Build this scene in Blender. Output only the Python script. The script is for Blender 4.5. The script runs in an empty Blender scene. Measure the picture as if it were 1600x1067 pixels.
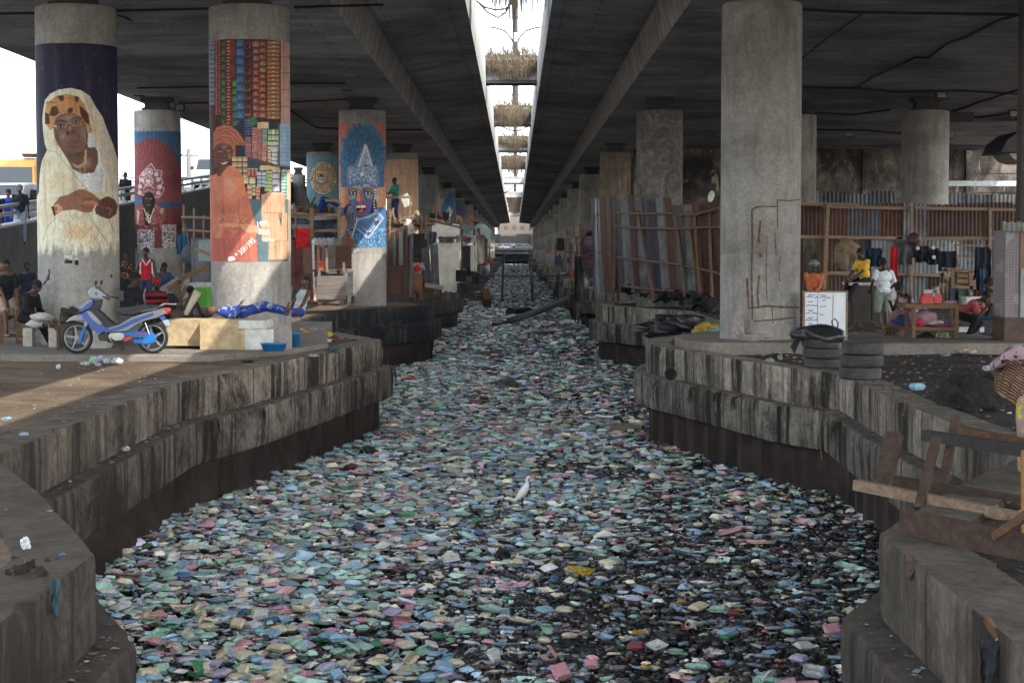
import bpy, bmesh, math, random
import numpy as np
from mathutils import Vector, Matrix, Euler, noise as mnoise
R = math.radians
scene = bpy.context.scene
C = scene.collection
# ---------------------------------------------------------------- camera
F = 2800.0; EYE = 3.9; PITCH = math.atan((533.5 - 389) / F); YAW = math.atan(5 / F)
cam_d = bpy.data.cameras.new('camera'); cam = bpy.data.objects.new('camera', cam_d); C.objects.link(cam)
cam.location = (0, 0, EYE); cam.rotation_euler = (R(90) - PITCH, 0, YAW)
cam_d.sensor_width = 36; cam_d.lens = 36 * F / 1600; cam_d.clip_start = .1; cam_d.clip_end = 4000
scene.camera = cam
# ---------------------------------------------------------------- world, sun, exposure
SUN_EL, SUN_AZ = R(46.5), R(135)      # behind the camera, from the right: it slips through the slot onto the left quay
w = bpy.data.worlds.new('World'); scene.world = w; w.use_nodes = True
nt = w.node_tree; nt.nodes.clear()
sky = nt.nodes.new('ShaderNodeTexSky'); sky.sky_type = 'NISHITA'; sky.sun_disc = False
sky.sun_elevation = SUN_EL; sky.sun_rotation = SUN_AZ; sky.air_density = 1.0; sky.dust_density = 1.2; sky.ozone_density = 1.0
bg = nt.nodes.new('ShaderNodeBackground'); bg.inputs[1].default_value = .12
hsv = nt.nodes.new('ShaderNodeHueSaturation'); hsv.inputs['Saturation'].default_value = .35
wo = nt.nodes.new('ShaderNodeOutputWorld')
nt.links.new(sky.outputs[0], hsv.inputs['Color']); nt.links.new(hsv.outputs[0], bg.inputs[0]); nt.links.new(bg.outputs[0], wo.inputs[0])
sd = bpy.data.lights.new('sun', 'SUN'); sd.energy = 1.05; sd.angle = R(.5); sd.color = (1, .93, .82)
sun = bpy.data.objects.new('sun', sd); C.objects.link(sun)
sdir = Vector((math.sin(SUN_AZ) * math.cos(SUN_EL), math.cos(SUN_AZ) * math.cos(SUN_EL), math.sin(SUN_EL)))
sun.rotation_euler = sdir.to_track_quat('Z', 'Y').to_euler()
scene.view_settings.view_transform = 'Standard'; scene.view_settings.look = 'None'
scene.view_settings.exposure = 2.8; scene.view_settings.gamma = 1
scene.cycles.max_bounces = 7; scene.cycles.diffuse_bounces = 5; scene.cycles.volume_bounces = 0
scene.cycles.use_denoising = True; scene.cycles.sample_clamp_indirect = 6
# ---------------------------------------------------------------- picture <-> world
RC = Euler((R(90) - PITCH, 0, YAW)).to_matrix()
RCi = np.array(RC.inverted())
def at(px, py, Y):
 d = RC @ Vector(((px - 800) / F, (533.5 - py) / F, -1)); t = Y / d.y
 return Vector((d.x * t, Y, EYE + d.z * t))
def on(px, py, z):
 d = RC @ Vector(((px - 800) / F, (533.5 - py) / F, -1)); t = (z - EYE) / d.z
 return Vector((d.x * t, d.y * t, z))
def project(v):
 q = (np.asarray(v, float) - np.array([0, 0, EYE])) @ RCi.T
 return 800 + F * q[:, 0] / -q[:, 2], 533.5 - F * q[:, 1] / -q[:, 2]
def lin(c):
 return tuple(((x / 255) / 12.92 if x / 255 <= .04045 else ((x / 255 + .055) / 1.055) ** 2.4) for x in c[:3])
# ---------------------------------------------------------------- materials
MATS = {}
def _n(nt, t, **kw):
 n = nt.nodes.new(t)
 for k, v in kw.items():
  if k in n.inputs: n.inputs[k].default_value = v
  else: setattr(n, k, v)
 return n
def _pos(nt, scale=(1, 1, 1), obj=False):
 if obj: g = _n(nt, 'ShaderNodeTexCoord'); out = g.outputs['Object']
 else: g = _n(nt, 'ShaderNodeNewGeometry'); out = g.outputs['Position']
 m = _n(nt, 'ShaderNodeMapping'); m.inputs['Scale'].default_value = scale
 nt.links.new(out, m.inputs['Vector']); return m.outputs[0]
def _noise(nt, vec, sc, det=4, ro=.6, dist=0):
 n = _n(nt, 'ShaderNodeTexNoise', Scale=sc, Detail=det, Roughness=ro, Distortion=dist); nt.links.new(vec, n.inputs['Vector']); return n.outputs['Fac']
def _ramp(nt, fac, stops):
 r = _n(nt, 'ShaderNodeValToRGB'); e = r.color_ramp.elements
 while len(e) < len(stops): e.new(.5)
 for i, (p, c) in enumerate(stops):
  e[i].position = p; e[i].color = (c, c, c, 1) if isinstance(c, (int, float)) else (*c, 1)
 nt.links.new(fac, r.inputs['Fac']); return r.outputs['Color']
def _mix(nt, fac, a, b, mode='MIX'):
 m = _n(nt, 'ShaderNodeMix', data_type='RGBA', blend_type=mode)
 for s, v in (('Factor', fac), ('A', a), ('B', b)):
  i = [x for x in m.inputs if x.name == s and (x.type == 'RGBA' or s == 'Factor' and x.type == 'VALUE')][0]
  if isinstance(v, (int, float)): i.default_value = v if s == 'Factor' else (v, v, v, 1)
  elif isinstance(v, tuple): i.default_value = (*v[:3], 1)
  else: nt.links.new(v, i)
 return [o for o in m.outputs if o.type == 'RGBA'][0]
def _new(name):
 m = bpy.data.materials.new(name); m.use_nodes = True; nt = m.node_tree
 return m, nt, nt.nodes['Principled BSDF']
def _bump(nt, b, h, st, dist=.02):
 n = _n(nt, 'ShaderNodeBump', Strength=st, Distance=dist); nt.links.new(h, n.inputs['Height']); nt.links.new(n.outputs[0], b.inputs['Normal'])
def plain(name, col, rough=.75, vary=.25, sc=6, metal=0, bump=.15, spec=.35, obj=False):
 if name in MATS: return MATS[name]
 m, nt, b = _new(name); v = _pos(nt, obj=obj)
 n = _noise(nt, v, sc, 5, .65)
 lo = tuple(c * (1 - vary) for c in col); hi = tuple(min(1, c * (1 + vary)) for c in col)
 c = _ramp(nt, n, [(.3, lo), (.7, hi)])
 nt.links.new(c, b.inputs['Base Color']); b.inputs['Roughness'].default_value = rough; b.inputs['Metallic'].default_value = metal
 b.inputs['Specular IOR Level'].default_value = spec
 if bump: _bump(nt, b, _noise(nt, v, sc * 4, 4), bump)
 MATS[name] = m; return m
def painted(name='painted', rough=.7, spec=.3, vary=.3, sc=9, bump=.15, obj=False, metal=0, dirt=None):
 """colour from the mesh's own Col attribute (the paint of each piece), broken up by noise"""
 if name in MATS: return MATS[name]
 m, nt, b = _new(name); v = _pos(nt, obj=obj)
 a = _n(nt, 'ShaderNodeAttribute', attribute_name='Col')
 n = _noise(nt, v, sc, 5, .65)
 f = _ramp(nt, n, [(.3, 1 - vary), (.7, 1.0)])
 c = _mix(nt, 1.0, a.outputs['Color'], f, 'MULTIPLY')
 if dirt:
  d = _ramp(nt, _noise(nt, v, sc * .45, 6, .7), [(.45, 0.0), (.68, 1.0)])
  c = _mix(nt, _ramp(nt, d, [(0, 0.0), (1, dirt[1])]), c, dirt[0])
 nt.links.new(c, b.inputs['Base Color']); b.inputs['Roughness'].default_value = rough; b.inputs['Metallic'].default_value = metal
 b.inputs['Specular IOR Level'].default_value = spec
 if bump: _bump(nt, b, _noise(nt, v, sc * 4, 4), bump)
 MATS[name] = m; return m
def concrete_nodes(nt, base, dark=.35, streak=.5, stain=(.06, .045, .035), sc=1.0, panel=0):
 v = _pos(nt); vs = _pos(nt, (2.4, 2.4, .35))
 big = _ramp(nt, _noise(nt, v, .7 * sc, 6, .7, .4), [(.3, 0.0), (.68, 1.0)])
 fine = _ramp(nt, _noise(nt, v, 14 * sc, 6, .75), [(.25, .62), (.7, 1.12)])
 st = _ramp(nt, _noise(nt, vs, 1.6 * sc, 7, .72, .3), [(.46, 0.0), (.66, 1.0)])
 col = _mix(nt, big, tuple(c * (1 - dark) for c in base), tuple(c * 1.12 for c in base))
 col = _mix(nt, 1.0, col, fine, 'MULTIPLY')
 col = _mix(nt, _ramp(nt, st, [(0, 0.0), (1, streak)]), col, stain)
 pits = _ramp(nt, _noise(nt, v, 30, 3, .5), [(.28, .5), (.36, 1.0)])
 col = _mix(nt, 1.0, col, pits, 'MULTIPLY')
 return col, _noise(nt, v, 22, 6, .7)
def concrete(name, base, **kw):
 if name in MATS: return MATS[name]
 m, nt, b = _new(name)
 col, h = concrete_nodes(nt, base, **kw)
 nt.links.new(col, b.inputs['Base Color']); b.inputs['Roughness'].default_value = .92; b.inputs['Specular IOR Level'].default_value = .12
 _bump(nt, b, h, .5, .015); MATS[name] = m; return m
def wood(name, col, sc=1.0, axis=0, dark=.55):
 if name in MATS: return MATS[name]
 m, nt, b = _new(name); s = [18, 18, 18]; s[axis] = 1.2
 v = _pos(nt, tuple(s), obj=True)
 n = _noise(nt, v, sc, 6, .7, .6)
 c = _ramp(nt, n, [(.28, tuple(x * (1 - dark) for x in col)), (.72, tuple(min(1, x * 1.25) for x in col))])
 nt.links.new(c, b.inputs['Base Color']); b.inputs['Roughness'].default_value = .85; b.inputs['Specular IOR Level'].default_value = .12
 _bump(nt, b, n, .35, .01); MATS[name] = m; return m
# ---------------------------------------------------------------- mesh builder
class MB:
 def __init__(s): s.v = []; s.f = []; s.c = []; s.sm = []
 def add(s, vs, fs, col=None, sm=False):
  o = len(s.v); s.v += [tuple(x) for x in vs]
  for f in fs: s.f.append(tuple(i + o for i in f)); s.c.append(col); s.sm.append(sm)
  return s
 def box(s, c, d, rot=None, col=None, taper=1.0):
  c = Vector(c); M = rot.to_matrix() if isinstance(rot, Euler) else (Euler(rot).to_matrix() if rot is not None else Matrix.Identity(3))
  vs = []
  for z in (-.5, .5):
   t = taper if z > 0 else 1
   for x, y in ((-.5, -.5), (.5, -.5), (.5, .5), (-.5, .5)): vs.append(c + M @ Vector((x * d[0] * t, y * d[1] * t, z * d[2])))
  return s.add(vs, [(3, 2, 1, 0), (4, 5, 6, 7), (0, 1, 5, 4), (1, 2, 6, 5), (2, 3, 7, 6), (3, 0, 4, 7)], col)
 def bar(s, p0, p1, w, h=None, col=None, jit=0):
  """square section bar from p0 to p1"""
  p0, p1 = Vector(p0), Vector(p1); h = h or w; d = (p1 - p0); L = d.length; d.normalize()
  q = d.to_track_quat('X', 'Z').to_matrix()
  vs = []
  for x in (0, L):
   k = 1 + random.uniform(-jit, jit)
   for y, z in ((-.5, -.5), (.5, -.5), (.5, .5), (-.5, .5)): vs.append(p0 + q @ Vector((x, y * w * k, z * h * k)))
  return s.add(vs, [(3, 2, 1, 0), (4, 5, 6, 7), (0, 1, 5, 4), (1, 2, 6, 5), (2, 3, 7, 6), (3, 0, 4, 7)], col)
 def tube(s, pts, r, n=8, col=None, cap=True, sm=True):
  pts = [Vector(p) for p in pts]; N = len(pts); vs = []
  rs = r if isinstance(r, (list, tuple)) else [r] * N
  up = Vector((0, 0, 1))
  for i, p in enumerate(pts):
   t = (pts[min(i + 1, N - 1)] - pts[max(i - 1, 0)]).normalized()
   if abs(t.z) > .95: up = Vector((0, 1, 0))
   else: up = Vector((0, 0, 1))
   a = t.cross(up).normalized(); b = a.cross(t)
   if i and a.dot(pa) < 0: a, b = -a, -b
   pa = a
   for k in range(n):
    g = 2 * math.pi * k / n; vs.append(p + (a * math.cos(g) + b * math.sin(g)) * rs[i])
  fs = [(i * n + k, i * n + (k + 1) % n, (i + 1) * n + (k + 1) % n, (i + 1) * n + k) for i in range(N - 1) for k in range(n)]
  s.add(vs, fs, col, sm)
  if cap: s.add(vs[:n], [tuple(range(n))[::-1]], col); s.add(vs[-n:], [tuple(range(n))], col)
  return s
 def lathe(s, prof, c=(0, 0, 0), n=20, col=None, M=None, sm=True):
  c = Vector(c); vs = []
  for r, z in prof:
   for k in range(n):
    g = 2 * math.pi * k / n; p = Vector((r * math.cos(g), r * math.sin(g), z)); vs.append(c + (M @ p if M else p))
  m = len(prof); fs = [(i * n + k, i * n + (k + 1) % n, (i + 1) * n + (k + 1) % n, (i + 1) * n + k) for i in range(m - 1) for k in range(n)]
  s.add(vs, fs, col, sm); s.add(vs[:n], [tuple(range(n))[::-1]], col); s.add(vs[-n:], [tuple(range(n))], col)
  return s
 def ell(s, c, r, rot=None, nu=14, nv=9, col=None, rough=0, seed=0, sm=True):
  c = Vector(c); M = Euler(rot).to_matrix() if rot is not None else Matrix.Identity(3); vs = []
  for j in range(1, nv):
   ph = math.pi * j / nv
   for i in range(nu):
    g = 2 * math.pi * i / nu; p = Vector((math.sin(ph) * math.cos(g), math.sin(ph) * math.sin(g), math.cos(ph)))
    k = 1 + rough * mnoise.noise(p * 2.3 + Vector((seed, seed * .7, 0))) if rough else 1
    vs.append(c + M @ Vector((p.x * r[0] * k, p.y * r[1] * k, p.z * r[2] * k)))
  vs += [c + M @ Vector((0, 0, r[2])), c + M @ Vector((0, 0, -r[2]))]
  m = len(vs); fs = [(j * nu + i, (j + 1) * nu + i, (j + 1) * nu + (i + 1) % nu, j * nu + (i + 1) % nu) for j in range(nv - 2) for i in range(nu)]
  fs += [(m - 2, i, (i + 1) % nu) for i in range(nu)] + [(m - 1, (nv - 2) * nu + (i + 1) % nu, (nv - 2) * nu + i) for i in range(nu)]
  return s.add(vs, fs, col, sm)
 def side(s, pts, y0, y1, col=None, bulge=0, M=None):
  """outline in xz extruded along y, edges rounded inwards by bulge"""
  n = len(pts); cx = sum(p[0] for p in pts) / n; cz = sum(p[1] for p in pts) / n
  lay = [(y0, 1)] if not bulge else [(y0, 1 - bulge), (y0 + (y1 - y0) * .2, 1)]
  lay += [(y1, 1)] if not bulge else [(y1 - (y1 - y0) * .2, 1), (y1, 1 - bulge)]
  vs = []
  for y, k in lay: vs += [Vector((cx + (p[0] - cx) * k, y, cz + (p[1] - cz) * k)) for p in pts]
  fs = [(j * n + i, j * n + (i + 1) % n, (j + 1) * n + (i + 1) % n, (j + 1) * n + i) for j in range(len(lay) - 1) for i in range(n)]
  fs += [tuple(range(n))[::-1], tuple(range((len(lay) - 1) * n, len(lay) * n))]
  if M: vs = [M @ v for v in vs]
  return s.add(vs, fs, col)
 def grid(s, fn, nu, nv, col=None, closed_u=False, sm=True):
  vs = [fn(i / nu, j / nv) for j in range(nv + 1) for i in range(nu + 1)]
  fs = [(j * (nu + 1) + i, j * (nu + 1) + i + 1, (j + 1) * (nu + 1) + i + 1, (j + 1) * (nu + 1) + i) for j in range(nv) for i in range(nu)]
  cc = col
  return s.add(vs, fs, cc, sm)
 def build(s, name, mat, parent=None, off=None):
  me = bpy.data.meshes.new(name)
  vs = s.v if off is None else [(x - off[0], y - off[1], z - off[2]) for x, y, z in s.v]
  me.from_pydata(vs, [], s.f); me.polygons.foreach_set('use_smooth', s.sm)
  if any(c is not None for c in s.c):
   at_ = me.attributes.new('Col', 'FLOAT_COLOR', 'FACE')
   at_.data.foreach_set('color', [x for c in s.c for x in ((*c[:3], 1) if c else (.5, .5, .5, 1))])
  me.update()
  if mat: me.materials.append(mat)
  o = bpy.data.objects.new(name, me); C.objects.link(o)
  if parent: o.parent = parent
  return o
def tag(o, label=None, cat=None, group=None, kind=None):
 if label: o['label'] = label
 if cat: o['category'] = cat
 if group: o['group'] = group
 if kind: o['kind'] = kind
 return o
def thing(name, label, cat, loc=(0, 0, 0), rz=0, group=None, rot=None):
 o = bpy.data.objects.new(name, None); C.objects.link(o); o.location = loc; o.rotation_euler = rot or (0, 0, rz)
 o.empty_display_size = .1
 return tag(o, label, cat, group)
def solo(mb, name, mat, label, cat, group=None, kind=None):
 """one thing that is one mesh, written in world coordinates; its origin goes to its base"""
 v = np.array(mb.v); off = (float(v[:, 0].mean()), float(v[:, 1].mean()), float(v[:, 2].min()))
 o = mb.build(name, mat, off=off); o.location = off
 return tag(o, label, cat, group, kind)
def part(mb, name, mat, root):
 """part written in world coordinates under a root that only has a location"""
 l = root.location
 p = root
 off = [l[0], l[1], l[2]]
 while p.parent: p = p.parent; off = [off[i] + p.location[i] for i in range(3)]
 return mb.build(name, mat, root, off=off)
def copy_tree(o, parent=None):
 c = o.copy(); C.objects.link(c); c.parent = parent
 for ch in list(o.children): copy_tree(ch, c)
 return c
rnd = random.Random(7); nr = np.random.RandomState(11)
# common stuff
M_wood = wood('weathered_wood', (.20, .125, .075)); M_woodp = wood('pale_wood', (.27, .19, .13)); M_woodd = wood('dark_wood', (.11, .065, .04))
M_paint = painted()
M_fabric = painted('fabric', rough=.95, spec=.1, vary=.25, sc=20, bump=.3)
M_black = plain('black_rubber', (.018, .018, .02), .7)
M_dark = plain('dark_steel', (.03, .03, .032), .6)
M_wire = plain('wire', (.012, .012, .013), .6, bump=0)
M_rust = plain('rusty_steel', (.10, .055, .035), .85, .5, 5)
M_plastic = painted('plastic', rough=.35, spec=.5, vary=.12, sc=4, bump=0, obj=True)
# ================================================================ GROUND AND WATER
QZ = 2.0
def ground_mat():
 m, nt, b = _new('packed_dirt'); v = _pos(nt)
 col = _ramp(nt, _noise(nt, v, .55, 7, .7, .6), [(.32, (.075, .055, .042)), (.5, (.16, .115, .08)), (.7, (.27, .20, .14))])
 f = _ramp(nt, _noise(nt, v, 9, 7, .8), [(.3, .55), (.7, 1.15)])
 spk = _ramp(nt, _noise(nt, v, 55, 2, .5), [(.64, 0.0), (.70, .6)])
 col = _mix(nt, 1.0, col, f, 'MULTIPLY'); col = _mix(nt, spk, col, (.38, .34, .28))
 nt.links.new(col, b.inputs['Base Color']); b.inputs['Roughness'].default_value = .95; b.inputs['Specular IOR Level'].default_value = .1
 _bump(nt, b, _noise(nt, v, 12, 8, .8), .9, .04); return m
def dirty_mat():
 m, nt, b = _new('oily_rubbish_dirt'); v = _pos(nt)
 col = _ramp(nt, _noise(nt, v, .8, 7, .7, .6), [(.32, (.02, .017, .015)), (.52, (.055, .045, .038)), (.7, (.12, .10, .085))])
 f = _ramp(nt, _noise(nt, v, 14, 7, .8), [(.3, .45), (.7, 1.3)])
 spk = _ramp(nt, _noise(nt, v, 34, 2, .5), [(.66, 0.0), (.70, .8)])
 col = _mix(nt, 1.0, col, f, 'MULTIPLY'); col = _mix(nt, spk, col, (.30, .29, .27))
 nt.links.new(col, b.inputs['Base Color']); b.inputs['Roughness'].default_value = .9; b.inputs['Specular IOR Level'].default_value = .15
 _bump(nt, b, _noise(nt, v, 11, 8, .8), 1.0, .05); return m
M_ground = ground_mat(); M_dirty = dirty_mat()
# canal outline: distance of the wall face from the canal axis, by world Y (period 26 m)
def wall_pts(side):
 s = -1 if side < 0 else 1
 if s < 0:
  base = [(2.60, 4), (2.62, 11.1), (3.75, 14.0), (4.78, 16.3), (4.80, 20), (4.80, 25.4), (4.2, 28.2), (2.86, 36.9), (2.80, 37.6), (4.1, 41), (5.3, 46), (5.4, 55.5), (2.95, 60.2), (2.83, 63.5), (4.6, 67), (4.8, 71)]
 else:
  base = [(2.38, 4), (2.44, 11.9), (3.5, 14.2), (4.75, 16.6), (4.78, 22.8), (4.95, 27.4), (4.35, 28.6), (2.75, 35.0), (2.62, 36.0), (2.9, 38.2), (4.5, 41.5), (5.0, 46), (5.0, 55), (2.95, 60.3), (2.83, 63), (4.5, 67), (4.8, 71)]
 for k in range(0, 13):
  y = 89 + 26 * k
  w = 3.1 + .25 * math.sin(k * 2.1 + s)
  base += [(4.8, y - 8), (w, y - 2), (w - .1, y), (4.5, y + 3.5)]
 base += [(4.8, 425), (4.8, 446)]
 return [(s * a, b) for a, b in base]
def resample(pts, fn):
 out = [Vector((*pts[0], 0))]
 for a, b in zip(pts[:-1], pts[1:]):
  a, b = Vector((*a, 0)), Vector((*b, 0)); L = (b - a).length; st = fn(a.y); n = max(1, int(L / st))
  out += [a.lerp(b, (i + 1) / n) for i in range(n)]
 return out
# quay ground: sheets whose canal edge follows the wall
def ground_sheet(side, z):
 pts = resample(wall_pts(side), lambda y: .8 if y < 75 else 4); mb = MB(); s = -1 if side < 0 else 1
 cols = [.3, .7, 1.2, 1.8, 2.5, 3.3, 4.2, 5.5, 7, 9, 12, 16, 24, 40, 90, 300]
 vs = []
 for p in pts:
  for j, c in enumerate(cols):
   x = p.x + s * c if c < 24 else s * (c + 5)
   amp = 0 if j == 0 else (.05 if s > 0 else .012)
   zz = z + amp * (mnoise.noise(Vector((x * .9, p.y * .9, 0))) + .6 * mnoise.noise(Vector((x * 3, p.y * 3, 5))))
   if c >= 24: zz = z - .3 * (j > 12)
   vs.append((x, p.y, zz))
 m = len(cols); fs = []
 for i in range(len(pts) - 1):
  for j in range(m - 1):
   f = (i * m + j, i * m + j + 1, (i + 1) * m + j + 1, (i + 1) * m + j); fs.append(f[::-1] if s < 0 else f)
 mb.add(vs, fs, None, True); return mb
g = ground_sheet(-1, QZ - .03).build('ground', M_ground); tag(g, kind='structure')
g = ground_sheet(1, QZ - .05).build('ground', M_dirty); tag(g, kind='structure')
mb = MB(); mb.add([(-335, 446, QZ - .05), (335, 446, QZ - .05), (335, 765, 0), (-335, 765, 0)], [(0, 1, 2, 3)]); mb.add([(-335, -80, -.6), (335, -80, -.6), (335, 470, -.6), (-335, 470, -.6)], [(0, 1, 2, 3)])
tag(mb.build('terrain', M_ground), kind='structure')
def water_mat():
 m, nt, b = _new('black_canal_water'); v = _pos(nt)
 b.inputs['Base Color'].default_value = (.012, .013, .012, 1); b.inputs['Roughness'].default_value = .12
 _bump(nt, b, _noise(nt, v, 7, 5, .7), .25, .03); return m
mb = MB(); mb.add([(-6.5, 3, -.03), (6.5, 3, -.03), (6.5, 447, -.03), (-6.5, 447, -.03)], [(0, 1, 2, 3)])
tag(mb.build('canal_water', water_mat()), kind='structure')
# ================================================================ CANAL WALLS
def wall_mat(name, base, dark, streak, stain, gr=.95, black=1):
 m, nt, b = _new(name); v = _pos(nt); sx = _n(nt, 'ShaderNodeSeparateXYZ'); nt.links.new(v, sx.inputs[0])
 mott = _noise(nt, v, 1.3, 8, .75); col = _ramp(nt, mott, [(.35, tuple(c * .55 for c in base)), (.62, tuple(c * 1.15 for c in base))])
 pan = _ramp(nt, _noise(nt, _pos(nt, (.42, .42, .02)), 1.0, 1, .3), [(.42, .72), (.46, .92), (.54, .94), (.57, 1.15)]); col = _mix(nt, 1.0, col, pan, 'MULTIPLY')
 body = col
 st = _ramp(nt, _noise(nt, _pos(nt, (5, 5, .10)), 1.0, 5, .7), [(.49, 0.0), (.62, .6)]); col = _mix(nt, st, col, stain)
 wide = _ramp(nt, _noise(nt, _pos(nt, (1.1, 1.1, .09)), 1.3, 6, .72), [(.50, 0.0), (.58, .93)]); col = _mix(nt, wide, col, (.018, .015, .013))
 pale = _ramp(nt, _noise(nt, _pos(nt, (7, 7, .2)), 1.0, 4, .7), [(.62, 0.0), (.70, .5)]); col = _mix(nt, pale, col, tuple(min(1, c * 1.5) for c in base))
 wv = _n(nt, 'ShaderNodeTexWave'); wv.bands_direction = 'Y'; wv.inputs['Scale'].default_value = .21; wv.inputs['Distortion'].default_value = 0; nt.links.new(v, wv.inputs['Vector']); jn = _ramp(nt, wv.outputs['Fac'], [(0, .25), (.006, 1.0)]); col = _mix(nt, 1.0, col, jn, 'MULTIPLY')
 grime = _ramp(nt, _noise(nt, v, .8, 9, .8, .4), [(.40, gr), (.54, .0)]); col = _mix(nt, grime, col, (.032, .025, .02))
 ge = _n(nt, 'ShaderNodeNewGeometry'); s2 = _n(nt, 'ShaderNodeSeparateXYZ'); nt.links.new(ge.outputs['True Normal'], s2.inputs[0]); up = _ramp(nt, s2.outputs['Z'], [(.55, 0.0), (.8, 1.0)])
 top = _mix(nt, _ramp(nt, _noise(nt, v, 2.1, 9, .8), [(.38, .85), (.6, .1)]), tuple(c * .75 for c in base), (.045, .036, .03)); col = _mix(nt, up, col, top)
 spk = _ramp(nt, _noise(nt, v, 9, 8, .85), [(.33, .45), (.6, 1.12)]); col = _mix(nt, 1.0, col, spk, 'MULTIPLY')
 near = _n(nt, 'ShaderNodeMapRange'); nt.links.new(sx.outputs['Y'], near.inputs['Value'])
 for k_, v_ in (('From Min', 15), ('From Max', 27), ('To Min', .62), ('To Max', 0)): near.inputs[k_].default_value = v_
 col = _mix(nt, near.outputs[0], col, (.048, .037, .03))  # brown dirt tone plus foreground dimness put into the colour towards the camera
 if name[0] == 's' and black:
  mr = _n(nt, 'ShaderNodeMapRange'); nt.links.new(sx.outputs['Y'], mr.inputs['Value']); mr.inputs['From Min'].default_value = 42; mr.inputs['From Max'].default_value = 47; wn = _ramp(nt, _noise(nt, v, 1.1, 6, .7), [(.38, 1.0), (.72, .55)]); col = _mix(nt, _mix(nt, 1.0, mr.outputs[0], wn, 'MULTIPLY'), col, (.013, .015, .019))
 nt.links.new(col, b.inputs['Base Color']); b.inputs['Roughness'].default_value = .9; b.inputs['Specular IOR Level'].default_value = .2
 _bump(nt, b, _noise(nt, v, 7, 9, .8), 1.0, .05); return m
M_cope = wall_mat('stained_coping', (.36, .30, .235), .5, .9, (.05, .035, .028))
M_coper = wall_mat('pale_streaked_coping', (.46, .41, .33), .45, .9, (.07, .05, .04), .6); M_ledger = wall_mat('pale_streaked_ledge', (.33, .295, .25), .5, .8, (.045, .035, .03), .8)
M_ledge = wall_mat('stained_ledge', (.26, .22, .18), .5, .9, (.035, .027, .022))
M_pile = plain('sheet_piling', (.034, .023, .018), .8, .8, 1.5, bump=.5)
def wall(side):
 s = -1 if side < 0 else 1
 pts = resample(wall_pts(side), lambda y: .11 if y < 45 else (.3 if y < 90 else 1.5)); N = len(pts)
 nrm = []
 for i in range(N):
  t = (pts[min(i + 1, N - 1)] - pts[max(i - 1, 0)]).normalized(); nrm.append(Vector((t.y * -s, t.x * s, 0)) if True else None)
 L = [0]
 for a, b in zip(pts[:-1], pts[1:]): L.append(L[-1] + (b - a).length)
 def strip(prof, name, mat, amp, corr=False):
  mb = MB(); vs = []; m = len(prof)
  for i, p in enumerate(pts):
   seg = int(L[i] / 3.1)
   e = amp * .5 * math.sin(seg * 12.9898 + s) * .6
   near = p.y < 90
   for j, (o, z) in enumerate(prof):
    q = Vector((L[i] * 1.3, z * 2.2, s * 7 + len(name)))
    n_ = mnoise.noise(q) * .6 + mnoise.noise(q * 4.1) * .35
    edge = 1.0
    oo = o + (amp * n_ + e if 0 < j < m - 1 else 0)
    if 0 < j < 6 and near: oo -= max(0, mnoise.noise(q * 2.3 + Vector((9, 0, 0))) - .25) * .22
    zz = z + (amp * .5 * n_ if 0 < j < m - 1 else 0)
    if corr: oo += -.13 * (1 if (L[i] % .84) < .42 else 0)
    g = p + nrm[i] * oo; vs.append((g.x, g.y, zz))
  fs = []
  for i in range(N - 1):
   for j in range(m - 1):
    f = (i * m + j, (i + 1) * m + j, (i + 1) * m + j + 1, i * m + j + 1); fs.append(f if s < 0 else f[::-1])
  mb.add(vs, fs, None, True); o = mb.build(name, mat, root); o.data.set_sharp_from_angle(angle=R(38)); return o
 nm = 'left' if s < 0 else 'right'
 root = thing('canal_wall', ('soot streaked concrete canal wall under the mural columns, two stepped tiers over dark piling' if s < 0 else
                 'pale streaked concrete canal wall on the fence and tyre side, two stepped tiers over dark piling'), 'canal wall')
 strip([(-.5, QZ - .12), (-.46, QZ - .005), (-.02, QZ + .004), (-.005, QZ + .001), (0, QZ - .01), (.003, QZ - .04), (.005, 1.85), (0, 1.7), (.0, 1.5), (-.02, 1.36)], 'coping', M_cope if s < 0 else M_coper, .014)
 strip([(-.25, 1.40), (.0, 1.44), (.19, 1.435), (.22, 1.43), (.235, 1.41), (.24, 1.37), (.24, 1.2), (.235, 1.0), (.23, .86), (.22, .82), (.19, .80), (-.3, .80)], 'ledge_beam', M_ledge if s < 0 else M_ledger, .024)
 strip([(-.06, .9), (-.06, .55), (-.06, .2), (-.06, -.4)], 'piling', M_pile, .01, True)
 return root
wall(-1); wall(1)
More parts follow.
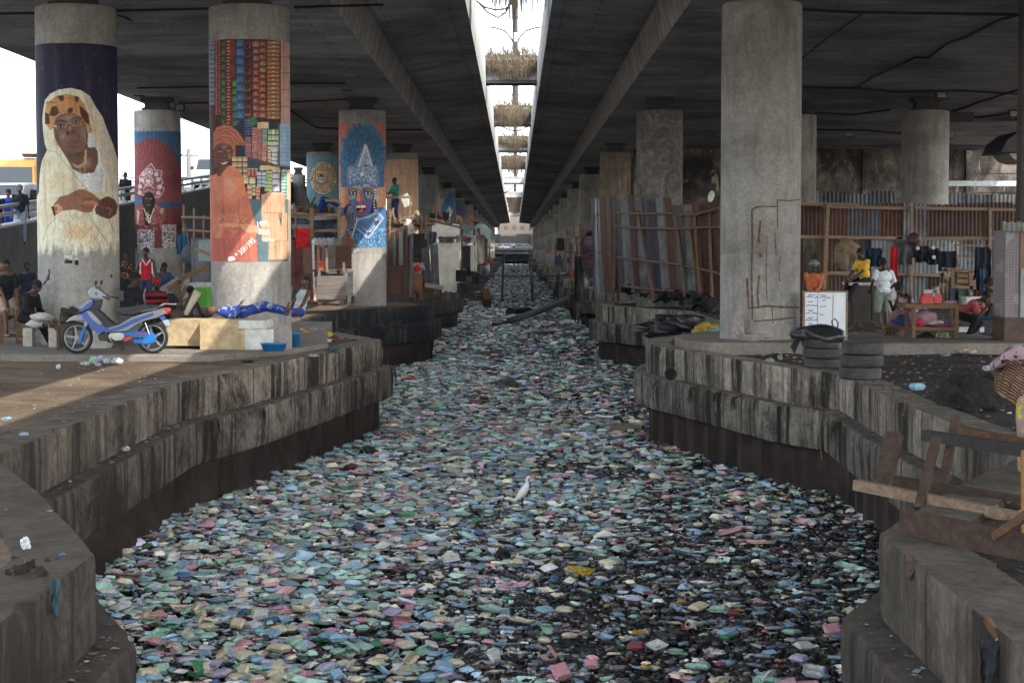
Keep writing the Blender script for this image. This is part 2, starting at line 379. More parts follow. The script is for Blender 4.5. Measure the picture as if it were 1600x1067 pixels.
# ================================================================ FLYOVER DECKS
def deck_mat():
 m, nt, b = _new('board_marked_soffit'); v = _pos(nt)
 col, h = concrete_nodes(nt, (.53, .54, .57), dark=.35, streak=0)
 br = _n(nt, 'ShaderNodeTexBrick'); br.offset = .37; br.inputs['Scale'].default_value = 1; br.inputs['Mortar Size'].default_value = .018
 br.inputs['Brick Width'].default_value = 3.4; br.inputs['Row Height'].default_value = .62; br.inputs['Mortar Smooth'].default_value = .3
 nz = _noise(nt, _pos(nt, (.25, 2, 2)), 1.0, 3, .6)
 nt.links.new(v, br.inputs['Vector']); br.inputs['Color1'].default_value = (1, 1, 1, 1); br.inputs['Color2'].default_value = (.84, .84, .84, 1); br.inputs['Mortar'].default_value = (.40, .40, .40, 1)
 col = _mix(nt, 1.0, col, br.outputs['Color'], 'MULTIPLY')
 br2 = _n(nt, 'ShaderNodeTexWave'); br2.bands_direction = 'Y'; br2.inputs['Scale'].default_value = 2.3; br2.inputs['Distortion'].default_value = .6; br2.inputs['Detail'].default_value = 3
 nt.links.new(_pos(nt, (.1, 1, .1)), br2.inputs['Vector'])
 col = _mix(nt, 1.0, col, _ramp(nt, br2.outputs['Fac'], [(0, .55), (.12, .96), (1, 1.0)]), 'MULTIPLY')
 soot = _ramp(nt, _noise(nt, v, .12, 5, .7, .5), [(.42, 1.0), (.62, .45)])
 col = _mix(nt, 1.0, col, soot, 'MULTIPLY')
 nt.links.new(col, b.inputs['Base Color']); b.inputs['Roughness'].default_value = .95; b.inputs['Specular IOR Level'].default_value = .1
 _bump(nt, b, h, .5, .02); return m
M_deck = deck_mat()
M_web = concrete('girder_web', (.46, .44, .42), dark=.3, streak=.75, stain=(.07, .06, .055))
M_para = concrete('parapet_concrete', (.42, .42, .40), dark=.2, streak=.6, stain=(.14, .13, .12))
DZ = 9.0
Y0D, Y1D = 2.0, 432.0
def prof_extrude(mb, prof, ys, close=True):
 n = len(prof); vs = [(x, y, z) for y in ys for x, z in prof]; m = n if close else n - 1
 fs = [(j * n + i, j * n + (i + 1) % n, (j + 1) * n + (i + 1) % n, (j + 1) * n + i) for j in range(len(ys) - 1) for i in range(m)]
 mb.add(vs, fs); mb.add(vs[:n], [tuple(range(n))[::-1]]); mb.add(vs[-n:], [tuple(range(n))])
def deck(s, xo, xw, xi, label):
 root = thing('flyover_deck', label, 'flyover')
 ys = [Y0D] + [35 + 26 * k for k in range(0, 15)] + [Y1D]
 box = MB(); web = MB(); slab = MB(); par = MB(); jn = MB()
 # one box per span, 4 cm apart, on a recessed core
 for a, b_ in zip(ys[:-1], ys[1:]):
  prof_extrude(box, [(s * xo, DZ), (s * (xw + .012), DZ), (s * (xw - .13), DZ + .86), (s * xo, DZ + .86)], [a + .025, b_ - .025])
  prof_extrude(web, [(s * (xw + .008), DZ + .006), (s * xw, DZ + .004), (s * (xw - .16), DZ + .88), (s * (xw - .14), DZ + .88)], [a + .025, b_ - .025])
  prof_extrude(slab, [(s * (xw + .4), DZ + .90), (s * (xw - .5), DZ + .93), (s * (xi + .45), DZ + 1.08), (s * (xi + .42), DZ + 1.12), (s * (xi + .34), DZ + 1.12), (s * (xi + .3), DZ + 1.09), (s * (xi + .02), DZ + 1.10), (s * (xi + .02), DZ + 1.4), (s * (xw + .4), DZ + 1.4)], [a + .02, b_ - .02])
  prof_extrude(par, [(s * (xi + .017), DZ + 1.06), (s * xi, DZ + 1.06), (s * (xi - .02), DZ + 1.5), (s * (xi - .0), DZ + 2.75), (s * (xi + .22), DZ + 2.75), (s * (xi + .25), DZ + 1.405), (s * (xi + .017), DZ + 1.405)], [a + .02, b_ - .02])
 prof_extrude(jn, [(s * (xo + 0), DZ + .5), (s * (xw + .3), DZ + .5), (s * (xw + .3), DZ + 1.2), (s * (xi + .5), DZ + 1.25), (s * (xi + .5), DZ + 1.7), (s * xo, DZ + 1.7)], [Y0D + .2, Y1D - .2])
 # outer edge: shallow cantilever and rail parapet on the far side
 prof_extrude(par, [(s * (xo + .01), DZ + .88), (s * (xo + 1.1), DZ + 1.15), (s * (xo + 1.1), DZ + 2.4), (s * (xo + .9), DZ + 2.4), (s * (xo + .8), DZ + 1.6), (s * (xo + .01), DZ + 1.6)], [Y0D, Y1D])
 part(box, 'soffit', M_deck, root); part(web, 'girder_web', M_web, root); part(slab, 'cantilever_slab', M_deck, root); part(par, 'parapet', M_para, root); part(jn, 'core', M_dark, root)
 return root
deck(-1, 13.1, 3.83, 1.24, 'dark board marked concrete flyover deck over the mural columns')
deck(1, 24.0, 3.62, .92, 'dark concrete flyover deck over the corrugated fence and tyre stacks')
# ================================================================ COLUMNS
M_col = concrete('column_concrete', (.37, .355, .33), dark=.45, streak=.5, stain=(.13, .11, .095))
def spalled():
 m, nt, b = _new('spalled_concrete'); col, h = concrete_nodes(nt, (.33, .31, .28), dark=.4, streak=.5, stain=(.07, .06, .055)); n = _noise(nt, _pos(nt, (1, 1, .8)), 1.7, 7, .75, 2.6)
 col = _mix(nt, _ramp(nt, n, [(.42, 0.0), (.56, .6), (.66, .2)]), col, (.045, .04, .036)); nt.links.new(col, b.inputs['Base Color']); b.inputs['Roughness'].default_value = .95; _bump(nt, b, n, 1.0, .12); return m
M_colg = concrete('column_concrete_sooty', (.36, .335, .305), dark=.45, streak=.7, stain=(.07, .06, .055))
CT = 8.55
def column(px, hw, D, label, top=None, mat=None, group='round concrete columns carrying the flyover', base=QZ - .1, bearing=True, parts=True):
 c = at(px, 388, D); r = hw / F * D * .998
 top = top or CT
 root = thing('bridge_column', label, 'column', (c.x, D, base), group=group)
 tag(root, kind='thing')
 h = top - base; mb = MB()
 n = 56 if D < 100 else 20
 # slight lift joints
 prof = [(r * 1.0, 0)]; z = 0
 while z + 1.9 < h:
  z += 1.9; prof += [(r, z - .012), (r - .008, z), (r + .002, z + .012)]
 prof += [(r, h - .03), (r - .03, h)]
 mb.lathe(prof, (0, 0, 0), n); mb.build('shaft', mat or M_col, root)
 if bearing:
  b = MB(); b.box((0, 0, h + .05), (r * 1.15, r * 1.0, .10)); b.box((0, 0, h + .20), (r * .95, r * .85, .2)); b.box((0, 0, h + .38), (r * 1.25, r * 1.1, .16))
  b.build('bearing', M_dark, root)
 return root, c, r
# ================================================================ MURALS (paint kept in the mesh's own colours, one value per point)
_TXT = {}
def glyphs(s):
 if s in _TXT: return _TXT[s]
 cu = bpy.data.curves.new('lettering', 'FONT'); cu.body = s; cu.size = 1; cu.align_x = 'CENTER'; cu.align_y = 'CENTER'; cu.offset = .012; cu.resolution_u = 3
 o = bpy.data.objects.new('lettering', cu); C.objects.link(o)
 dg = bpy.context.evaluated_depsgraph_get(); me = bpy.data.meshes.new_from_object(o.evaluated_get(dg))
 me.calc_loop_triangles(); vs = np.array([v.co[:2] for v in me.vertices]).reshape(-1, 2)
 tr = [tuple(t.vertices) for t in me.loop_triangles]
 bpy.data.objects.remove(o); bpy.data.curves.remove(cu); bpy.data.meshes.remove(me)
 _TXT[s] = (vs, tr); return _TXT[s]
class Cv:
 """a painter working on the points of a wall surface; coordinates are set by tf() for each figure"""
 def __init__(s, X, Y, gain=1.0):
  s.X0, s.Y0 = X, Y; s.C = np.zeros((len(X), 4)); s.g = gain; s.tf(0, 0, 1)
  s.clip = None
 def tf(s, ox, oy, sc): s.X = (s.X0 - ox) * sc; s.Y = (s.Y0 - oy) * sc; s.sc = sc
 def col(s, c): return np.array(lin(c)) * s.g
 def put(s, m, c, a=1.0):
  if m is None: return
  if s.clip is not None: m = m & s.clip if getattr(m, 'dtype', None) == bool else m * s.clip
  k = (m * a)[:, None] if getattr(m, 'dtype', None) != bool else np.where(m, a, 0)[:, None]
  s.C[:, :3] = s.C[:, :3] * (1 - k) + s.col(c) * k; s.C[:, 3:] = np.maximum(s.C[:, 3:], k)
 def poly(s, pts, c, a=1.0, wob=0):
  P = np.array(pts, float); lo, hi = P.min(0) - 3, P.max(0) + 3
  idx = np.where((s.X >= lo[0]) & (s.X <= hi[0]) & (s.Y >= lo[1]) & (s.Y <= hi[1]))[0]
  if not len(idx): return
  x, y = s.X[idx], s.Y[idx]
  if wob: x = x + wob * np.sin(y * .11 + x * .05); y = y + wob * np.sin(x * .13)
  ins = np.zeros(len(idx), bool); n = len(P)
  for i in range(n):
   x1, y1 = P[i]; x2, y2 = P[(i + 1) % n]
   if y1 == y2: continue
   k = ((y1 > y) != (y2 > y)) & (x < (x2 - x1) * (y - y1) / (y2 - y1) + x1); ins ^= k
  m = np.zeros(len(s.X), bool); m[idx[ins]] = True; s.put(m, c, a)
 def rect(s, x0, y0, x1, y1, c, a=1.0): s.put((s.X >= x0) & (s.X <= x1) & (s.Y >= y0) & (s.Y <= y1), c, a)
 def ell(s, cx, cy, rx, ry, c, a=1.0, rot=0, soft=0):
  dx, dy = s.X - cx, s.Y - cy; ca, sa = math.cos(rot), math.sin(rot)
  d = np.sqrt(((dx * ca + dy * sa) / rx) ** 2 + ((-dx * sa + dy * ca) / ry) ** 2)
  s.put(d <= 1 if not soft else np.clip((1 - d) / soft, 0, 1), c, a)
 def ring(s, cx, cy, rx, ry, w, c, a=1.0):
  d = np.sqrt(((s.X - cx) / rx) ** 2 + ((s.Y - cy) / ry) ** 2); s.put(np.abs(d - 1) * min(rx, ry) <= w / 2, c, a)
 def line(s, pts, w, c, a=1.0):
  P = np.array(pts, float)
  for i in range(len(P) - 1):
   x1, y1 = P[i]; x2, y2 = P[i + 1]; lo = np.minimum(P[i], P[i + 1]) - w; hi = np.maximum(P[i], P[i + 1]) + w
   idx = np.where((s.X >= lo[0]) & (s.X <= hi[0]) & (s.Y >= lo[1]) & (s.Y <= hi[1]))[0]
   if not len(idx): continue
   dx, dy = x2 - x1, y2 - y1; L2 = dx * dx + dy * dy + 1e-9
   t = np.clip(((s.X[idx] - x1) * dx + (s.Y[idx] - y1) * dy) / L2, 0, 1)
   d = np.hypot(s.X[idx] - x1 - t * dx, s.Y[idx] - y1 - t * dy)
   m = np.zeros(len(s.X), bool); m[idx[d <= w / 2]] = True; s.put(m, c, a)
 def text(s, t, cx, cy, size, c, ang=0, sx=1, a=1.0, stroke=0):
  vs, tr = glyphs(t); ca, sa = math.cos(ang), math.sin(ang)
  p = np.stack([cx + size * (vs[:, 0] * sx * ca + vs[:, 1] * sa), cy + size * (vs[:, 0] * sx * sa - vs[:, 1] * ca)], 1)
  for q in tr: s.poly([p[i] for i in q], c, a)
 def noise(s, amt, fx=.5, fy=.5, seed=0):
  n = np.array([mnoise.noise(Vector((x * fx, y * fy, seed))) for x, y in zip(s.X0, s.Y0)])
  s.C[:, :3] *= np.clip(1 + amt * n, .2, 2)[:, None]
 def shade(s, x, y, rx, ry, k): s.ell(x, y, rx, ry, (0, 0, 0) if k > 0 else (255, 235, 215), abs(k), soft=1)
def mural_mat(name='mural_paint'):
 if name in MATS: return MATS[name]
 m, nt, b = _new(name); a = _n(nt, 'ShaderNodeAttribute', attribute_name='Paint')
 col, h = concrete_nodes(nt, (.35, .34, .315), dark=.28, streak=.35, stain=(.13, .11, .095))
 v = _pos(nt); wear = _ramp(nt, _noise(nt, v, 6, 8, .75), [(.28, .72), (.6, 1.0)])
 pc = _mix(nt, 1.0, a.outputs['Color'], wear, 'MULTIPLY')
 br = _ramp(nt, _noise(nt, _pos(nt, (22, 22, 9)), 1.6, 6, .75, 1.5), [(.3, .72), (.7, 1.18)]); pc = _mix(nt, 1.0, pc, br, 'MULTIPLY')
 dr = _ramp(nt, _noise(nt, _pos(nt, (5, 5, .35)), 1.4, 6, .75), [(.50, 0.0), (.68, .45)]); pc = _mix(nt, dr, pc, (.10, .09, .08))
 chips = _ramp(nt, _noise(nt, v, 11, 6, .8), [(.62, 1.0), (.68, .35)])
 al = _n(nt, 'ShaderNodeMath', operation='MULTIPLY'); nt.links.new(a.outputs['Alpha'], al.inputs[0]); nt.links.new(chips, al.inputs[1])
 c = _mix(nt, al.outputs[0], col, pc)
 nt.links.new(c, b.inputs['Base Color']); b.inputs['Roughness'].default_value = .75; b.inputs['Specular IOR Level'].default_value = .25
 _bump(nt, b, h, .3, .01); MATS[name] = m; return m
def mural(root, c, r, py0, py1, step, fn, name='mural', gain=1.45, arc=118, label=None):
 """a sheet of paint wrapped round the shaft, py0..py1 of its height"""
 D = c.y; z0 = at(800, py1, D - r).z; z1 = at(800, py0, D - r).z; r2 = r + .004
 fdir = math.atan2(-c.x, -D) if False else math.atan2(-D, -c.x)
 nu = int(2 * R(arc) * r2 / step); nv = max(4, int((z1 - z0) / step))
 th = np.linspace(-R(arc), R(arc), nu + 1); zz = np.linspace(z0, z1, nv + 1)
 T, Z = np.meshgrid(th, zz)
 g = fdir + T
 V = np.stack([c.x + r2 * np.cos(g), D + r2 * np.sin(g), Z], -1).reshape(-1, 3)
 px, py = project(V); T = T.reshape(-1)
 pxc = at(0, 0, 1); cx = project([[c.x, D, 4]])[0][0]; hw = r / D * F
 back = np.abs(T) > R(88); px = np.where(back, cx + np.sign(T) * hw * (1.0 + (np.abs(T) - R(88))), px)
 cv = Cv(px, py, gain); fn(cv)
 cv.C[:, :3] = np.clip(cv.C[:, :3], 0, .8); gy = cv.C[:, :3].mean(1, keepdims=True); cv.C[:, :3] = cv.C[:, :3] * .74 + gy * .26
 me = bpy.data.meshes.new(name); n = nu + 1
 idx = np.arange((nv) * (nu)).reshape(nv, nu); a = (idx // nu) * n + idx % nu
 fs = np.stack([a, a + 1, a + 1 + n, a + n], -1).reshape(-1, 4)
 V = V - np.array([root.location.x, root.location.y, root.location.z])
 me.from_pydata(V.tolist(), [], fs.tolist())
 at_ = me.attributes.new('Paint', 'FLOAT_COLOR', 'POINT'); at_.data.foreach_set('color', cv.C.reshape(-1))
 me.polygons.foreach_set('use_smooth', [True] * len(fs)); me.update(); me.materials.append(mural_mat())
 o = bpy.data.objects.new(name, me); C.objects.link(o); o.parent = root
 if label: o['label'] = label
 return o
# ---- the elder in the cream veil
def m_elder(v):
 rr = random.Random(3)
 v.put(v.Y0 < 402, (30, 27, 56))
 v.put((v.Y0 >= 402), (120, 108, 95), 0.0)
 v.tf(55, 120, 5.93)
 cream = (206, 192, 162); gold = (190, 145, 62); gd = (120, 84, 40); br = (66, 42, 34)
 body = [(75, 300), (92, 215), (140, 160), (215, 122), (330, 105), (430, 130), (505, 180), (560, 280), (622, 370), (685, 540), (725, 640), (760, 760), (790, 900), (800, 1700), (0, 1700), (0, 1150), (35, 1067), (42, 900), (62, 780), (110, 680), (88, 620), (72, 500), (65, 400)]
 v.poly(body, cream)
 v.poly([(500, 190), (560, 280), (622, 370), (690, 560), (765, 800), (770, 1070), (700, 1060), (660, 860), (600, 640), (560, 480), (520, 330)], (186, 176, 156))
 # gold scroll work on the veil
 v.clip = v.C[:, :3].sum(1) > .6
 for k in range(150):
  x, y = rr.uniform(40, 760), rr.uniform(150, 1600)
  if 160 < x < 500 and 280 < y < 880: continue
  pts = []; a = rr.uniform(0, 6.3); r0 = rr.uniform(14, 46)
  for i in range(9): a += .55; pts.append((x + r0 * math.cos(a) * (1 - i * .08), y + 1.7 * r0 * math.sin(a) * (1 - i * .08)))
  if all(px < 775 for px, _ in pts) and (y > 560 or x < 130 or x > 520): v.line(pts, 5, gold if rr.random() < .6 else (200, 160, 90), .55)
 for x, y, rx, ry in ((560, 500, 40, 150), (620, 760, 40, 110), (120, 800, 70, 70), (250, 960, 110, 90), (650, 1010, 40, 60), (480, 250, 40, 60), (150, 1000, 80, 60)): v.ell(x, y, rx, ry, (196, 158, 92), .38, soft=.6)
 v.line([(430, 130), (480, 230), (520, 360), (560, 520), (600, 700), (655, 900), (660, 1060)], 7, (140, 118, 84), .6)
 v.line([(110, 680), (200, 700), (300, 830), (400, 950), (500, 1070)], 7, (140, 118, 84), .7)
 v.clip = None
 # blouse
 v.poly([(340, 860), (440, 900), (545, 895), (592, 800), (575, 680), (600, 700), (655, 900), (640, 1067), (500, 1067), (420, 960)], (196, 200, 204))
 for k in range(60):
  x, y = rr.uniform(430, 640), rr.uniform(900, 1060); v.ell(x, y, 4, 4, (110, 112, 125), .8)
 v.poly([(490, 530), (545, 540), (560, 655), (480, 652)], (190, 196, 196))
 # chest and neck
 sk = (114, 76, 57)
 v.poly([(215, 635), (480, 610), (492, 655), (556, 655), (582, 700), (582, 800), (545, 888), (440, 900), (345, 855), (300, 770)], (104, 68, 52))
 v.shade(400, 720, 130, 60, .45); v.shade(480, 800, 60, 60, -.14)
 # head wrap
 wrap = [(88, 330), (110, 240), (200, 178), (300, 160), (400, 185), (455, 255), (495, 345), (530, 510), (495, 530), (470, 440), (425, 368), (330, 332), (220, 345), (185, 400), (160, 480), (140, 500), (100, 440)]
 v.poly(wrap, (180, 122, 46))
 for p in ([(205, 180), (265, 175), (262, 225), (235, 230)], [(360, 180), (405, 190), (400, 240), (370, 225)], [(150, 280), (200, 270), (225, 340), (180, 370), (130, 360)], [(88, 330), (130, 350), (135, 440), (92, 440)], [(405, 260), (450, 300), (495, 350), (500, 450), (460, 420), (420, 350)], [(300, 300), (345, 285), (350, 330), (305, 335)]): v.poly(p, (82, 36, 30))
 v.line([(100, 240), (230, 240), (330, 200), (400, 250)], 9, (120, 76, 34), .8); v.line([(90, 330), (180, 260), (300, 215)], 7, (215, 160, 70), .6)
 # face
 v.poly([(165, 470), (185, 395), (225, 348), (330, 332), (428, 370), (470, 440), (492, 540), (484, 620), (452, 672), (400, 702), (335, 706), (270, 690), (215, 640), (180, 560)], sk)
 v.shade(330, 380, 110, 36, -.13); v.shade(260, 560, 50, 50, -.12); v.shade(440, 520, 32, 90, -.08); v.shade(200, 590, 46, 110, .5); v.shade(478, 600, 26, 90, .4)
 v.shade(235, 455, 58, 32, .5); v.shade(385, 418, 58, 32, .5)
 v.line([(190, 420), (230, 404), (285, 418)], 9, (34, 22, 20)); v.line([(335, 395), (380, 375), (430, 392)], 9, (34, 22, 20))
 for x, y in ((236, 458), (382, 420)):
  v.ell(x, y, 26, 12, (150, 128, 112)); v.ell(x, y, 12, 12, (22, 14, 12)); v.line([(x - 30, y), (x - 10, y - 14), (x + 12, y - 14), (x + 30, y)], 5, (28, 18, 16)); v.line([(x - 30, y + 20), (x, y + 28), (x + 30, y + 18)], 4, (52, 32, 26))
 v.line([(186, 446), (200, 480), (270, 478), (286, 450)], 4, (176, 150, 96)); v.line([(334, 440), (350, 456), (420, 444), (434, 395)], 4, (176, 150, 96)); v.line([(286, 440), (334, 425)], 4, (176, 150, 96)); v.ell(186, 460, 12, 8, (200, 190, 150))
 v.poly([(302, 440), (330, 430), (350, 480), (378, 505), (370, 535), (330, 538), (296, 545), (288, 520), (300, 490)], (106, 68, 52)); v.ell(304, 528, 12, 9, (30, 18, 16)); v.ell(358, 518, 12, 9, (30, 18, 16)); v.shade(322, 480, 14, 34, -.2)
 v.line([(285, 545), (262, 600)], 5, (44, 28, 22)); v.line([(385, 530), (415, 570)], 5, (44, 28, 22))
 v.poly([(305, 612), (345, 588), (365, 592), (390, 580), (424, 592), (400, 625), (355, 636), (320, 628)], (112, 68, 60)); v.line([(305, 612), (355, 607), (424, 592)], 5, (44, 24, 22)); v.shade(350, 650, 60, 16, .4)
 v.line([(465, 520), (462, 620)], 5, (150, 130, 100))
 # necklace
 for t in np.linspace(0, 1, 12): v.ring(350 + 90 * t, 812 + 22 * math.sin(t * 3.1), 10, 9, 4, (190, 155, 95))
 for t in np.linspace(0, 1, 10): v.ring(470 - 10 * t, 690 + 120 * t, 9, 11, 4, (190, 155, 95))
 v.ring(437, 858, 24, 26, 5, (196, 150, 100))
 # sleeve, hands
 v.tf(55, 280, 4.85)
 v.poly([(30, 150), (190, 130), (215, 160), (150, 240), (140, 300), (60, 330), (30, 300)], (198, 180, 138), .8)
 hand = (140, 82, 50)
 v.poly([(132, 205), (185, 135), (250, 118), (320, 80), (375, 80), (440, 112), (488, 150), (496, 175), (450, 205), (430, 250), (380, 256), (300, 232), (215, 238), (155, 270)], hand)
 v.poly([(452, 220), (500, 150), (548, 130), (600, 152), (628, 205), (612, 268), (560, 306), (500, 285), (458, 262)], (92, 50, 36))
 v.line([(370, 180), (430, 175), (470, 190)], 22, (176, 112, 66), .8); v.line([(360, 150), (430, 150), (490, 165)], 5, (80, 44, 32)); v.line([(355, 205), (410, 225), (440, 215)], 5, (80, 44, 32)); v.line([(300, 100), (370, 160), (370, 220)], 5, (96, 54, 36), .7)
 for k in range(4): v.line([(480 + k * 32, 160 + k * 4), (490 + k * 30, 220), (500 + k * 22, 270)], 6, (52, 26, 20), .8)
 v.line([(540, 215), (580, 235), (560, 270)], 12, (150, 92, 58), .7)
 for k in range(3): v.line([(140 + 14 * k, 208), (170 + 14 * k, 190 + 12 * k), (176 + 14 * k, 235), (158 + 14 * k, 252)], 6, (200, 160, 104))
 v.poly([(120, 210), (140, 205), (155, 270), (146, 290)], (60, 34, 26))
 for k in range(34):
  x = rr.uniform(210, 470); y = rr.uniform(250, 440); pts = [(x + 30 * math.sin(i * .5 + k), y + i * 14) for i in range(7)]; v.line(pts, 4, (176, 132, 62), .75)
 v.ell(330, 400, 140, 70, (188, 146, 78), .5, soft=.5)
 v.line([(400, 260), (470, 370), (560, 500)], 9, (150, 146, 148)); v.line([(555, 300), (605, 410)], 8, (150, 146, 148)); v.line([(160, 290), (90, 360), (60, 460)], 6, (104, 94, 88), .7); v.line([(150, 300), (150, 360), (130, 420)], 5, (104, 94, 88), .6)
 v.text('P', 238, 622, 52, (24, 22, 22)); v.text('I', 262, 622, 52, (24, 22, 22)); v.text('/', 316, 624, 46, (24, 22, 22)); v.text('c', 258, 676, 46, (24, 22, 22))
 # below the hem the paint is gone except for torn white patches
 a = v.C[:, 3].copy()
 nz = np.array([mnoise.noise(Vector((x * .06, y * .035, 3))) + .5 * mnoise.noise(Vector((x * .2, y * .13, 8))) for x, y in zip(v.X0, v.Y0)])
 n1 = np.array([mnoise.noise(Vector((x * .17, 1.3, 3))) + .5 * mnoise.noise(Vector((x * .7, 2.1, 8))) for x in v.X0]); lim = 386 + 17 * n1 + 9 * nz
 a = np.where(v.Y0 > lim + 8, np.where((v.Y0 < 446) & (nz > .40 + (v.Y0 - 400) * .006), .85, 0.0), np.where(v.Y0 > lim, .45, a)); a = np.where(v.Y0 < 67.5, 0, a)
 for x0, y0, x1, y1 in ((225, 575, 280, 640), (300, 600, 330, 650)): a = np.where((v.X > x0) & (v.X < x1) & (v.Y > y0) & (v.Y < y1), .95, a)
 v.C[:, 3] = a
 white = (v.Y0 > lim + 8) & (v.C[:, 3] > .5) & ~((v.C[:, :3].sum(1) < .15)); v.C[white, :3] = v.col((188, 182, 168))
# ---- the market woman and her shelves
def m_market(v):
 rr = random.Random(5)
 v.put(v.Y0 < 409, (62, 36, 32))
 v.tf(325, 50, 5.93)
 def stack(x0, x1, y0, y1, n, c, hi=None, vary=18, gap=.12):
  h = (y1 - y0) / n
  for k in range(n):
   q = tuple(max(0, min(255, ch + rr.randint(-vary, vary))) for ch in c)
   a, b = y0 + k * h + h * gap / 2, y0 + (k + 1) * h - h * gap / 2
   v.rect(x0 + 1.5, a, x1 - 1.5, b, q); v.rect(x0 + 1.5, a, x1 - 1.5, a + h * .2, tuple(int(z * .6) for z in q), .6); v.rect(x0 + 3, b - h * .3, x1 - 3, b - h * .1, tuple(min(255, int(z * 1.3 + 10)) for z in q), .35)
   if hi: v.ell((x0 + x1) / 2 + rr.uniform(-4, 4), (a + b) / 2, (x1 - x0) * .11, h * .13, hi, .8)
 v.put((v.Y0 < 196) & (v.X0 < 455), (66, 34, 30))
 stack(-40, 62, 80, 680, 14, (92, 104, 132), None, 10)
 stack(64, 92, 75, 770, 36, (132, 50, 34), (230, 200, 170)); stack(92, 118, 75, 770, 36, (120, 44, 32), (230, 200, 170))
 stack(122, 160, 75, 860, 11, (54, 88, 52), (90, 130, 80)); stack(163, 218, 75, 860, 26, (128, 44, 34), (240, 220, 200)); stack(200, 248, 75, 420, 18, (120, 46, 34))
 stack(224, 272, 440, 880, 6, (76, 108, 52), (120, 150, 80)); stack(262, 332, 60, 890, 10, (26, 92, 142), (60, 130, 180), 12)
 stack(336, 400, 85, 790, 9, (100, 60, 62), (220, 190, 180)); 
 for k in range(9): v.ell(364, 130 + k * 76, 20, 24, (44, 22, 26), .9)
 stack(412, 470, 80, 800, 11, (136, 80, 56), (210, 170, 130)); stack(472, 536, 80, 800, 12, (142, 78, 48), (220, 180, 130)); stack(546, 664, 80, 810, 19, (152, 98, 48), (225, 190, 150), 10)
 v.rect(672, 60, 900, 850, (176, 124, 112))
 for y in (230, 380, 535, 690): v.rect(672, y, 900, y + 5, (80, 44, 44))
 v.rect(700, 60, 703, 850, (150, 100, 94)); v.rect(664, 60, 674, 850, (56, 30, 28))
 for y in range(60, 840, 45): v.rect(740, y, 900, y + 2, (140, 94, 90), .6)
 v.poly([(330, 795), (680, 845), (680, 900), (660, 1400), (330, 1300), (280, 1100), (250, 870)], (36, 50, 66))
 v.tf(325, 180, 4.44)
 stack(252, 305, 28, 140, 6, (48, 66, 128), (120, 150, 200)); v.poly([(280, 20), (330, 15), (345, 60), (300, 82), (285, 60)], (52, 116, 76)); v.rect(345, 50, 420, 95, (196, 166, 118))
 stack(255, 300, 150, 290, 9, (150, 96, 88), None); stack(303, 345, 85, 300, 15, (168, 102, 98), (200, 150, 140)); stack(343, 374, 95, 310, 15, (176, 92, 84)); stack(374, 412, 98, 200, 8, (110, 140, 136), (180, 200, 190))
 stack(415, 440, 96, 178, 2, (150, 176, 130)); stack(440, 468, 96, 178, 2, (158, 182, 136)); stack(468, 494, 96, 178, 2, (150, 172, 128)); stack(412, 492, 180, 212, 1, (196, 194, 150)); stack(374, 412, 200, 250, 3, (176, 120, 90)); stack(412, 440, 215, 330, 5, (214, 160, 130)); stack(440, 485, 230, 345, 4, (188, 190, 206)); stack(432, 490, 212, 250, 1, (160, 180, 170))
 stack(374, 408, 252, 320, 5, (200, 140, 110))
 v.rect(495, 60, 720, 360, (118, 158, 184))
 for y in range(90, 360, 28): v.rect(500, y, 720, y + 4, (84, 120, 150), .7)
 for x in (525, 555): v.rect(x, 70, x + 3, 360, (90, 128, 156), .7)
 v.poly([(255, 280), (500, 350), (720, 372), (720, 384), (495, 362), (410, 352), (255, 292)], (96, 66, 50)); v.rect(488, 60, 500, 600, (110, 78, 58))
 v.poly([(275, 300), (410, 345), (410, 400), (340, 400), (275, 372)], (42, 70, 88))
 for i, x in enumerate((165, 200, 240)): stack(x, x + 36, 285, 480, 5, (176, 146, 98), None, 10)
 for k in range(3): v.rect(274 + k * 25, 372, 296 + k * 25, 430, (156, 62, 46)); v.ell(285 + k * 25, 374, 11, 5, (210, 150, 120)); v.ell(285 + k * 25, 400, 4, 20, (210, 130, 110), .8)
 stack(250, 282, 430, 480, 1, (190, 168, 120)); stack(284, 330, 430, 480, 1, (206, 176, 128)); stack(338, 372, 392, 500, 4, (160, 166, 202), (200, 205, 230)); stack(372, 405, 392, 500, 4, (150, 158, 200), (200, 205, 230)); stack(405, 448, 385, 455, 3, (160, 180, 90), (200, 214, 130)); stack(392, 446, 455, 530, 3, (166, 190, 96), (206, 220, 140)); stack(446, 496, 355, 530, 4, (176, 176, 208), (214, 214, 236)); stack(270, 306, 480, 585, 3, (214, 140, 96)); stack(306, 330, 480, 560, 3, (160, 176, 100)); stack(330, 362, 490, 585, 4, (220, 130, 110)); v.poly([(362, 350), (420, 350), (500, 372), (500, 400), (440, 380), (362, 385)], (226, 160, 110))
 stack(508, 548, 375, 585, 9, (112, 166, 158), (170, 210, 200)); v.rect(548, 380, 720, 585, (214, 170, 132))
 v.rect(276, 585, 720, 1014, (70, 100, 112)); v.shade(330, 800, 60, 250, .25)
 bx = (186, 134, 96)
 for (x0, y0, x1, y1) in ((372, 548, 535, 680), (372, 678, 548, 876), (420, 878, 480, 1008), (480, 876, 552, 1004)):
  v.rect(x0, y0, x1, y1, bx); v.rect(x0, y1 - 4, x1, y1, (110, 74, 50)); v.rect((x0 + x1) / 2 - 2 - 22, y0, (x0 + x1) / 2 + 1 - 22, y1, (130, 88, 60)); v.shade(x1 - 10, (y0 + y1) / 2, 26, 90, .25)
 v.poly([(390, 548), (430, 530), (520, 540), (535, 552)], (206, 156, 114)); v.rect(556, 585, 720, 1014, (160, 138, 116))
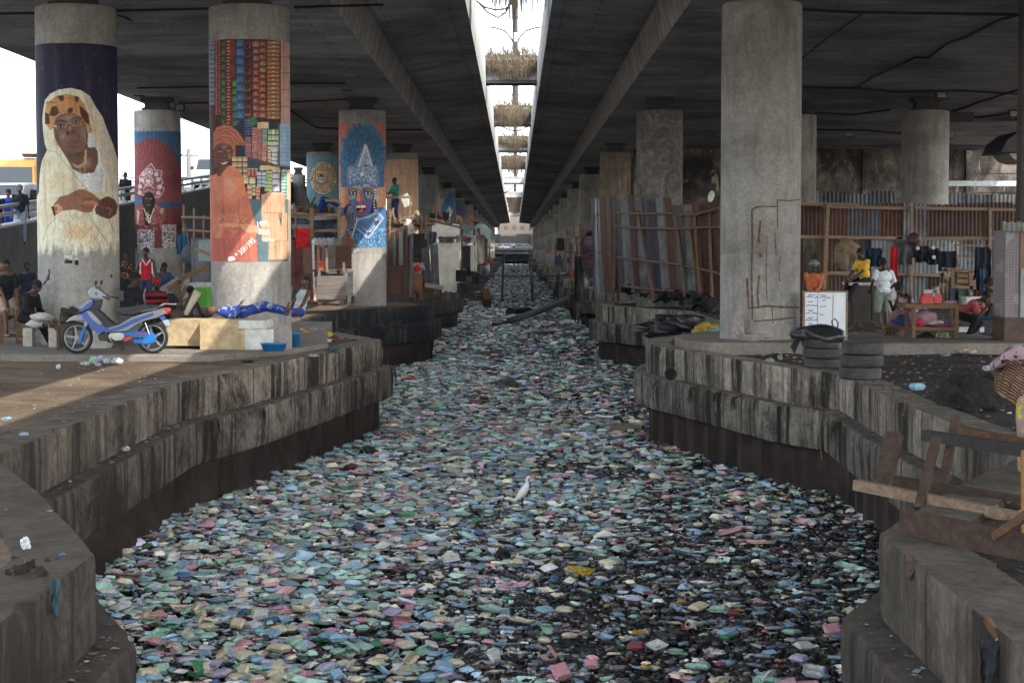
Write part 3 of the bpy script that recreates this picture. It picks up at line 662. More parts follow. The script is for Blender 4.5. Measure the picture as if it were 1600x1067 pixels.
 for k in range(6): v.line([(484 + k * 6, 678), (508, 770)], 3, (46, 104, 74) if k % 2 else (20, 60, 46))
 # the woman
 og = (196, 104, 56)
 v.poly([(30, 420), (70, 400), (150, 348), (205, 372), (240, 430), (262, 520), (290, 600), (330, 760), (345, 1014), (-40, 1014), (-40, 400)], (186, 94, 56))
 v.poly([(30, 420), (70, 430), (150, 350), (205, 372), (245, 430), (262, 540), (180, 620), (120, 660), (80, 640), (50, 560)], og)
 v.shade(150, 480, 70, 110, -.12); v.shade(120, 640, 110, 60, .3)
 v.poly([(60, 760), (250, 750), (262, 900), (258, 1014), (30, 1014), (40, 800)], (176, 78, 56)); v.rect(60, 752, 250, 775, (200, 130, 80))
 for k in range(44):
  x, y = rr.uniform(70, 290), rr.uniform(640, 860); v.line([(x, y), (x + rr.uniform(-20, 20), y + rr.uniform(8, 26)), (x + rr.uniform(-26, 26), y + rr.uniform(20, 40))], 3.5, (206, 146, 84) if rr.random() < .5 else (140, 56, 44), .8)
 for k in range(10): x = rr.uniform(60, 320); v.line([(x, 560 + rr.uniform(0, 60)), (x + rr.uniform(-15, 30), 980)], 5, (140, 60, 42), .35)
 v.rect(0, 850, 345, 1014, (150, 52, 46), .35)
 v.poly([(230, 780), (262, 750), (335, 770), (400, 800), (412, 830), (330, 815), (270, 815)], (214, 134, 96)); v.poly([(40, 770), (60, 750), (110, 800), (90, 860), (50, 850)], (190, 104, 66))
 v.poly([(38, 240), (55, 210), (95, 195), (150, 205), (178, 240), (168, 290), (140, 345), (110, 390), (80, 430), (55, 400), (45, 330)], (104, 56, 40))
 v.shade(118, 222, 34, 24, -.12); v.shade(150, 290, 16, 26, -.12); v.shade(70, 380, 26, 50, .5); v.shade(80, 255, 22, 14, .4); v.shade(142, 250, 20, 12, .4)
 for x, y in ((82, 254), (140, 248)): v.ell(x, y, 11, 5, (190, 170, 150)); v.ell(x, y, 5, 5, (20, 12, 10)); v.line([(x - 16, y - 16), (x, y - 22), (x + 16, y - 16)], 4, (34, 18, 14))
 v.ell(112, 290, 16, 12, (120, 66, 46)); v.ell(104, 297, 5, 4, (36, 20, 16)); v.ell(122, 295, 5, 4, (36, 20, 16))
 v.poly([(80, 325), (105, 332), (140, 318), (128, 345), (104, 355), (88, 345)], (96, 34, 30)); v.poly([(86, 328), (105, 334), (134, 323), (124, 338), (104, 343)], (226, 216, 204))
 v.poly([(38, 240), (36, 130), (60, 85), (110, 66), (160, 74), (205, 110), (258, 190), (250, 212), (190, 208), (192, 285), (170, 290), (176, 240), (150, 205), (95, 195), (55, 210)], (168, 84, 48))
 for p in ([(60, 110), (130, 90), (190, 130), (240, 200)], [(70, 140), (130, 110), (175, 150), (230, 205)], [(45, 180), (100, 150), (160, 160), (180, 200)]): v.line(p, 6, (112, 48, 30), .8); v.line([(a + 3, b - 9) for a, b in p], 5, (206, 120, 74), .6)
 w = (214, 208, 200)
 v.text('1975', 378, 757, 52, w, -.08, .85); v.text('2005', 390, 812, 50, w, 0, .85); v.text('12.Nov', 424, 866, 34, w, 0, .9, .8); v.text('30f1993', 270, 912, 56, w, -.75, .8); v.ell(165, 995, 24, 16, w, .8); v.ell(195, 965, 10, 8, w, .8); v.ell(150, 1000, 12, 22, w, .6)
 v.C[:, 3] = np.where((v.Y0 > 61.5) & (v.Y0 < 408.5), v.C[:, 3], 0)
# ---- white filigree head-dress on crimson feathers
def m_crimson(v):
 rr = random.Random(8); v.tf(205, 160, 4.447)
 v.put(v.Y0 < 388, (24, 84, 122))
 out = [(-60, 300), (60, 280), (110, 252), (170, 252), (230, 285), (290, 350), (340, 450), (380, 600), (420, 690), (-60, 690)]
 v.poly(out, (124, 46, 50), wob=4)
 for k in range(26):
  a = -2.9 + k * .10; x1, y1 = 135 + 330 * math.cos(a), 560 + 330 * math.sin(a)
  v.line([(135 + 60 * math.cos(a), 560 + 60 * math.sin(a)), (x1, y1)], 3, (176, 96, 98), .45)
 for k in range(160):
  x, y = rr.uniform(0, 370), rr.uniform(300, 680); v.line([(x, y), (x + rr.uniform(8, 24), y - rr.uniform(0, 14))], 3, (90, 28, 34) if k % 2 else (150, 66, 68), .5)
 v.shade(300, 520, 80, 160, .4)
 v.ell(275, 860, 130, 170, (116, 38, 44)); v.ell(60, 800, 80, 120, (150, 66, 68)); v.ell(180, 760, 60, 110, (140, 54, 58)); v.rect(-60, 850, 450, 1015, (110, 36, 42)); v.shade(330, 880, 60, 160, .4)
 for k in range(90):
  x, y = rr.uniform(50, 210), rr.uniform(690, 880); v.ell(x, y, 9, 6, (176, 92, 90) if k % 2 else (120, 46, 52), .7)
 wf = (205, 188, 184)
 star = [(140, 425), (165, 470), (215, 480), (205, 520), (222, 560), (205, 575), (230, 600), (215, 640), (190, 662), (60, 640), (52, 600), (60, 560), (55, 520), (85, 480)]
 v.poly(star, (150, 80, 84), .5); v.line(star + star[:1], 4, wf)
 for x, y, r in ((125, 485, 24), (118, 548, 34), (85, 500, 13), (175, 500, 13), (188, 537, 13), (70, 540, 13), (195, 590, 13), (60, 585, 12), (190, 630, 13), (58, 628, 12)):
  v.ring(x, y, r, r, 4, wf); v.ell(x, y, r * .45, r * .45, wf); v.ring(x, y, r * .7, r * .7, 2.5, wf)
 v.line([(85, 600), (118, 560), (160, 600)], 4, wf); v.line([(80, 625), (120, 610), (165, 625)], 5, (170, 140, 100))
 v.ell(122, 690, 44, 66, (30, 24, 26)); v.poly([(80, 740), (95, 860), (130, 850), (160, 740), (120, 760)], (40, 26, 28)); v.line([(88, 740), (110, 790), (125, 840), (140, 790), (158, 740)], 7, (196, 184, 130))
 for k in range(4): v.ring(112 + (k % 2) * 14, 780 + k * 16, 10, 8, 4, (206, 196, 140))
 v.line([(100, 672), (115, 668)], 5, (150, 120, 90)); v.line([(128, 668), (143, 672)], 5, (150, 120, 90)); v.ell(122, 690, 7, 9, (62, 46, 42)); v.line([(108, 712), (122, 718), (136, 712)], 5, (120, 90, 84))
 v.poly([(40, 740), (60, 760), (50, 850), (38, 840)], (190, 176, 130)); v.poly([(200, 740), (225, 735), (220, 775), (205, 775)], (176, 160, 110)); v.poly([(20, 660), (60, 650), (80, 700), (40, 720), (20, 700)], (40, 100, 140)); v.poly([(170, 690), (270, 700), (360, 700), (360, 720), (240, 740), (190, 720)], (30, 70, 110))
 # pasted sheets
 for x0, x1, y0, y1 in ((42, 160, 884, 1040), (214, 312, 850, 1035)):
  v.rect(x0, y0, x1, y1, (178, 178, 178))
  for k in range(230): a, b = rr.uniform(x0, x1), rr.uniform(y0, y1); v.ell(a, b, rr.uniform(2, 7), rr.uniform(2, 5), (40, 42, 50) if rr.random() < .7 else (150, 90, 70), .9)
 v.ring(263, 900, 46, 50, 6, (150, 140, 136))
 v.C[:, 3] = np.where((v.Y0 > 205 + 1.2 * np.sin(v.X0)) & (v.Y0 < 388 + 6 * (v.X0 < 242)), v.C[:, 3], 0)
# ---- the laughing face with the jewelled crown
def m_crown(v):
 rr = random.Random(9); v.tf(525, 160, 4.447)
 v.put((v.Y0 > 193) & (v.Y0 < 388), (186, 92, 62))
 v.rect(-100, 560, 60, 760, (206, 128, 84)); v.rect(260, 560, 500, 740, (214, 134, 92))
 v.ell(185, 400, 150, 235, (26, 92, 134)); v.rect(35, 400, 335, 590, (30, 96, 138)); 
 for k in range(420):
  a = rr.uniform(0, 6.283); q = math.sqrt(rr.random()); x, y = 185 + 150 * q * math.cos(a), 390 + 225 * q * math.sin(a)
  d = math.atan2(y - 600, x - 185); v.line([(x, y), (x + 22 * math.cos(d + .9), y + 22 * math.sin(d + .9))], 3, (66, 140, 176) if k % 3 else (14, 50, 84), .6)
 for k in range(150): a = rr.uniform(-3.3, .15); x, y = 185 + 146 * math.cos(a), 400 + 228 * math.sin(a); q = rr.uniform(.04, .16); v.line([(x, y), (x + (x - 185) * q, y + (y - 460) * q)], 8, (26, 92, 134) if k % 2 else (44, 116, 156))
 for k in range(13): d = -3.0 + k * .23; v.line([(185, 560), (185 + 250 * math.cos(d) * .62, 560 + 330 * math.sin(d))], 4, (14, 46, 76), .55)
 v.rect(-100, 730, 500, 1010, (34, 96, 146))
 for k in range(300): x, y = rr.uniform(100, 350), rr.uniform(860, 1005); v.ell(x, y, 5, 7, (90, 156, 190) if k % 2 else (24, 70, 120), .6)
 # shoulder and arm
 v.poly([(50, 740), (90, 700), (140, 760), (130, 900), (80, 880), (60, 800)], (38, 34, 50)); v.poly([(25, 800), (60, 780), (80, 860), (60, 920), (20, 960)], (196, 130, 80)); v.poly([(25, 1010), (60, 920), (100, 890), (140, 1010)], (136, 84, 54)); v.line([(45, 900), (80, 880), (105, 920)], 9, (130, 150, 160))
 for k in range(7): v.line([(90 + 7 * k, 720), (70 + 12 * k, 800), (90 + 8 * k, 880)], 3, (190, 180, 210), .8)
 # face
 v.poly([(84, 600), (120, 570), (200, 560), (270, 580), (276, 660), (258, 720), (230, 780), (190, 812), (150, 800), (112, 750), (88, 690)], (44, 90, 150))
 v.poly([(255, 690), (276, 660), (285, 720), (250, 790), (200, 815), (230, 780)], (22, 26, 50))
 v.poly([(92, 600), (130, 575), (185, 590), (180, 620), (130, 612), (96, 625)], (160, 146, 96)); v.poly([(190, 590), (240, 575), (262, 600), (258, 625), (215, 612)], (150, 130, 74))
 v.poly([(88, 650), (140, 646), (130, 668), (95, 680)], (140, 160, 74)); v.poly([(200, 640), (256, 640), (246, 676), (215, 664)], (130, 160, 80)); v.poly([(225, 670), (256, 670), (245, 740), (226, 720)], (120, 60, 140), .8)
 v.poly([(150, 610), (176, 608), (190, 660), (200, 690), (168, 704), (138, 690), (150, 650)], (176, 70, 46)); v.poly([(150, 612), (164, 610), (166, 690), (142, 688)], (206, 130, 60)); v.ell(152, 692, 7, 5, (40, 16, 22)); v.ell(184, 690, 7, 5, (40, 16, 22))
 for x in (118, 222): v.ell(x, 632, 26, 13, (26, 26, 60)); v.ell(x, 633, 18, 8, (224, 220, 214)); v.ell(x, 633, 8, 8, (20, 14, 18)); v.line([(x - 32, 616), (x - 5, 598), (x + 34, 612)], 6, (14, 20, 50))
 v.poly([(126, 718), (150, 706), (170, 712), (212, 706), (222, 730), (205, 770), (170, 788), (140, 770)], (150, 48, 66)); v.poly([(136, 720), (170, 716), (210, 714), (206, 745), (176, 768), (148, 760)], (38, 14, 24)); v.poly([(138, 720), (172, 716), (208, 715), (204, 734), (172, 736), (142, 732)], (228, 220, 206)); v.poly([(150, 756), (176, 764), (198, 748), (176, 746)], (200, 84, 92)); v.line([(171, 716), (171, 736)], 2, (60, 40, 40))
 v.poly([(112, 700), (126, 700), (120, 750), (100, 720)], (90, 60, 140), .8); v.line([(120, 690), (108, 735), (140, 790)], 6, (60, 150, 120), .8); v.poly([(215, 735), (240, 700), (245, 740), (225, 775), (205, 790)], (70, 70, 170), .8)
 # crown beads
 crn = [(205, 285), (240, 360), (255, 440), (296, 455), (302, 560), (270, 600), (210, 565), (160, 565), (90, 600), (72, 540), (76, 450), (125, 440), (163, 360)]; v.poly(crn, (92, 120, 156)); v.clip = None; v.poly([(205, 310), (222, 400), (210, 520), (190, 520), (182, 400)], (40, 76, 124))
 for k in range(300):
  y = rr.uniform(305, 585); wdt = 8 + (y - 300) * .28 if y < 445 else 98; x = 188 + rr.uniform(-wdt, wdt)
  if y < 440: x = 205 + rr.uniform(-wdt, wdt)
  v.ell(x, y, 6, 6, (138, 158, 184)); v.ell(x - 1, y - 2, 2.4, 2.4, (196, 206, 218))
 for k in range(26): t = k / 25; v.ell(160 + (205 - 160) * t, 440 - 145 * t, 6, 6, (190, 200, 212)); v.ell(250 - 45 * t, 440 - 145 * t, 6, 6, (190, 200, 212))
 v.ell(182, 500, 14, 14, (214, 214, 200))
 for k in range(22): a = k / 21; v.ell(82 + 205 * a, 590 - 34 * math.sin(a * 3.14), 9, 9, (34, 70, 150)); v.ell(82 + 205 * a, 588 - 34 * math.sin(a * 3.14), 4, 4, (150, 170, 210))
 for k in range(9): v.ell(268 + 3 * math.sin(k), 610 + k * 20, 6, 6, (196, 206, 220))
 v.ring(284, 668, 9, 12, 4, (180, 190, 200))
 # collar
 wc = (150, 170, 190)
 v.poly([(150, 810), (250, 770), (300, 745), (330, 800), (225, 945), (150, 880)], (58, 108, 158)); v.line([(282, 760), (330, 805), (225, 942), (150, 880)], 8, wc); v.line([(262, 800), (296, 828), (228, 905), (185, 870)], 7, wc); v.line([(150, 812), (230, 800), (290, 750)], 8, wc); v.line([(150, 810), (110, 940)], 10, (170, 190, 206)); v.poly([(262, 830), (296, 815), (300, 835), (272, 862)], (76, 50, 44)); v.poly([(212, 905), (228, 900), (243, 908), (228, 922)], (76, 50, 44))
 for k in range(14): v.ell(165 + k * 10, 815 - k * 3.5, 6, 6, wc)
 for k in range(40): v.ell(rr.uniform(170, 260), rr.uniform(820, 880), 4, 4, (44, 90, 160) if k % 3 else (130, 60, 70), .8)
 v.text('R*', 140, 1034, 46, (200, 200, 196))
 v.C[:, 3] = np.where(v.Y0 < 193, 0, np.where(v.Y0 < 387, v.C[:, 3], np.where((v.X > 110) & (v.X < 170) & (v.C[:, :3].sum(1) > .9), 1, 0)))
# ---- the school roundel
def m_school(v):
 v.tf(470, 210, 9.7)
 v.put(v.Y0 > 242, (84, 128, 146)); v.ell(330, 400, 300, 200, (104, 148, 164), .4, soft=.8)
 cx, cy = 338, 662
 v.ell(cx, cy, 214, 258, (34, 36, 38)); v.ell(cx, cy, 206, 250, (176, 164, 142)); v.ring(cx, cy, 158, 176, 6, (34, 36, 38)); v.ell(cx, cy, 154, 172, (176, 138, 92))
 ink = (36, 36, 40)
 def arc(t, a0, a1, rx, ry, flip=False):
  for i, ch in enumerate(t):
   if ch == ' ': continue
   a = a0 + (a1 - a0) * i / max(1, len(t) - 1); x, y = cx + rx * math.cos(a), cy + ry * math.sin(a)
   v.text(ch, x, y, 52, ink, a + math.pi / 2 if not flip else a - math.pi / 2, .95)
 arc('MARY PRIVATE SCHOOL', R(172), R(368 + 2), 182, 212)
 arc('J2 ROAD STREET LAGOS', R(156), R(24), 182, 214, True)
 v.poly([(218, 540), (402, 540), (402, 700), (310, 760), (218, 700)], ink); v.poly([(226, 550), (394, 550), (394, 696), (310, 748), (226, 696)], (184, 160, 124))
 v.text('SMS', 310, 630, 96, ink, 0, .82); v.line([(248, 684), (372, 684)], 8, ink); v.line([(205, 712), (250, 745), (310, 768), (370, 745), (425, 705)], 26, (150, 122, 88)); v.line([(205, 712), (250, 745), (310, 768), (370, 745), (425, 705)], 3, ink)
 v.poly([(255, 520), (310, 500), (365, 520), (345, 536), (275, 536)], (196, 130, 60)); v.ell(310, 800, 40, 14, (150, 100, 50))
 for k in range(14): v.line([(215 + k * 16, 735 + 14 * math.sin(k * .24 + .2) * 1.6), (222 + k * 16, 748 + 14 * math.sin(k * .24 + .2) * 1.6)], 4, ink)
def m_peach(v):
 v.put(v.Y0 > 249, (196, 146, 108)); v.ell(628, 300, 26, 80, (212, 160, 120), .4, soft=.8)
def m_bluebird(v):
 v.put(v.Y0 > 302, (176, 140, 100)); v.ell(706, 322, 12, 22, (30, 100, 150)); v.ell(698, 330, 9, 14, (40, 120, 160)); v.poly([(688, 345), (702, 322), (708, 330), (706, 345)], (200, 190, 176)); v.poly([(700, 345), (708, 332), (712, 336), (706, 346)], (30, 84, 140)); v.rect(680, 303, 700, 310, (110, 120, 122))
def m_violet(v):
 v.put(v.Y0 > 313, (110, 70, 80)); v.ell(716, 342, 10, 16, (150, 60, 60)); v.ell(722, 330, 9, 9, (70, 70, 120)); v.rect(708, 312, 730, 320, (60, 110, 120)); v.ell(716, 346, 6, 10, (190, 130, 110))
# ---- place the painted columns
def pc(*a, **k): return column(*a, **k)
r_, c_, rad = column(123, 62, 35, 'bridge column painted with an elder in a cream veil and gold head wrap'); mural(r_, c_, rad, 67, 450, .0105, m_elder)
r_, c_, rad = column(392, 62, 35, 'bridge column painted with a smiling woman in orange beside stacked market goods'); mural(r_, c_, rad, 61, 409, .0082, m_market)
r_, c_, rad = column(248, 36, 61, 'bridge column painted with a crimson feathered figure in white filigree headdress'); mural(r_, c_, rad, 204, 396, .014, m_crimson, gain=1.4)
r_, c_, rad = column(567, 36.5, 61, 'bridge column painted with a laughing blue face under a beaded crown'); mural(r_, c_, rad, 192, 396, .014, m_crown)
r_, c_, rad = column(505, 25, 87, 'bridge column painted pale blue with a round school emblem'); mural(r_, c_, rad, 242, 330, .016, m_school)
r_, c_, rad = column(629, 24.5, 88, 'plain peach painted bridge column behind the arched door'); mural(r_, c_, rad, 248, 400, .05, m_peach)
r_, c_, rad = column(670, 16.5, 113, 'bare grey bridge column behind the white sheeted shack, right of the peach one')
r_, c_, rad = column(699, 12.6, 139, 'distant bridge column with a blue and sand coloured mural'); mural(r_, c_, rad, 301, 345, .03, m_bluebird)
r_, c_, rad = column(716, 10.5, 165, 'distant bridge column with a small violet and red mural'); mural(r_, c_, rad, 313, 352, .04, m_violet)
column(467, 11, 113, 'bare grey bridge column between the market mural and the school emblem column', group='round concrete columns carrying the flyover')
# right hand side, unpainted
big, bc, br_ = column(1188, 62, 35, 'broad bare concrete bridge column with rusty rectangle stains above the streaked wall', top=8.62)
column(1030, 36, 61, 'bare bridge column with rough spalled face behind the leaning corrugated fence', mat=spalled())
column(1444, 36, 61, 'mottled grey bridge column rising behind the clothes rail stall')
column(1241, 33, 63, 'bare bridge column mostly hidden behind the broad stained column', mat=M_colg)
column(961, 24, 87, 'brown sooty bridge column beside the purple cable coil', mat=concrete('column_brown', (.30, .24, .19), dark=.45, streak=.8, stain=(.05, .04, .035)))
ORD = 'first second third fourth fifth sixth seventh eighth ninth tenth eleventh twelfth thirteenth fourteenth fifteenth sixteenth seventeenth eighteenth nineteenth twentieth'.split()
for k in range(9):
 D = 191 + 26 * k; px = 800 - 5.15 / D * F + 4; hw = .78 / D * F
 if k == 0:
  far_l, _, _ = column(px, hw, D, 'small far off bridge column in the row dwindling beyond the painted ones', group='far bridge columns on the mural side', base=QZ - .1); src = (far_l, D)
 else:
  c = copy_tree(far_l); p = at(px, 388, D); c.location = (p.x, D, QZ - .1); c['label'] = ORD[k] + ' of the far bridge columns beyond the painted row'
for k in range(12):
 D = 113 + 26 * k; px = 804 + 4.85 / D * F; hw = .77 / D * F
 if k == 0:
  far_r, _, _ = column(px, hw, D, 'tall bare bridge column in the receding row beyond the purple cable coil', group='far bridge columns on the fence side')
 else:
  c = copy_tree(far_r); p = at(px, 388, D); c.location = (p.x, D, QZ - .1)
  c['label'] = ORD[k] + ' of the bare bridge columns receding beyond the purple cable coil'
# spalled plaster on the rough column, rust marks on the broad one
def col_marks(px, D, rad, items, root, name, mat):
 c = at(px, 388, D); mb = MB(); r2 = rad + .004
 fd = math.atan2(-c.y, -c.x)
 for pts, w in items:
  rr = []
  for q in range(len(pts) - 1):
   (x1, y1), (x2, y2) = pts[q], pts[q + 1]; n = max(2, int(math.hypot(x2 - x1, y2 - y1) / 3))
   rr += [(x1 + (x2 - x1) * i / n, y1 + (y2 - y1) * i / n) for i in range(n + (q == len(pts) - 2))]
  L, Rr = [], []
  for i, (x, y) in enumerate(rr):
   a, b = rr[max(0, i - 1)], rr[min(len(rr) - 1, i + 1)]; dx, dy = b[0] - a[0], b[1] - a[1]; l = math.hypot(dx, dy) + 1e-6
   ww = w * (.55 + .9 * abs(mnoise.noise(Vector((x * .31, y * .31, 2)))))
   for s, out in ((1, L), (-1, Rr)):
    qx, qy = x + s * ww * -dy / l, y + s * ww * dx / l
    sn = max(-.99, min(.99, (qx - px) / (rad / D * F))); th = fd + math.asin(sn); z = at(800, qy, D - rad * math.cos(math.asin(sn))).z
    out.append((c.x + r2 * math.cos(th), D + r2 * math.sin(th), z))
  n = len(L); mb.add(L + Rr, [(i, i + 1, n + i + 1, n + i) for i in range(n - 1)])
 part(mb, name, mat, root)
M_ruststain = plain('rust_stain', (.12, .07, .045), .9, .5, 12)
col_marks(1188, 35, br_, [([(1175, 327), (1185, 323), (1212, 323)], 1.6), ([(1175, 327), (1176, 380), (1175, 425), (1177, 500)], 1.8), ([(1212, 313), (1232, 314), (1249, 312)], 1.3), ([(1213, 315), (1214, 357)], 1.3), ([(1188, 345), (1186, 365), (1185, 380)], 2.4), ([(1186, 395), (1190, 402)], 3), ([(1187, 430), (1184, 460), (1186, 478)], 1.8), ([(1170, 482), (1200, 478), (1225, 480), (1248, 480)], 2.2), ([(1168, 435), (1171, 480)], 1.6), ([(1178, 502), (1205, 500), (1240, 496)], 1.6), ([(1198, 370), (1197, 430), (1199, 470)], .8), ([(1210, 365), (1212, 400)], .9), ([(1206, 480), (1208, 505)], 1.2), ([(1219, 400), (1216, 420), (1218, 440)], .8)], big, 'rust_mark', M_ruststain)
# ================================================================ FLOATING LITTER
def tri(mb):
 v = np.array(mb.v, float); t = []
 for f in mb.f:
  for i in range(1, len(f) - 1): t.append((f[0], f[i], f[i + 1]))
 return v, np.array(t)
def octo(w, d, c):
 c *= .45
 a, b = w / 2, d / 2
 return [(-a + c, -b), (a - c, -b), (a, -b + c), (a, b - c), (a - c, b), (-a + c, b), (-a, b - c), (-a, -b + c)]
def dish(mb, w, d, h, t=.006, lip=.012, col=None, M=None, emb=False):
 """foam half shell, open side up"""
 L = []
 for k, (ww, z, c) in enumerate(((.76, 0, .03), (.97, h, .03), (1 + lip / w, h + .001, .03), (1 + lip / w, h + .006, .03), (.95, h + .006, .03), (.74, t, .03))):
  L += [Vector((x, y, z)) for x, y in octo(w * ww, d * ww, c)]
 if M: L = [M @ p for p in L]
 n = 8; fs = [(j * n + i, j * n + (i + 1) % n, (j + 1) * n + (i + 1) % n, (j + 1) * n + i) for j in range(5) for i in range(n)]
 fs += [tuple(range(n))[::-1], tuple(range(5 * n, 6 * n))]
 mb.add(L, fs, col)
 if emb:
  for dy in (-.25, 0, .25):
   P = [Vector((x + 0, y + dy * d, z)) for z in (-.0035, .001) for x, y in octo(w * .6, .02, .004)]
   if M: P = [M @ p for p in P]
   mb.add(P, [(0, 7, 6, 5, 4, 3, 2, 1)] + [(i, (i + 1) % 8, 8 + (i + 1) % 8, 8 + i) for i in range(8)], col)
 return mb
FLIP = Matrix.Rotation(math.pi, 4, 'X')
def closed_box():
 a = dish(MB(), .2, .19, .042); b = dish(MB(), .2, .19, .040, M=Matrix.Translation((0, 0, .092)) @ FLIP, emb=True); return a, b
def open_box(ang):
 a = dish(MB(), .2, .19, .042); H = Matrix.Translation((0, .1, .045)) @ Matrix.Rotation(-ang, 4, 'X') @ Matrix.Translation((0, -.1, -.045))
 b = dish(MB(), .2, .19, .040, M=H @ Matrix.Translation((0, 0, .092)) @ FLIP, emb=True); return a, b
def bottle_mb(n=12, L=.24, r=.035):
 mb = MB(); prof = [(.006, 0), (r * .85, .004), (r, .016), (r, L * .2), (r * .93, L * .23), (r, L * .26), (r, L * .55), (r * .93, L * .58), (r * .98, L * .66), (r * .8, L * .76), (r * .42, L * .88), (r * .36, L * .93)]
 mb.lathe(prof, n=n, M=Euler((0, R(90), 0)).to_matrix()); return mb
def cap_mb(n=10, L=.24, r=.035):
 mb = MB(); mb.lathe([(r * .42, L * .925), (r * .42, L * .985), (r * .36, L)], n=n, M=Euler((0, R(90), 0)).to_matrix()); return mb
def sleeve_mb(n=12, L=.24, r=.035):
 mb = MB(); mb.lathe([(r * 1.015, L * .3), (r * 1.02, L * .52)], n=n, M=Euler((0, R(90), 0)).to_matrix()); mb.f = mb.f[:-2]; mb.c = mb.c[:-2]; mb.sm = mb.sm[:-2]; return mb
def bag_mb(seed, s=.13, nu=14, nv=9, flat=.42):
 mb = MB(); mb.ell((0, 0, s * flat * .5), (s, s * .75, s * flat), nu=nu, nv=nv); v = []
 for p in mb.v:
  q = Vector(p) * (1 / s); k = 1 + .55 * mnoise.noise(q * 1.8 + Vector((seed * 3.1, 0, 0))) + .3 * mnoise.noise(q * 5 + Vector((0, seed * 1.7, 0)))
  r_ = abs(mnoise.noise(q * 3.2 + Vector((seed, seed, 0)))) * -.5
  v.append(tuple(Vector(p) * (k + r_)))
 mb.v = v; mb.sm = [False] * len(mb.f); return mb
def sheet_mb(seed, s=.065, n=3):
 mb = MB(); mb.grid(lambda u, v_: (s * (u - .5) * 2 + .02 * mnoise.noise(Vector((u * 4, v_ * 4, seed))), s * 1.3 * (v_ - .5) + .02 * mnoise.noise(Vector((u * 4, v_ * 4, seed + 9))), (.02 + .035 * mnoise.noise(Vector((u * 3.1, v_ * 3.1, seed * 2.3))) * 1.0)), n, n, sm=False); return mb
def cup_mb():
 mb = MB(); mb.lathe([(.001, 0), (.028, 0), (.04, .1), (.036, .1), (.026, .01)], n=8, M=Euler((0, R(80), 0)).to_matrix()); return mb
def clump(seed, s=.05):
 return bag_mb(seed, s, 8, 6, .5)
def cmb(*ms):
 o = MB()
 for m in ms: o.add(m.v, m.f)
 return o
T = {}
T['box'] = [tri(cmb(*closed_box())), tri(cmb(*open_box(R(170)))), tri(dish(MB(), .2, .19, .042)), tri(dish(MB(), .21, .19, .045, M=Matrix.Translation((0, 0, .05)) @ FLIP))]
T['bottle'] = [tri(cmb(bottle_mb(7), cap_mb(6))), tri(cmb(bottle_mb(7, .2, .03), cap_mb(6, .2, .03)))]
T['bag'] = [tri(bag_mb(k, .075, 9, 7)) for k in range(7)]
T['sheet'] = [tri(sheet_mb(k * 3.3)) for k in range(8)]
T['cup'] = [tri(cup_mb())]
T['clump'] = [tri(clump(k + 20)) for k in range(7)]
T['chip'] = [tri(sheet_mb(k * 5.1 + 1, .03, 2)) for k in range(8)]
T['lo'] = [tri(MB().box((0, 0, .03), (.2, .18, .06), taper=.75)), tri(bag_mb(3, .09, 6, 4)), tri(MB().box((0, 0, .02), (.22, .12, .04), taper=.8))]
PAL = {'mint green': (172, 226, 202), 'sky blue': (150, 204, 232), 'dusty pink': (236, 165, 175), 'cream': (240, 228, 186), 'lilac': (205, 196, 232), 'off white': (226, 230, 226), 'dark red': (150, 52, 62), 'leaf green': (60, 150, 100), 'royal blue': (46, 104, 168)}
PK = list(PAL); PW = np.array([.25, .19, .10, .21, .05, .15, .015, .02, .015]); PW /= PW.sum()
DULL = [(48, 46, 45), (20, 20, 23), (70, 58, 44), (56, 64, 74), (26, 26, 28), (100, 96, 90), (48, 43, 38), (82, 90, 95), (18, 18, 20)]
BOTC = [(120, 140, 150), (150, 165, 170), (96, 120, 140), (80, 120, 160), (140, 150, 140), (60, 90, 130)]
GREY = [(156, 158, 154), (142, 140, 132), (182, 180, 168), (118, 124, 126), (152, 146, 134), (172, 172, 166)]
BRIGHT = [(200, 60, 50), (230, 180, 50), (40, 110, 190), (230, 120, 60), (235, 235, 230), (60, 150, 110)]
SPAL = PAL
wl, wr = wall_pts(-1), wall_pts(1)
def edge(pts, y): return np.interp(y, [p[1] for p in pts], [p[0] for p in pts])
def colour_prob(x, y):
 left = 1 / (1 + math.exp((x + .6) * 1.1)); far = min(1, max(0, (y - 21) / 14))
 p = .03 + .46 * left + .36 * far + .34 * mnoise.noise(Vector((x * .5, y * .28, 3)))
 if y < 24 and x > -.5: p -= .08
 return max(.06, min(.78, p * .97))
items = []
def spawn(y0, y1, dens, sc, kinds):
 A = (y1 - y0) * 9.8; n = int(A * dens)
 ys = nr.uniform(y0, y1, n); el, er = edge(wl, ys) - .1, edge(wr, ys) + .1; us = nr.rand(n)
 for y, a, b, u in zip(ys, el, er, us):
  if y < 15.5 and False: continue
  x = a - .15 + (b - a + .3) * u
  k = kinds(x, y); items.append([k, x, y, sc * min(1.12, max(.30, nr.lognormal(-.48, .42)))])
def kn(x, y):
 p = colour_prob(x, y); r = nr.rand()
 if r < .52 * p: return 'box'
 if r < .52 * p + .06: return 'bottle'
 if r < .70 * p + .13: return 'sheet'
 if r < .70 * p + .19: return 'bag'
 if r < .70 * p + .21: return 'cup'
 return 'clump' if nr.rand() < .7 else 'chip'
spawn(15.4, 30, 300, .78, kn); spawn(30, 60, 120, .92, kn); spawn(60, 120, 32, 1.2, kn)
spawn(120, 300, 6.5, 1.6, lambda x, y: 'lo'); spawn(300, 446, 2, 2.8, lambda x, y: 'lo')
def seen(x, y): 
 px, py = project([[x, y, .06]]); px, py = px[0], py[0]; k = 11.2 / y
 return -2.40 < x * k < 2.14 and py < 1064
indiv = {'box': [], 'bottle': [], 'bag': []}
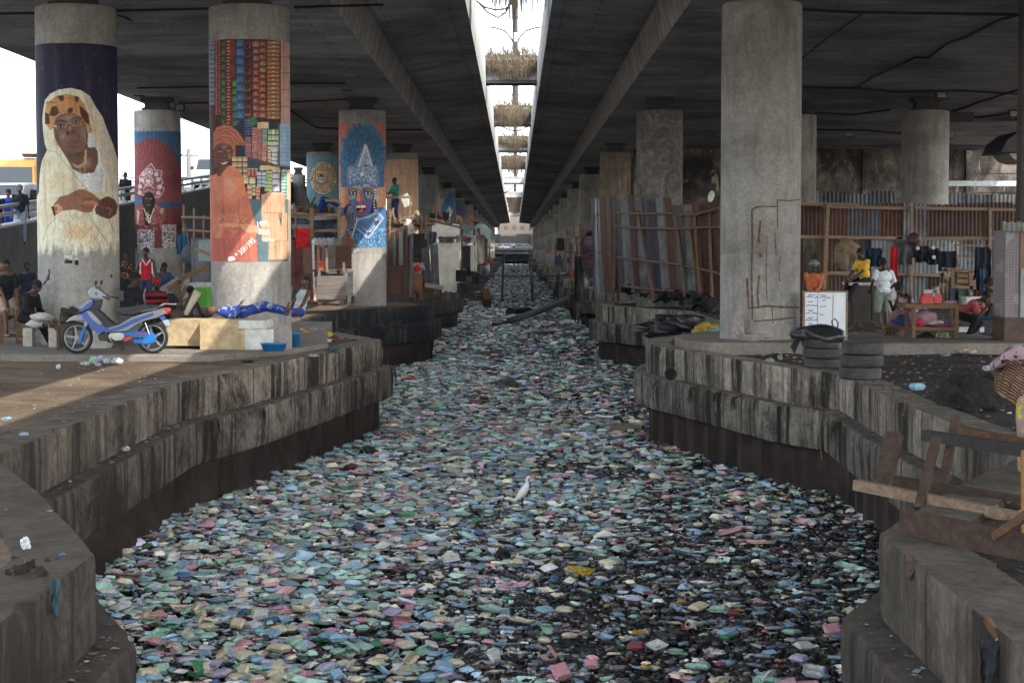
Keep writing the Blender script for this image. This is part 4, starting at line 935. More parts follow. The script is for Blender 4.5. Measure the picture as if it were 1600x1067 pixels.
items.sort(key=lambda t: t[2])
rest = []
for it in items:
 k = it[0]
 if k in indiv and len(indiv[k]) < 300 and it[2] < 60 and it[3] > .55 and seen(it[1], it[2]): indiv[k].append(it)
 else: rest.append(it)
def colour_for(k, x, y):
 p = colour_prob(x, y)
 if k == 'lo': c = PAL[PK[nr.choice(9, p=PW)]] if nr.rand() < .62 else DULL[nr.randint(9)]; c = tuple(v_ * .85 for v_ in c)
 elif k == 'box': c = PAL[PK[nr.choice(9, p=PW)]]
 elif k == 'bottle': c = BOTC[nr.randint(6)]
 elif k in ('sheet', 'bag', 'cup', 'chip'):
  r = nr.rand()
  q = .85 if k == 'sheet' else .3
  c = PAL[PK[nr.choice(9, p=PW)]] if r < p * q else (BRIGHT[nr.randint(6)] if r < p * q + .06 else (DULL + GREY + GREY[:3])[nr.randint(18)])
 else: c = DULL[nr.randint(9)] if nr.rand() > .15 + .3 * p else GREY[nr.randint(6)]
 d = nr.choice([.6, .8, 1.05, 1.3, 1.6], p=[.22, .25, .23, .19, .11]) if k != 'clump' else nr.uniform(.4, 1.1)
 g = np.array(lin(c)) * d; gr = g.mean(); return g * .66 + gr * .34
def merge(lst, name, mat):
 V, Tt, Cc = [], [], []; off = 0
 for k, x, y, s in lst:
  t = T[k]; v, f = t[nr.randint(len(t))]
  a = nr.uniform(0, 6.283); tilt = nr.normal(0, .11 if k in ('box', 'bottle', 'cup') else .2, 2)
  if k == 'lo': tilt = tilt * .5
  M = np.array(Euler((tilt[0], tilt[1], a)).to_matrix()); sc = np.array([s * nr.uniform(.85, 1.2), s * nr.uniform(.85, 1.15), s * nr.uniform(.8, 1.1)])
  e = min(abs(x - edge(wl, y)), abs(x - edge(wr, y)))
  z = nr.uniform(-.02, .035) + .10 * math.exp(-e * 1.6) * nr.rand() + .035 * mnoise.noise(Vector((x, y * .6, 0))) - (.015 if k in ('clump', 'chip') else 0)
  q = (v * sc) @ M.T + np.array([x, y, z]); q[:, 2] = z + (q[:, 2] - z) * (.92 if y < 60 else 1); V.append(q); Tt.append(f + off); off += len(v)
  c = colour_for(k, x, y); Cc.append(np.tile(np.append(c, 1), (len(f), 1)))
 V = np.concatenate(V); Tt = np.concatenate(Tt); Cc = np.concatenate(Cc)
 me = bpy.data.meshes.new(name); me.vertices.add(len(V)); me.vertices.foreach_set('co', V.reshape(-1))
 me.loops.add(Tt.size); me.loops.foreach_set('vertex_index', Tt.reshape(-1)); me.polygons.add(len(Tt)); me.polygons.foreach_set('loop_start', np.arange(0, Tt.size, 3))
 me.attributes.new('Col', 'FLOAT_COLOR', 'FACE').data.foreach_set('color', Cc.reshape(-1))
 me.update(calc_edges=True); me.materials.append(mat); o = bpy.data.objects.new(name, me); C.objects.link(o); return o
M_lit = painted('litter', rough=.6, spec=.3, vary=.22, sc=26, bump=.2, dirt=((.08, .07, .06), .3))
o = merge(rest, 'floating_litter', M_lit); tag(o, kind='stuff')
# the matted bed of fine waste below the pieces, broken by black water
def bed_mat():
 m, nt, b = _new('matted_waste'); v = _pos(nt)
 vo = _n(nt, 'ShaderNodeTexVoronoi', Scale=9.0, Randomness=1.0); nt.links.new(v, vo.inputs['Vector'])
 hs = _n(nt, 'ShaderNodeHueSaturation'); hs.inputs['Saturation'].default_value = .28; hs.inputs['Value'].default_value = .14; nt.links.new(vo.outputs['Color'], hs.inputs['Color'])
 f = _ramp(nt, _noise(nt, v, 16, 5, .8), [(.38, .08), (.62, 1.0)])
 c = _mix(nt, 1.0, hs.outputs[0], f, 'MULTIPLY'); c = _mix(nt, .45, c, (.03, .028, .026))
 nt.links.new(c, b.inputs['Base Color']); b.inputs['Roughness'].default_value = .55
 _bump(nt, b, _noise(nt, v, 13, 6, .8), 1.0, .06); return m
def bedz(x, y): return -.045 + .05 * mnoise.noise(Vector((x * 1.1, y * .8, 1))) + .035 * mnoise.noise(Vector((x * 3.1, y * 2.9, 7))) + .02 * mnoise.noise(Vector((x * 8, y * 8, 7)))
mb = MB(); ys = list(np.arange(14, 46, .12)) + list(np.arange(46, 120, .5)) + list(np.arange(120, 447, 3)); nx = 84; vs = []
for y in ys:
 a, b_ = edge(wl, y) - .5, edge(wr, y) + .5
 for i in range(nx + 1): x = a + (b_ - a) * i / nx; vs.append((x, y, bedz(x, y) + (.02 if y > 60 else 0)))
mb.add(vs, [(j * (nx + 1) + i, j * (nx + 1) + i + 1, (j + 1) * (nx + 1) + i + 1, (j + 1) * (nx + 1) + i) for j in range(len(ys) - 1) for i in range(nx)], None, True)
tag(mb.build('waste_slick', bed_mat()), kind='stuff')
# ---- the pieces that show largest, each a thing of its own
def zone(x, y):
 px = project([[x, y, .05]])[0][0]
 a = 'by left corner' if px < 330 else 'left of centre' if px < 620 else 'in mid canal' if px < 900 else 'right of centre' if px < 1180 else 'by right corner'
 d = 'nearest the camera' if y < 17.2 else 'close to the camera' if y < 19 else 'in the foreground' if y < 22 else 'below the yellow sack' if y < 26 else 'farther up'
 return a, d
def film(name, col, rough=.3, tr=0):
 if name in MATS: return MATS[name]
 m, nt, b = _new(name); v = _pos(nt, obj=True); n = _noise(nt, v, 22, 5, .7)
 lo = .6 if name.startswith('foam') else .35
 d = _ramp(nt, n, [(.35, lo), (.6, 1.0)]); c = _mix(nt, 1.0, col, d, 'MULTIPLY')
 nt.links.new(c, b.inputs['Base Color']); b.inputs['Roughness'].default_value = rough; b.inputs['Transmission Weight'].default_value = tr
 _bump(nt, b, n, .3, .01); MATS[name] = m; return m
boxm = {}
def make_box(kind, cn):
 if (kind, cn) in boxm: return copy_tree(boxm[kind, cn])
 mt = film('foam ' + cn, tuple(v_ * .62 + .14 * sum(lin(PAL[cn])) / 3 for v_ in lin(PAL[cn])), .6)
 if kind == 'tray': a, b = dish(MB(), .2, .19, .045), None
 elif kind == 'upturned': a, b = dish(MB(), .2, .19, .048, M=Matrix.Translation((0, 0, .052)) @ FLIP, emb=True), None
 elif kind == 'closed': a, b = closed_box()
 elif kind == 'gaping': a, b = open_box(R(55))
 else: a, b = open_box(R(168))
 o = a.build('food_box', mt)
 if b: b.build('lid', mt, o)
 boxm[kind, cn] = o; return o
NAMEFIX = 0
def put(o, it, dz=0, tilt=.12, sc=None):
 k, x, y, s = it; o.location = (x, y, nr.uniform(.0, .05) + dz); o.rotation_euler = (nr.normal(0, tilt), nr.normal(0, tilt), nr.uniform(0, 6.283)); q = sc or s
 o.scale = (q * nr.uniform(.9, 1.15), q * nr.uniform(.9, 1.1), q * nr.uniform(.6, .9))
states = {'tray': 'open half', 'upturned': 'upturned', 'closed': 'closed', 'gaping': 'half open', 'spread': 'wide open'}
for it in indiv['box']:
 kd = ['closed', 'closed', 'upturned', 'tray', 'upturned', 'spread', 'closed', 'gaping'][nr.randint(8)]; cn = PK[nr.choice(9, p=PW)]
 o = make_box(kd, cn); put(o, it, .0); a, d = zone(it[1], it[2])
 tag(o, f'{cn} foam food box {states[kd]} {a} {d}', 'food box', 'foam food boxes floating in the canal')
bm_ = {}
PETS = {'clear': (.62, .70, .72), 'bluish': (.42, .60, .74), 'murky grey': (.36, .38, .37), 'greenish': (.35, .52, .40)}
CAPS = {'blue': (.03, .10, .40), 'white': (.6, .6, .58), 'red': (.45, .04, .03)}
for it in indiv['bottle']:
 pn = rnd.choices(list(PETS), [4, 4, 3, 1])[0]; cn = rnd.choices(list(CAPS), [5, 2, 1])[0]; lb = rnd.random() < .45
 if (pn, cn, lb) not in bm_:
  o = bottle_mb(12).build('plastic_bottle', film('pet ' + pn, tuple(q * .8 for q in PETS[pn]), .22, .3)); cap_mb(10).build('cap', film('cap ' + cn, CAPS[cn], .4), o)
  if lb: sleeve_mb(12).build('sleeve', film('sleeve ' + cn, tuple(.8 * q + .05 for q in CAPS[cn]), .5), o)
  bm_[pn, cn, lb] = o
 else: o = copy_tree(bm_[pn, cn, lb])
 put(o, it, .015, .12); a, d = zone(it[1], it[2]); tag(o, f'{pn} {"sleeved " if lb else ""}plastic bottle with {cn} cap {a} {d}', 'bottle', 'plastic bottles floating in the canal')
gm_ = {}
BAGS = {'black': (.018, .018, .02), 'grey': (.16, .165, .17), 'white': (.6, .6, .58), 'pale blue': (.22, .38, .50), 'brown': (.13, .09, .06), 'yellow': (.55, .38, .06), 'murky green': (.10, .15, .11)}
for it in indiv['bag']:
 cn = rnd.choices(list(BAGS), [6, 5, 3, 2, 4, .5, 1.5])[0]; sd_ = rnd.randrange(5)
 if (cn, sd_) not in gm_: gm_[cn, sd_] = o = bag_mb(sd_ + 40, .085, 18, 12).build('plastic_bag', film('bag ' + cn, BAGS[cn], .38))
 else: o = copy_tree(gm_[cn, sd_])
 put(o, it, .0, .1); a, d = zone(it[1], it[2]); tag(o, f'crumpled {cn} plastic bag {a} {d}', 'plastic bag', 'crumpled plastic bags floating in the canal')
dup_ = {}
for o in bpy.data.objects:
 if o.parent is None and o.name.split('.')[0] in ('food_box', 'plastic_bottle', 'plastic_bag'): dup_.setdefault(o['label'], []).append(o)
for lb, os_ in dup_.items():
 if len(os_) > 1:
  for i, o in enumerate(sorted(os_, key=lambda q: q.location.y)[:20]):
   o['label'] = (ORD[i] + ' nearest ' if i else 'nearest ') + lb
   if len(o['label'].split()) > 16: o['label'] = o['label'].replace(' the camera', ' us')
# ---- a few pieces one notices
def lump(px, py, w, h, col, label, cat, name, seed, zbase=0, rough=.35, flat=None, nu=26, nv=16):
 p = on(px, py, zbase); ppm = F / p.y; s = w / ppm / 2; mb = MB(); mb.ell((0, 0, 0), (s, s * .8, h / ppm * .6), nu=nu, nv=nv); v = []
 for q in mb.v:
  q = Vector(q); n_ = q / s; k = 1 + .35 * mnoise.noise(n_ * 2 + Vector((seed, 0, 0))) - .35 * abs(mnoise.noise(n_ * 3.7 + Vector((0, seed, 0)))); v.append((q.x * k, q.y * k, max(-.04, q.z * k + h / ppm * .25)))
 mb.v = v; mb.sm = [False] * len(mb.f); o = mb.build(name, film(f'{name} {label[:12]}', col, rough)); o.location = (p.x, p.y, zbase); return tag(o, label, cat)
lump(903, 897, 52, 16, (.50, .36, .05), 'yellow plastic sack lying flat on the dark litter in mid canal', 'sack', 'sack', 3)
lump(640, 597, 30, 9, (.60, .03, .03), 'bright red plastic bag near the left wall tip', 'plastic bag', 'plastic_bag', 5)
lump(866, 905, 17, 8, (.03, .20, .55), 'small vivid blue bag just left of the yellow sack', 'plastic bag', 'plastic_bag', 6)
lump(793, 606, 31, 18, (.13, .115, .10), 'round grey brown bundle standing in the litter in the middle of the canal', 'bundle', 'bundle', 7, rough=.8)
lump(576, 714, 34, 20, (.016, .017, .02), 'black tied rubbish bag by the left wall below the corner', 'rubbish bag', 'rubbish_bag', 8)
lump(432, 748, 30, 14, (.45, .42, .16), 'yellow and white bag against the left wall piling', 'plastic bag', 'plastic_bag', 9)
lump(774, 556, 24, 13, (.25, .16, .10), 'brown cardboard lump floating beyond the round grey bundle', 'cardboard', 'cardboard', 10, rough=.8)
lump(1050, 1000, 60, 22, (.02, .02, .022), 'large black film bag in the near right litter', 'plastic bag', 'plastic_bag', 11)
lump(785, 873, 26, 22, (.014, .014, .016), 'black round bag beside a clear bottle in mid canal', 'plastic bag', 'plastic_bag', 12)
p = on(978, 676, 0); mb = MB(); mb.box((0, 0, .08), (.62, .4, .17), taper=.94); o = mb.build('carton', M_woodp); o.location = p; o.rotation_euler = (0, .05, .1); tag(o, 'pale brown carton block floating near the right wall', 'carton')
# ---- egrets
M_feather = plain('white_feathers', (.80, .80, .76), .8, .08, 20); M_beak = plain('beak_yellow', (.6, .40, .06), .5, .1)
def egret(loc, rz, label, stoop=False, perch=False, s=1.0):
 root = thing('egret', label, 'bird', loc, rz, 'white egrets'); root.scale = (s, s, s); mb = MB()
 def blob(a, ra, b, rb, n=8):
  a, b = Vector(a), Vector(b)
  for i in range(n + 1): t = i / n; r_ = ra + (rb - ra) * t; mb.ell(a.lerp(b, t), (r_, r_, r_), nu=10, nv=7)
 if stoop: B = [((.13, 0, .16), .012), ((.07, 0, .18), .045), ((-.02, 0, .19), .062), ((-.11, 0, .17), .045), ((-.16, 0, .15), .022), ((-.19, 0, .11), .016), ((-.21, 0, .07), .017)]; hd = (-.22, 0, .055); bk = (-.28, 0, .01)
 else: B = [((.13, 0, .10), .012), ((.08, 0, .15), .035), ((.02, 0, .21), .060), ((-.03, 0, .27), .052), ((-.055, 0, .33), .027), ((-.045, 0, .385), .018), ((-.06, 0, .42), .018)]; hd = (-.075, 0, .435); bk = (-.16, 0, .425)
 if perch: B = [((.10, 0, .02), .012), ((.05, 0, .10), .045), ((.01, 0, .17), .07), ((-.02, 0, .24), .055), ((-.04, 0, .28), .035)]; hd = (-.05, 0, .30); bk = (-.12, 0, .29)
 for (a, ra), (b, rb) in zip(B[:-1], B[1:]): blob(a, ra, b, rb)
 mb.ell(hd, (.030, .021, .022)); body = remesh(mb, 'body', M_feather, root, .007)
 bkm = MB(); bkm.tube([Vector(hd) + Vector((-.02, 0, 0)), bk], [.009, .002], 7); bkm.build('beak', M_beak, root)
 if not perch:
  for y in (-.022, .022): lg = MB(); lg.tube([(.01, y, .17), (.02, y, .09), (.005, y, -.01)], [.008, .006, .006], 6); lg.build('leg', M_dark, root)
 for y in (-.02, .02): e = MB(); e.ell(Vector(hd) + Vector((-.012, y, .005)), (.004, .004, .004), nu=6, nv=5); e.build('eye', M_black, root)
 return root
def remesh(mb, name, mat, parent, vox, smooth=3, loc=None):
 """melts overlapping shapes into one continuous skin"""
 me = bpy.data.meshes.new(name); me.from_pydata(mb.v, [], mb.f); o = bpy.data.objects.new(name, me); C.objects.link(o)
 md = o.modifiers.new('r', 'REMESH'); md.mode = 'VOXEL'; md.voxel_size = vox; md.use_smooth_shade = True
 if smooth: ms = o.modifiers.new('s', 'SMOOTH'); ms.iterations = smooth; ms.factor = .5
 dg = bpy.context.evaluated_depsgraph_get(); m2 = bpy.data.meshes.new_from_object(o.evaluated_get(dg)); o.modifiers.clear(); o.data = m2; bpy.data.meshes.remove(me); m2.name = name
 m2.materials.clear(); m2.materials.append(mat); o.parent = parent; return o
# ================================================================ helpers for things placed by their outline
def rect3(px0, py0, px1, py1, Y):
 a = at(px0, py1, Y); b = at(px1, py0, Y); return (a.x + b.x) / 2, (a.z + b.z) / 2, b.x - a.x, b.z - a.z
def post(mb, px, py0, py1, Y, w=.05, dx=0, col=None, dY=0):
 a, b = at(px, py1, Y), at(px + dx, py0, Y + dY); mb.bar(a, b, w, col=col, jit=.1)
def rail(mb, px0, py0, px1, py1, Y0, Y1=None, w=.05, h=.08, col=None, wob=0):
 Y1 = Y1 or Y0; a, b = at(px0, py0, Y0), at(px1, py1, Y1)
 mb.bar(a, b, w, h, col)
def poly_pipe(pts, r, name, mat, label, cat, n=8, group=None):
 mb = MB(); mb.tube(pts, r, n); return solo(mb, name, mat, label, cat, group)
def corr_sheet(mb, P0, P1, z0, z1, w=.9, amp=.018, pitch=.09, col=None, lean=0, jag=.0, cols=None, seed=0):
 """corrugated sheets side by side from P0 to P1, each its own height and tint"""
 P0, P1 = Vector((*P0, 0)), Vector((*P1, 0)); L = (P1 - P0).length; d = (P1 - P0) / L; nn = Vector((d.y, -d.x, 0)); rr = random.Random(seed); t = 0; k = 0
 while t < L:
  ww = min(w * rr.uniform(.75, 1.15), L - t + .01); n = max(4, int(ww / pitch * 4)); zt = z1 + rr.uniform(-jag, jag); off = rr.uniform(.0, .05) + .012 * (k % 2); c = cols[rr.randrange(len(cols))] if cols else col; kk = rr.uniform(.75, 1.2); c = tuple(q * kk for q in c); ln = lean + rr.uniform(-.02, .02); sk = rr.uniform(-.02, .02)
  vs = []; m = 5
  for j in range(m + 1):
   z = z0 + (zt - z0) * j / m
   for i in range(n + 1):
    s = t + ww * i / n + (z - z0) * sk; q = P0 + d * s + nn * (amp * math.sin(2 * math.pi * s / pitch) + off + ln * (z - z0)); vs.append((q.x, q.y, z + (.015 * math.sin(i) if j == m else 0)))
  mb.add(vs, [(j * (n + 1) + i, j * (n + 1) + i + 1, (j + 1) * (n + 1) + i + 1, (j + 1) * (n + 1) + i) for j in range(m) for i in range(n)], c, True)
  t += ww * .93; k += 1
M_tin = painted('corrugated_iron', rough=.6, spec=.3, vary=.45, sc=3, bump=.2, dirt=((.085, .04, .026), .8))
RUST = [(.13, .055, .035), (.10, .045, .03), (.16, .07, .045), (.085, .05, .042)]
TIN = [(.20, .22, .24), (.14, .16, .19), (.30, .32, .33), (.10, .12, .15), (.05, .065, .09)]
PALE = [(.34, .36, .36), (.26, .29, .31), (.42, .42, .40)]
def cloth_mb(fn, nu=22, nv=16): mb = MB(); mb.grid(fn, nu, nv); return mb
def hang(px0, py0, px1, py1, Y, seed=0, amp=.05, folds=5, ragged=.04, taper=0, thick=.01):
 """cloth hung from its top edge, folds running down"""
 a, b = at(px0, py0, Y), at(px1, py0, Y); c = at(px0, py1, Y); H = a.z - c.z; W = b.x - a.x; mb = MB()
 def f(u, v, o=0):
  x = a.x + W * (u + taper * v * (.5 - u)) + .02 * mnoise.noise(Vector((u * 3, v * 3, seed))); z = a.z - H * v * (1 + ragged * mnoise.noise(Vector((u * 6, seed, 0))) * (v > .8)) - .03 * W * math.sin(u * 3.1) * (1 - v)
  y = Y + o + amp * (math.sin(u * folds * 6.28 + 2 * mnoise.noise(Vector((v * 2, seed, 1)))) * (.3 + .7 * v) + .6 * mnoise.noise(Vector((u * 4, v * 4, seed)))); return (x, y, z)
 mb.grid(lambda u, v: f(u, v), 24, 16); mb.grid(lambda u, v: f(1 - u, v, thick), 24, 16); return mb
def solid(name, c, **k): return plain(name, c, **k)
# ================================================================ LEFT RAMP with rail, road and traffic
RX = -14.0
def rtop(Y): return 4.53 + (Y - 49) * (2.26 / 34.4) if Y < 103 else 8.08
M_ramp = concrete('ramp_concrete', (.15, .155, .17), dark=.35, streak=.5, stain=(.06, .06, .06))
M_coping = plain('pale_coping', (.48, .49, .50), .8, .15)
M_asph = plain('asphalt', (.07, .07, .07), .9, .3, 20)
ys = [22, 30, 40, 49, 60, 70, 83, 95, 103, 140, 220, 430]
root = thing('ramp_wall', 'grey concrete ramp wall with a pale coping rising behind the mural columns', 'wall')
mb = MB(); cp = MB(); gr = MB()
vs = [];
for y in ys: vs += [(RX, y, 0), (RX, y, rtop(y) - 1.0), (RX - .03, y, rtop(y) - .99), (RX - .03, y, rtop(y) - .06), (RX - .30, y, rtop(y) - .06), (RX - .30, y, 0)]
mb.add(vs, [(j * 6 + i, (j + 1) * 6 + i, (j + 1) * 6 + (i + 1) % 6, j * 6 + (i + 1) % 6) for j in range(len(ys) - 1) for i in range(6)])
vs = []
for y in ys: vs += [(RX + .03, y, rtop(y) - .06), (RX + .03, y, rtop(y)), (RX - .33, y, rtop(y)), (RX - .33, y, rtop(y) - .06)]
cp.add(vs, [(j * 4 + i, (j + 1) * 4 + i, (j + 1) * 4 + (i + 1) % 4, j * 4 + (i + 1) % 4) for j in range(len(ys) - 1) for i in range(4)])
part(mb, 'wall_body', M_ramp, root); part(cp, 'coping', M_coping, root)
mb = MB()
for a, b in zip(ys[:-1], ys[1:]): mb.add([(RX - .3, a, rtop(a) - .65), (RX - 11, a, rtop(a) - .65), (RX - 11, b, rtop(b) - .65), (RX - .3, b, rtop(b) - .65)], [(0, 1, 2, 3)])
tag(mb.build('ramp_road', M_asph), kind='structure')
M_rail = plain('galvanised_rail', (.36, .37, .39), .5, .15, metal=.3)
def railing(x, label, y1=140):
 root = thing('guard_rail', label, 'railing'); 
 for hh in (.27, .50): mb = MB(); mb.tube([(x, y, rtop(y) + hh) for y in ys if y <= y1], .055, 8); part(mb, 'rail', M_rail, root)
 y = 30.5
 while y < y1 - 2:
  mb = MB(); mb.box((x - .02, y, rtop(y) + .27), (.09, .16, .54)); mb.box((x - .0, y, rtop(y) + .03), (.2, .3, .06)); part(mb, 'post', M_rail, root); y += 2.3
 return root
railing(RX - .15, 'two pipe grey guard rail on the near edge of the ramp')
root = thing('far_ramp_wall', 'low concrete kerb wall on the far edge of the ramp', 'wall'); mb = MB()
vs = []
for y in ys: vs += [(RX - 11, y, 0), (RX - 11, y, rtop(y) - .1), (RX - 11.3, y, rtop(y) - .1), (RX - 11.3, y, 0)]
mb.add(vs, [(j * 4 + i, (j + 1) * 4 + i, (j + 1) * 4 + (i + 1) % 4, j * 4 + (i + 1) % 4) for j in range(len(ys) - 1) for i in range(4)]); part(mb, 'wall_body', M_ramp, root)
railing(RX - 11.15, 'grey guard rail on the far edge of the ramp beyond the traffic')
# vehicles
M_glass = plain('dark_glass', (.03, .04, .045), .12, .1, bump=0, spec=.8)
def vehicle(name, label, cat, X, Y, rz, W, L, H, colr, kind, lights=(.7, .7, .65)):
 z = rtop(Y) - .65; root = thing(name, label, cat, (X, Y, z), rz); mt = plain(name + '_paint', colr, .35, .12, 1.2, bump=0, spec=.5, obj=True)
 w = W / 2; g = .28 if kind != 'bus' else .32
 if kind == 'bus': prof = [(-L / 2, g), (-L / 2, H * .50), (-L / 2 + .18, H * .56), (-L / 2 + .50, H * .86), (-L / 2 + .9, H * .96), (-L / 2 + 1.5, H), (L / 2 - .2, H), (L / 2, H * .94), (L / 2, g)]
 elif kind == 'car': prof = [(-L / 2, g), (-L / 2, H * .45), (-L / 2 + .2, H * .55), (-L / 2 + 1.15, H * .62), (-L / 2 + 1.85, H * .97), (-L / 2 + 2.3, H), (L / 2 - .9, H * .98), (L / 2 - .2, H * .66), (L / 2, H * .55), (L / 2, g)]
 mb = MB(); n = len(prof); vs = []
 for x, k in ((-w, .0), (-w, 1), (w, 1), (w, 0)):
  for (y, zz) in prof:
   tk = .86 if zz > H * .7 else 1
   xx = x * tk if k else x * tk
   vs.append((xx * (.97 if k == 0 else 1), y * (1 if k else .985), zz))
 vs = []
 lay = [(-1.0, .0), (-.90, 1), (.90, 1), (1.0, .0)]
 for s, full in lay:
  for (y, zz) in prof:
   tk = 1 - .17 * max(0, (zz - H * .55) / (H * .45)); vs.append((s * w * tk, y * (1 if full else .975), zz if full or zz < g + .01 else zz - .05))
 mb.add(vs, [(j * n + i, j * n + (i + 1) % n, (j + 1) * n + (i + 1) % n, (j + 1) * n + i) for j in range(3) for i in range(n)], None, False); mb.add(vs[:n], [tuple(range(n))[::-1]]); mb.add(vs[-n:], [tuple(range(n))])
 mb.build('body', mt, root)
 # glass
 g1 = MB()
 if kind == 'bus': a, b = (-L / 2 + .20, H * .57), (-L / 2 + .48, H * .84)
 else: a, b = (-L / 2 + 1.22, H * .64), (-L / 2 + 1.80, H * .94)
 nrm = Vector((0, -(b[1] - a[1]), b[0] - a[0])).normalized() * .015
 ka, kb = .80, .74
 P = [Vector((-w * ka, a[0], a[1])), Vector((w * ka, a[0], a[1])), Vector((w * kb, b[0], b[1])), Vector((-w * kb, b[0], b[1]))]
 g1.add([p + nrm for p in P] + P, [(0, 1, 2, 3), (0, 4, 5, 1), (1, 5, 6, 2), (2, 6, 7, 3), (3, 7, 4, 0)]); g1.build('windscreen', M_glass, root)
 for s in (-1, 1):
  y0 = a[0] + .55; nwin = 4 if kind == 'bus' else 2; yl = (L / 2 - (.35 if kind == 'bus' else 1.0) - y0) / nwin
  for k in range(nwin):
   q = MB(); z0, z1 = H * .60, H * .86; x0, x1 = s * w * .992, s * w * .905
   ya, yb = y0 + k * yl + .05, y0 + (k + 1) * yl - .05
   q.add([(x0 + s * .01, ya, z0), (x0 + s * .01, yb, z0), (x1 + s * .01, yb, z1), (x1 + s * .01, ya + (.25 if k == 0 else 0), z1)], [(0, 1, 2, 3)]); q.build('side_window', M_glass, root)
  h = MB(); h.ell((s * w * .72, -L / 2 - .005, H * .38), (.13, .05, .09)); h.build('headlight', plain('headlamp', lights, .2, .05, bump=0), root)
  m_ = MB(); m_.box((s * (w + .10), -L / 2 + (.62 if kind == 'bus' else 1.5), H * .62), (.16, .08, .2)); m_.bar((s * w * .95, -L / 2 + (.62 if kind == 'bus' else 1.5), H * .60), (s * (w + .06), -L / 2 + (.62 if kind == 'bus' else 1.5), H * .60), .03); m_.build('mirror', M_black, root)
  for y in (-L / 2 + .8, L / 2 - .8):
   t = MB(); t.lathe([(.16, -.09), (.29, -.09), (.31, -.05), (.31, .05), (.29, .09), (.16, .09)], (s * (w - .08), y, .31), 18, M=Euler((0, R(90), 0)).to_matrix()); t.build('wheel', M_black, root)
 bp = MB(); bp.box((0, -L / 2 - .03, g + .1), (W * .96, .12, .18)); bp.build('bumper', plain(name + '_bumper', (.2, .2, .2), .6), root)
 gl = MB(); gl.box((0, -L / 2 - .012, H * .38), (W * .5, .03, .12)); gl.build('grille', M_black, root)
 return root
b = vehicle('minibus', 'orange yellow minibus facing us on the ramp behind the parked white car', 'minibus', -17.15, 62.5, .10, 1.75, 4.6, 2.25, (.78, .36, .07), 'bus')
mb = MB(); mb.box((.45, -1.1, 2.30), (.42, .5, .08)); mb.box((.45, -1.1, 2.36), (.5, .3, .05)); mb.build('roof_vent', M_rust, b)
vehicle('white_car', 'white estate car on the ramp in front of the orange yellow minibus', 'car', -15.95, 56.6, -.25, 1.7, 4.2, 1.6, (.62, .63, .64), 'car')
vehicle('white_van', 'white van on the ramp seen between the crimson mural and the market mural', 'van', -15.6, 94, 0, 1.8, 4.4, 1.95, (.72, .73, .74), 'bus')
# utility pole beyond the ramp
root = thing('utility_pole', 'grey power line pole with cross arms rising beyond the ramp', 'utility pole', (-23.6, 130, 0)); mb = MB()
h = 3.9 + 156 / 2800 * 130; mb.tube([(0, 0, 0), (0, 0, h)], [.28, .17], 10); mb.build('pole', plain('pole_concrete', (.16, .16, .16), .9), root)
for zz, wd in ((h - .5, 1.9), (h - 2.1, 1.5)):
 a = MB(); a.box((0, 0, zz), (wd * 1.25, .14, .12)); a.build('cross_arm', M_dark, root)
 for s in (-1, 1): q = MB(); q.lathe([(.03, 0), (.12, .05), (.12, .2), (.05, .25)], (s * wd * .58, 0, zz + .04 - .35), 10); q.build('insulator', M_dark, root)
mb = MB(); mb.box((0, 0, 0), (1.4, .5, 1.2), taper=.75); o = mb.build('concrete_barrier', M_coping); o.location = (-22.6, 127, rtop(127) + .1); tag(o, 'pale concrete barrier block at the foot of the utility pole', 'barrier')
for k, (dz, e) in enumerate(((-.3, 1), (-.3, -1), (-1.9, 1))):
 poly_pipe([(-23.6 + e, 130, h + dz), (-15, 150, h + dz - 1.5 - k), (-3, 190, h - 4 - k)], .03, 'power_line', M_wire, ['thin power line sagging from the upper cross arm towards the market mural', 'thin power line from the left end of the upper cross arm', 'thin power line from the lower cross arm of the utility pole'][k], 'power line')
# ================================================================ RIGHT BACK WALL (burnt abutment) and things on it
def burnt_mat():
 m, nt, b = _new('burnt_abutment'); col, h = concrete_nodes(nt, (.24, .20, .165), dark=.5, streak=.8, stain=(.03, .025, .022)); v = _pos(nt)
 s = _ramp(nt, _noise(nt, v, .35, 5, .7, .5), [(.42, 0.0), (.58, .93)]); col = _mix(nt, s, col, (.014, .013, .013))
 p = _ramp(nt, _noise(nt, _pos(nt, (1.5, 1.5, .5)), .9, 5, .7, 1), [(.60, 0.0), (.64, .8)]); col = _mix(nt, p, col, (.42, .35, .28))
 nt.links.new(col, b.inputs['Base Color']); b.inputs['Roughness'].default_value = .95; _bump(nt, b, h, .6, .05); return m
mb = MB(); mb.box((21, 89.4, 4.42), (30.2, 1.0, 8.84)); 
for k in range(7): mb.box((21, 88.89, 2.9 + k * .95), (30, .06, .03))
for k in range(6): mb.box((7.2 + k * 5.1, 88.85, 4.4), (.5, .2, 8.7))
w_ = solo(mb, 'abutment_wall', burnt_mat(), 'sooty burnt concrete abutment wall closing the space behind the fences under the right deck', 'wall')
mb = MB(); X, Z, W_, H_ = rect3(1480, 283, 1640, 291, 86); mb.box((X, 86, Z), (W_, .3, H_)); solo(mb, 'barrier_beam', plain('pale_blue_metal', (.40, .44, .44), .6), 'pale grey beam running along the burnt wall above the fence', 'beam')
mb = MB(); P = [(1553, 240), (1562, 222), (1580, 208), (1640, 196), (1640, 240)]; p3 = [at(x, y, 70) for x, y in P]; mb.side([(p.x, p.z) for p in p3], 69, 72, bulge=.02); q = [at(x, y, 70) for x, y in [(1568, 241), (1576, 250), (1590, 255), (1640, 254), (1640, 241)]]
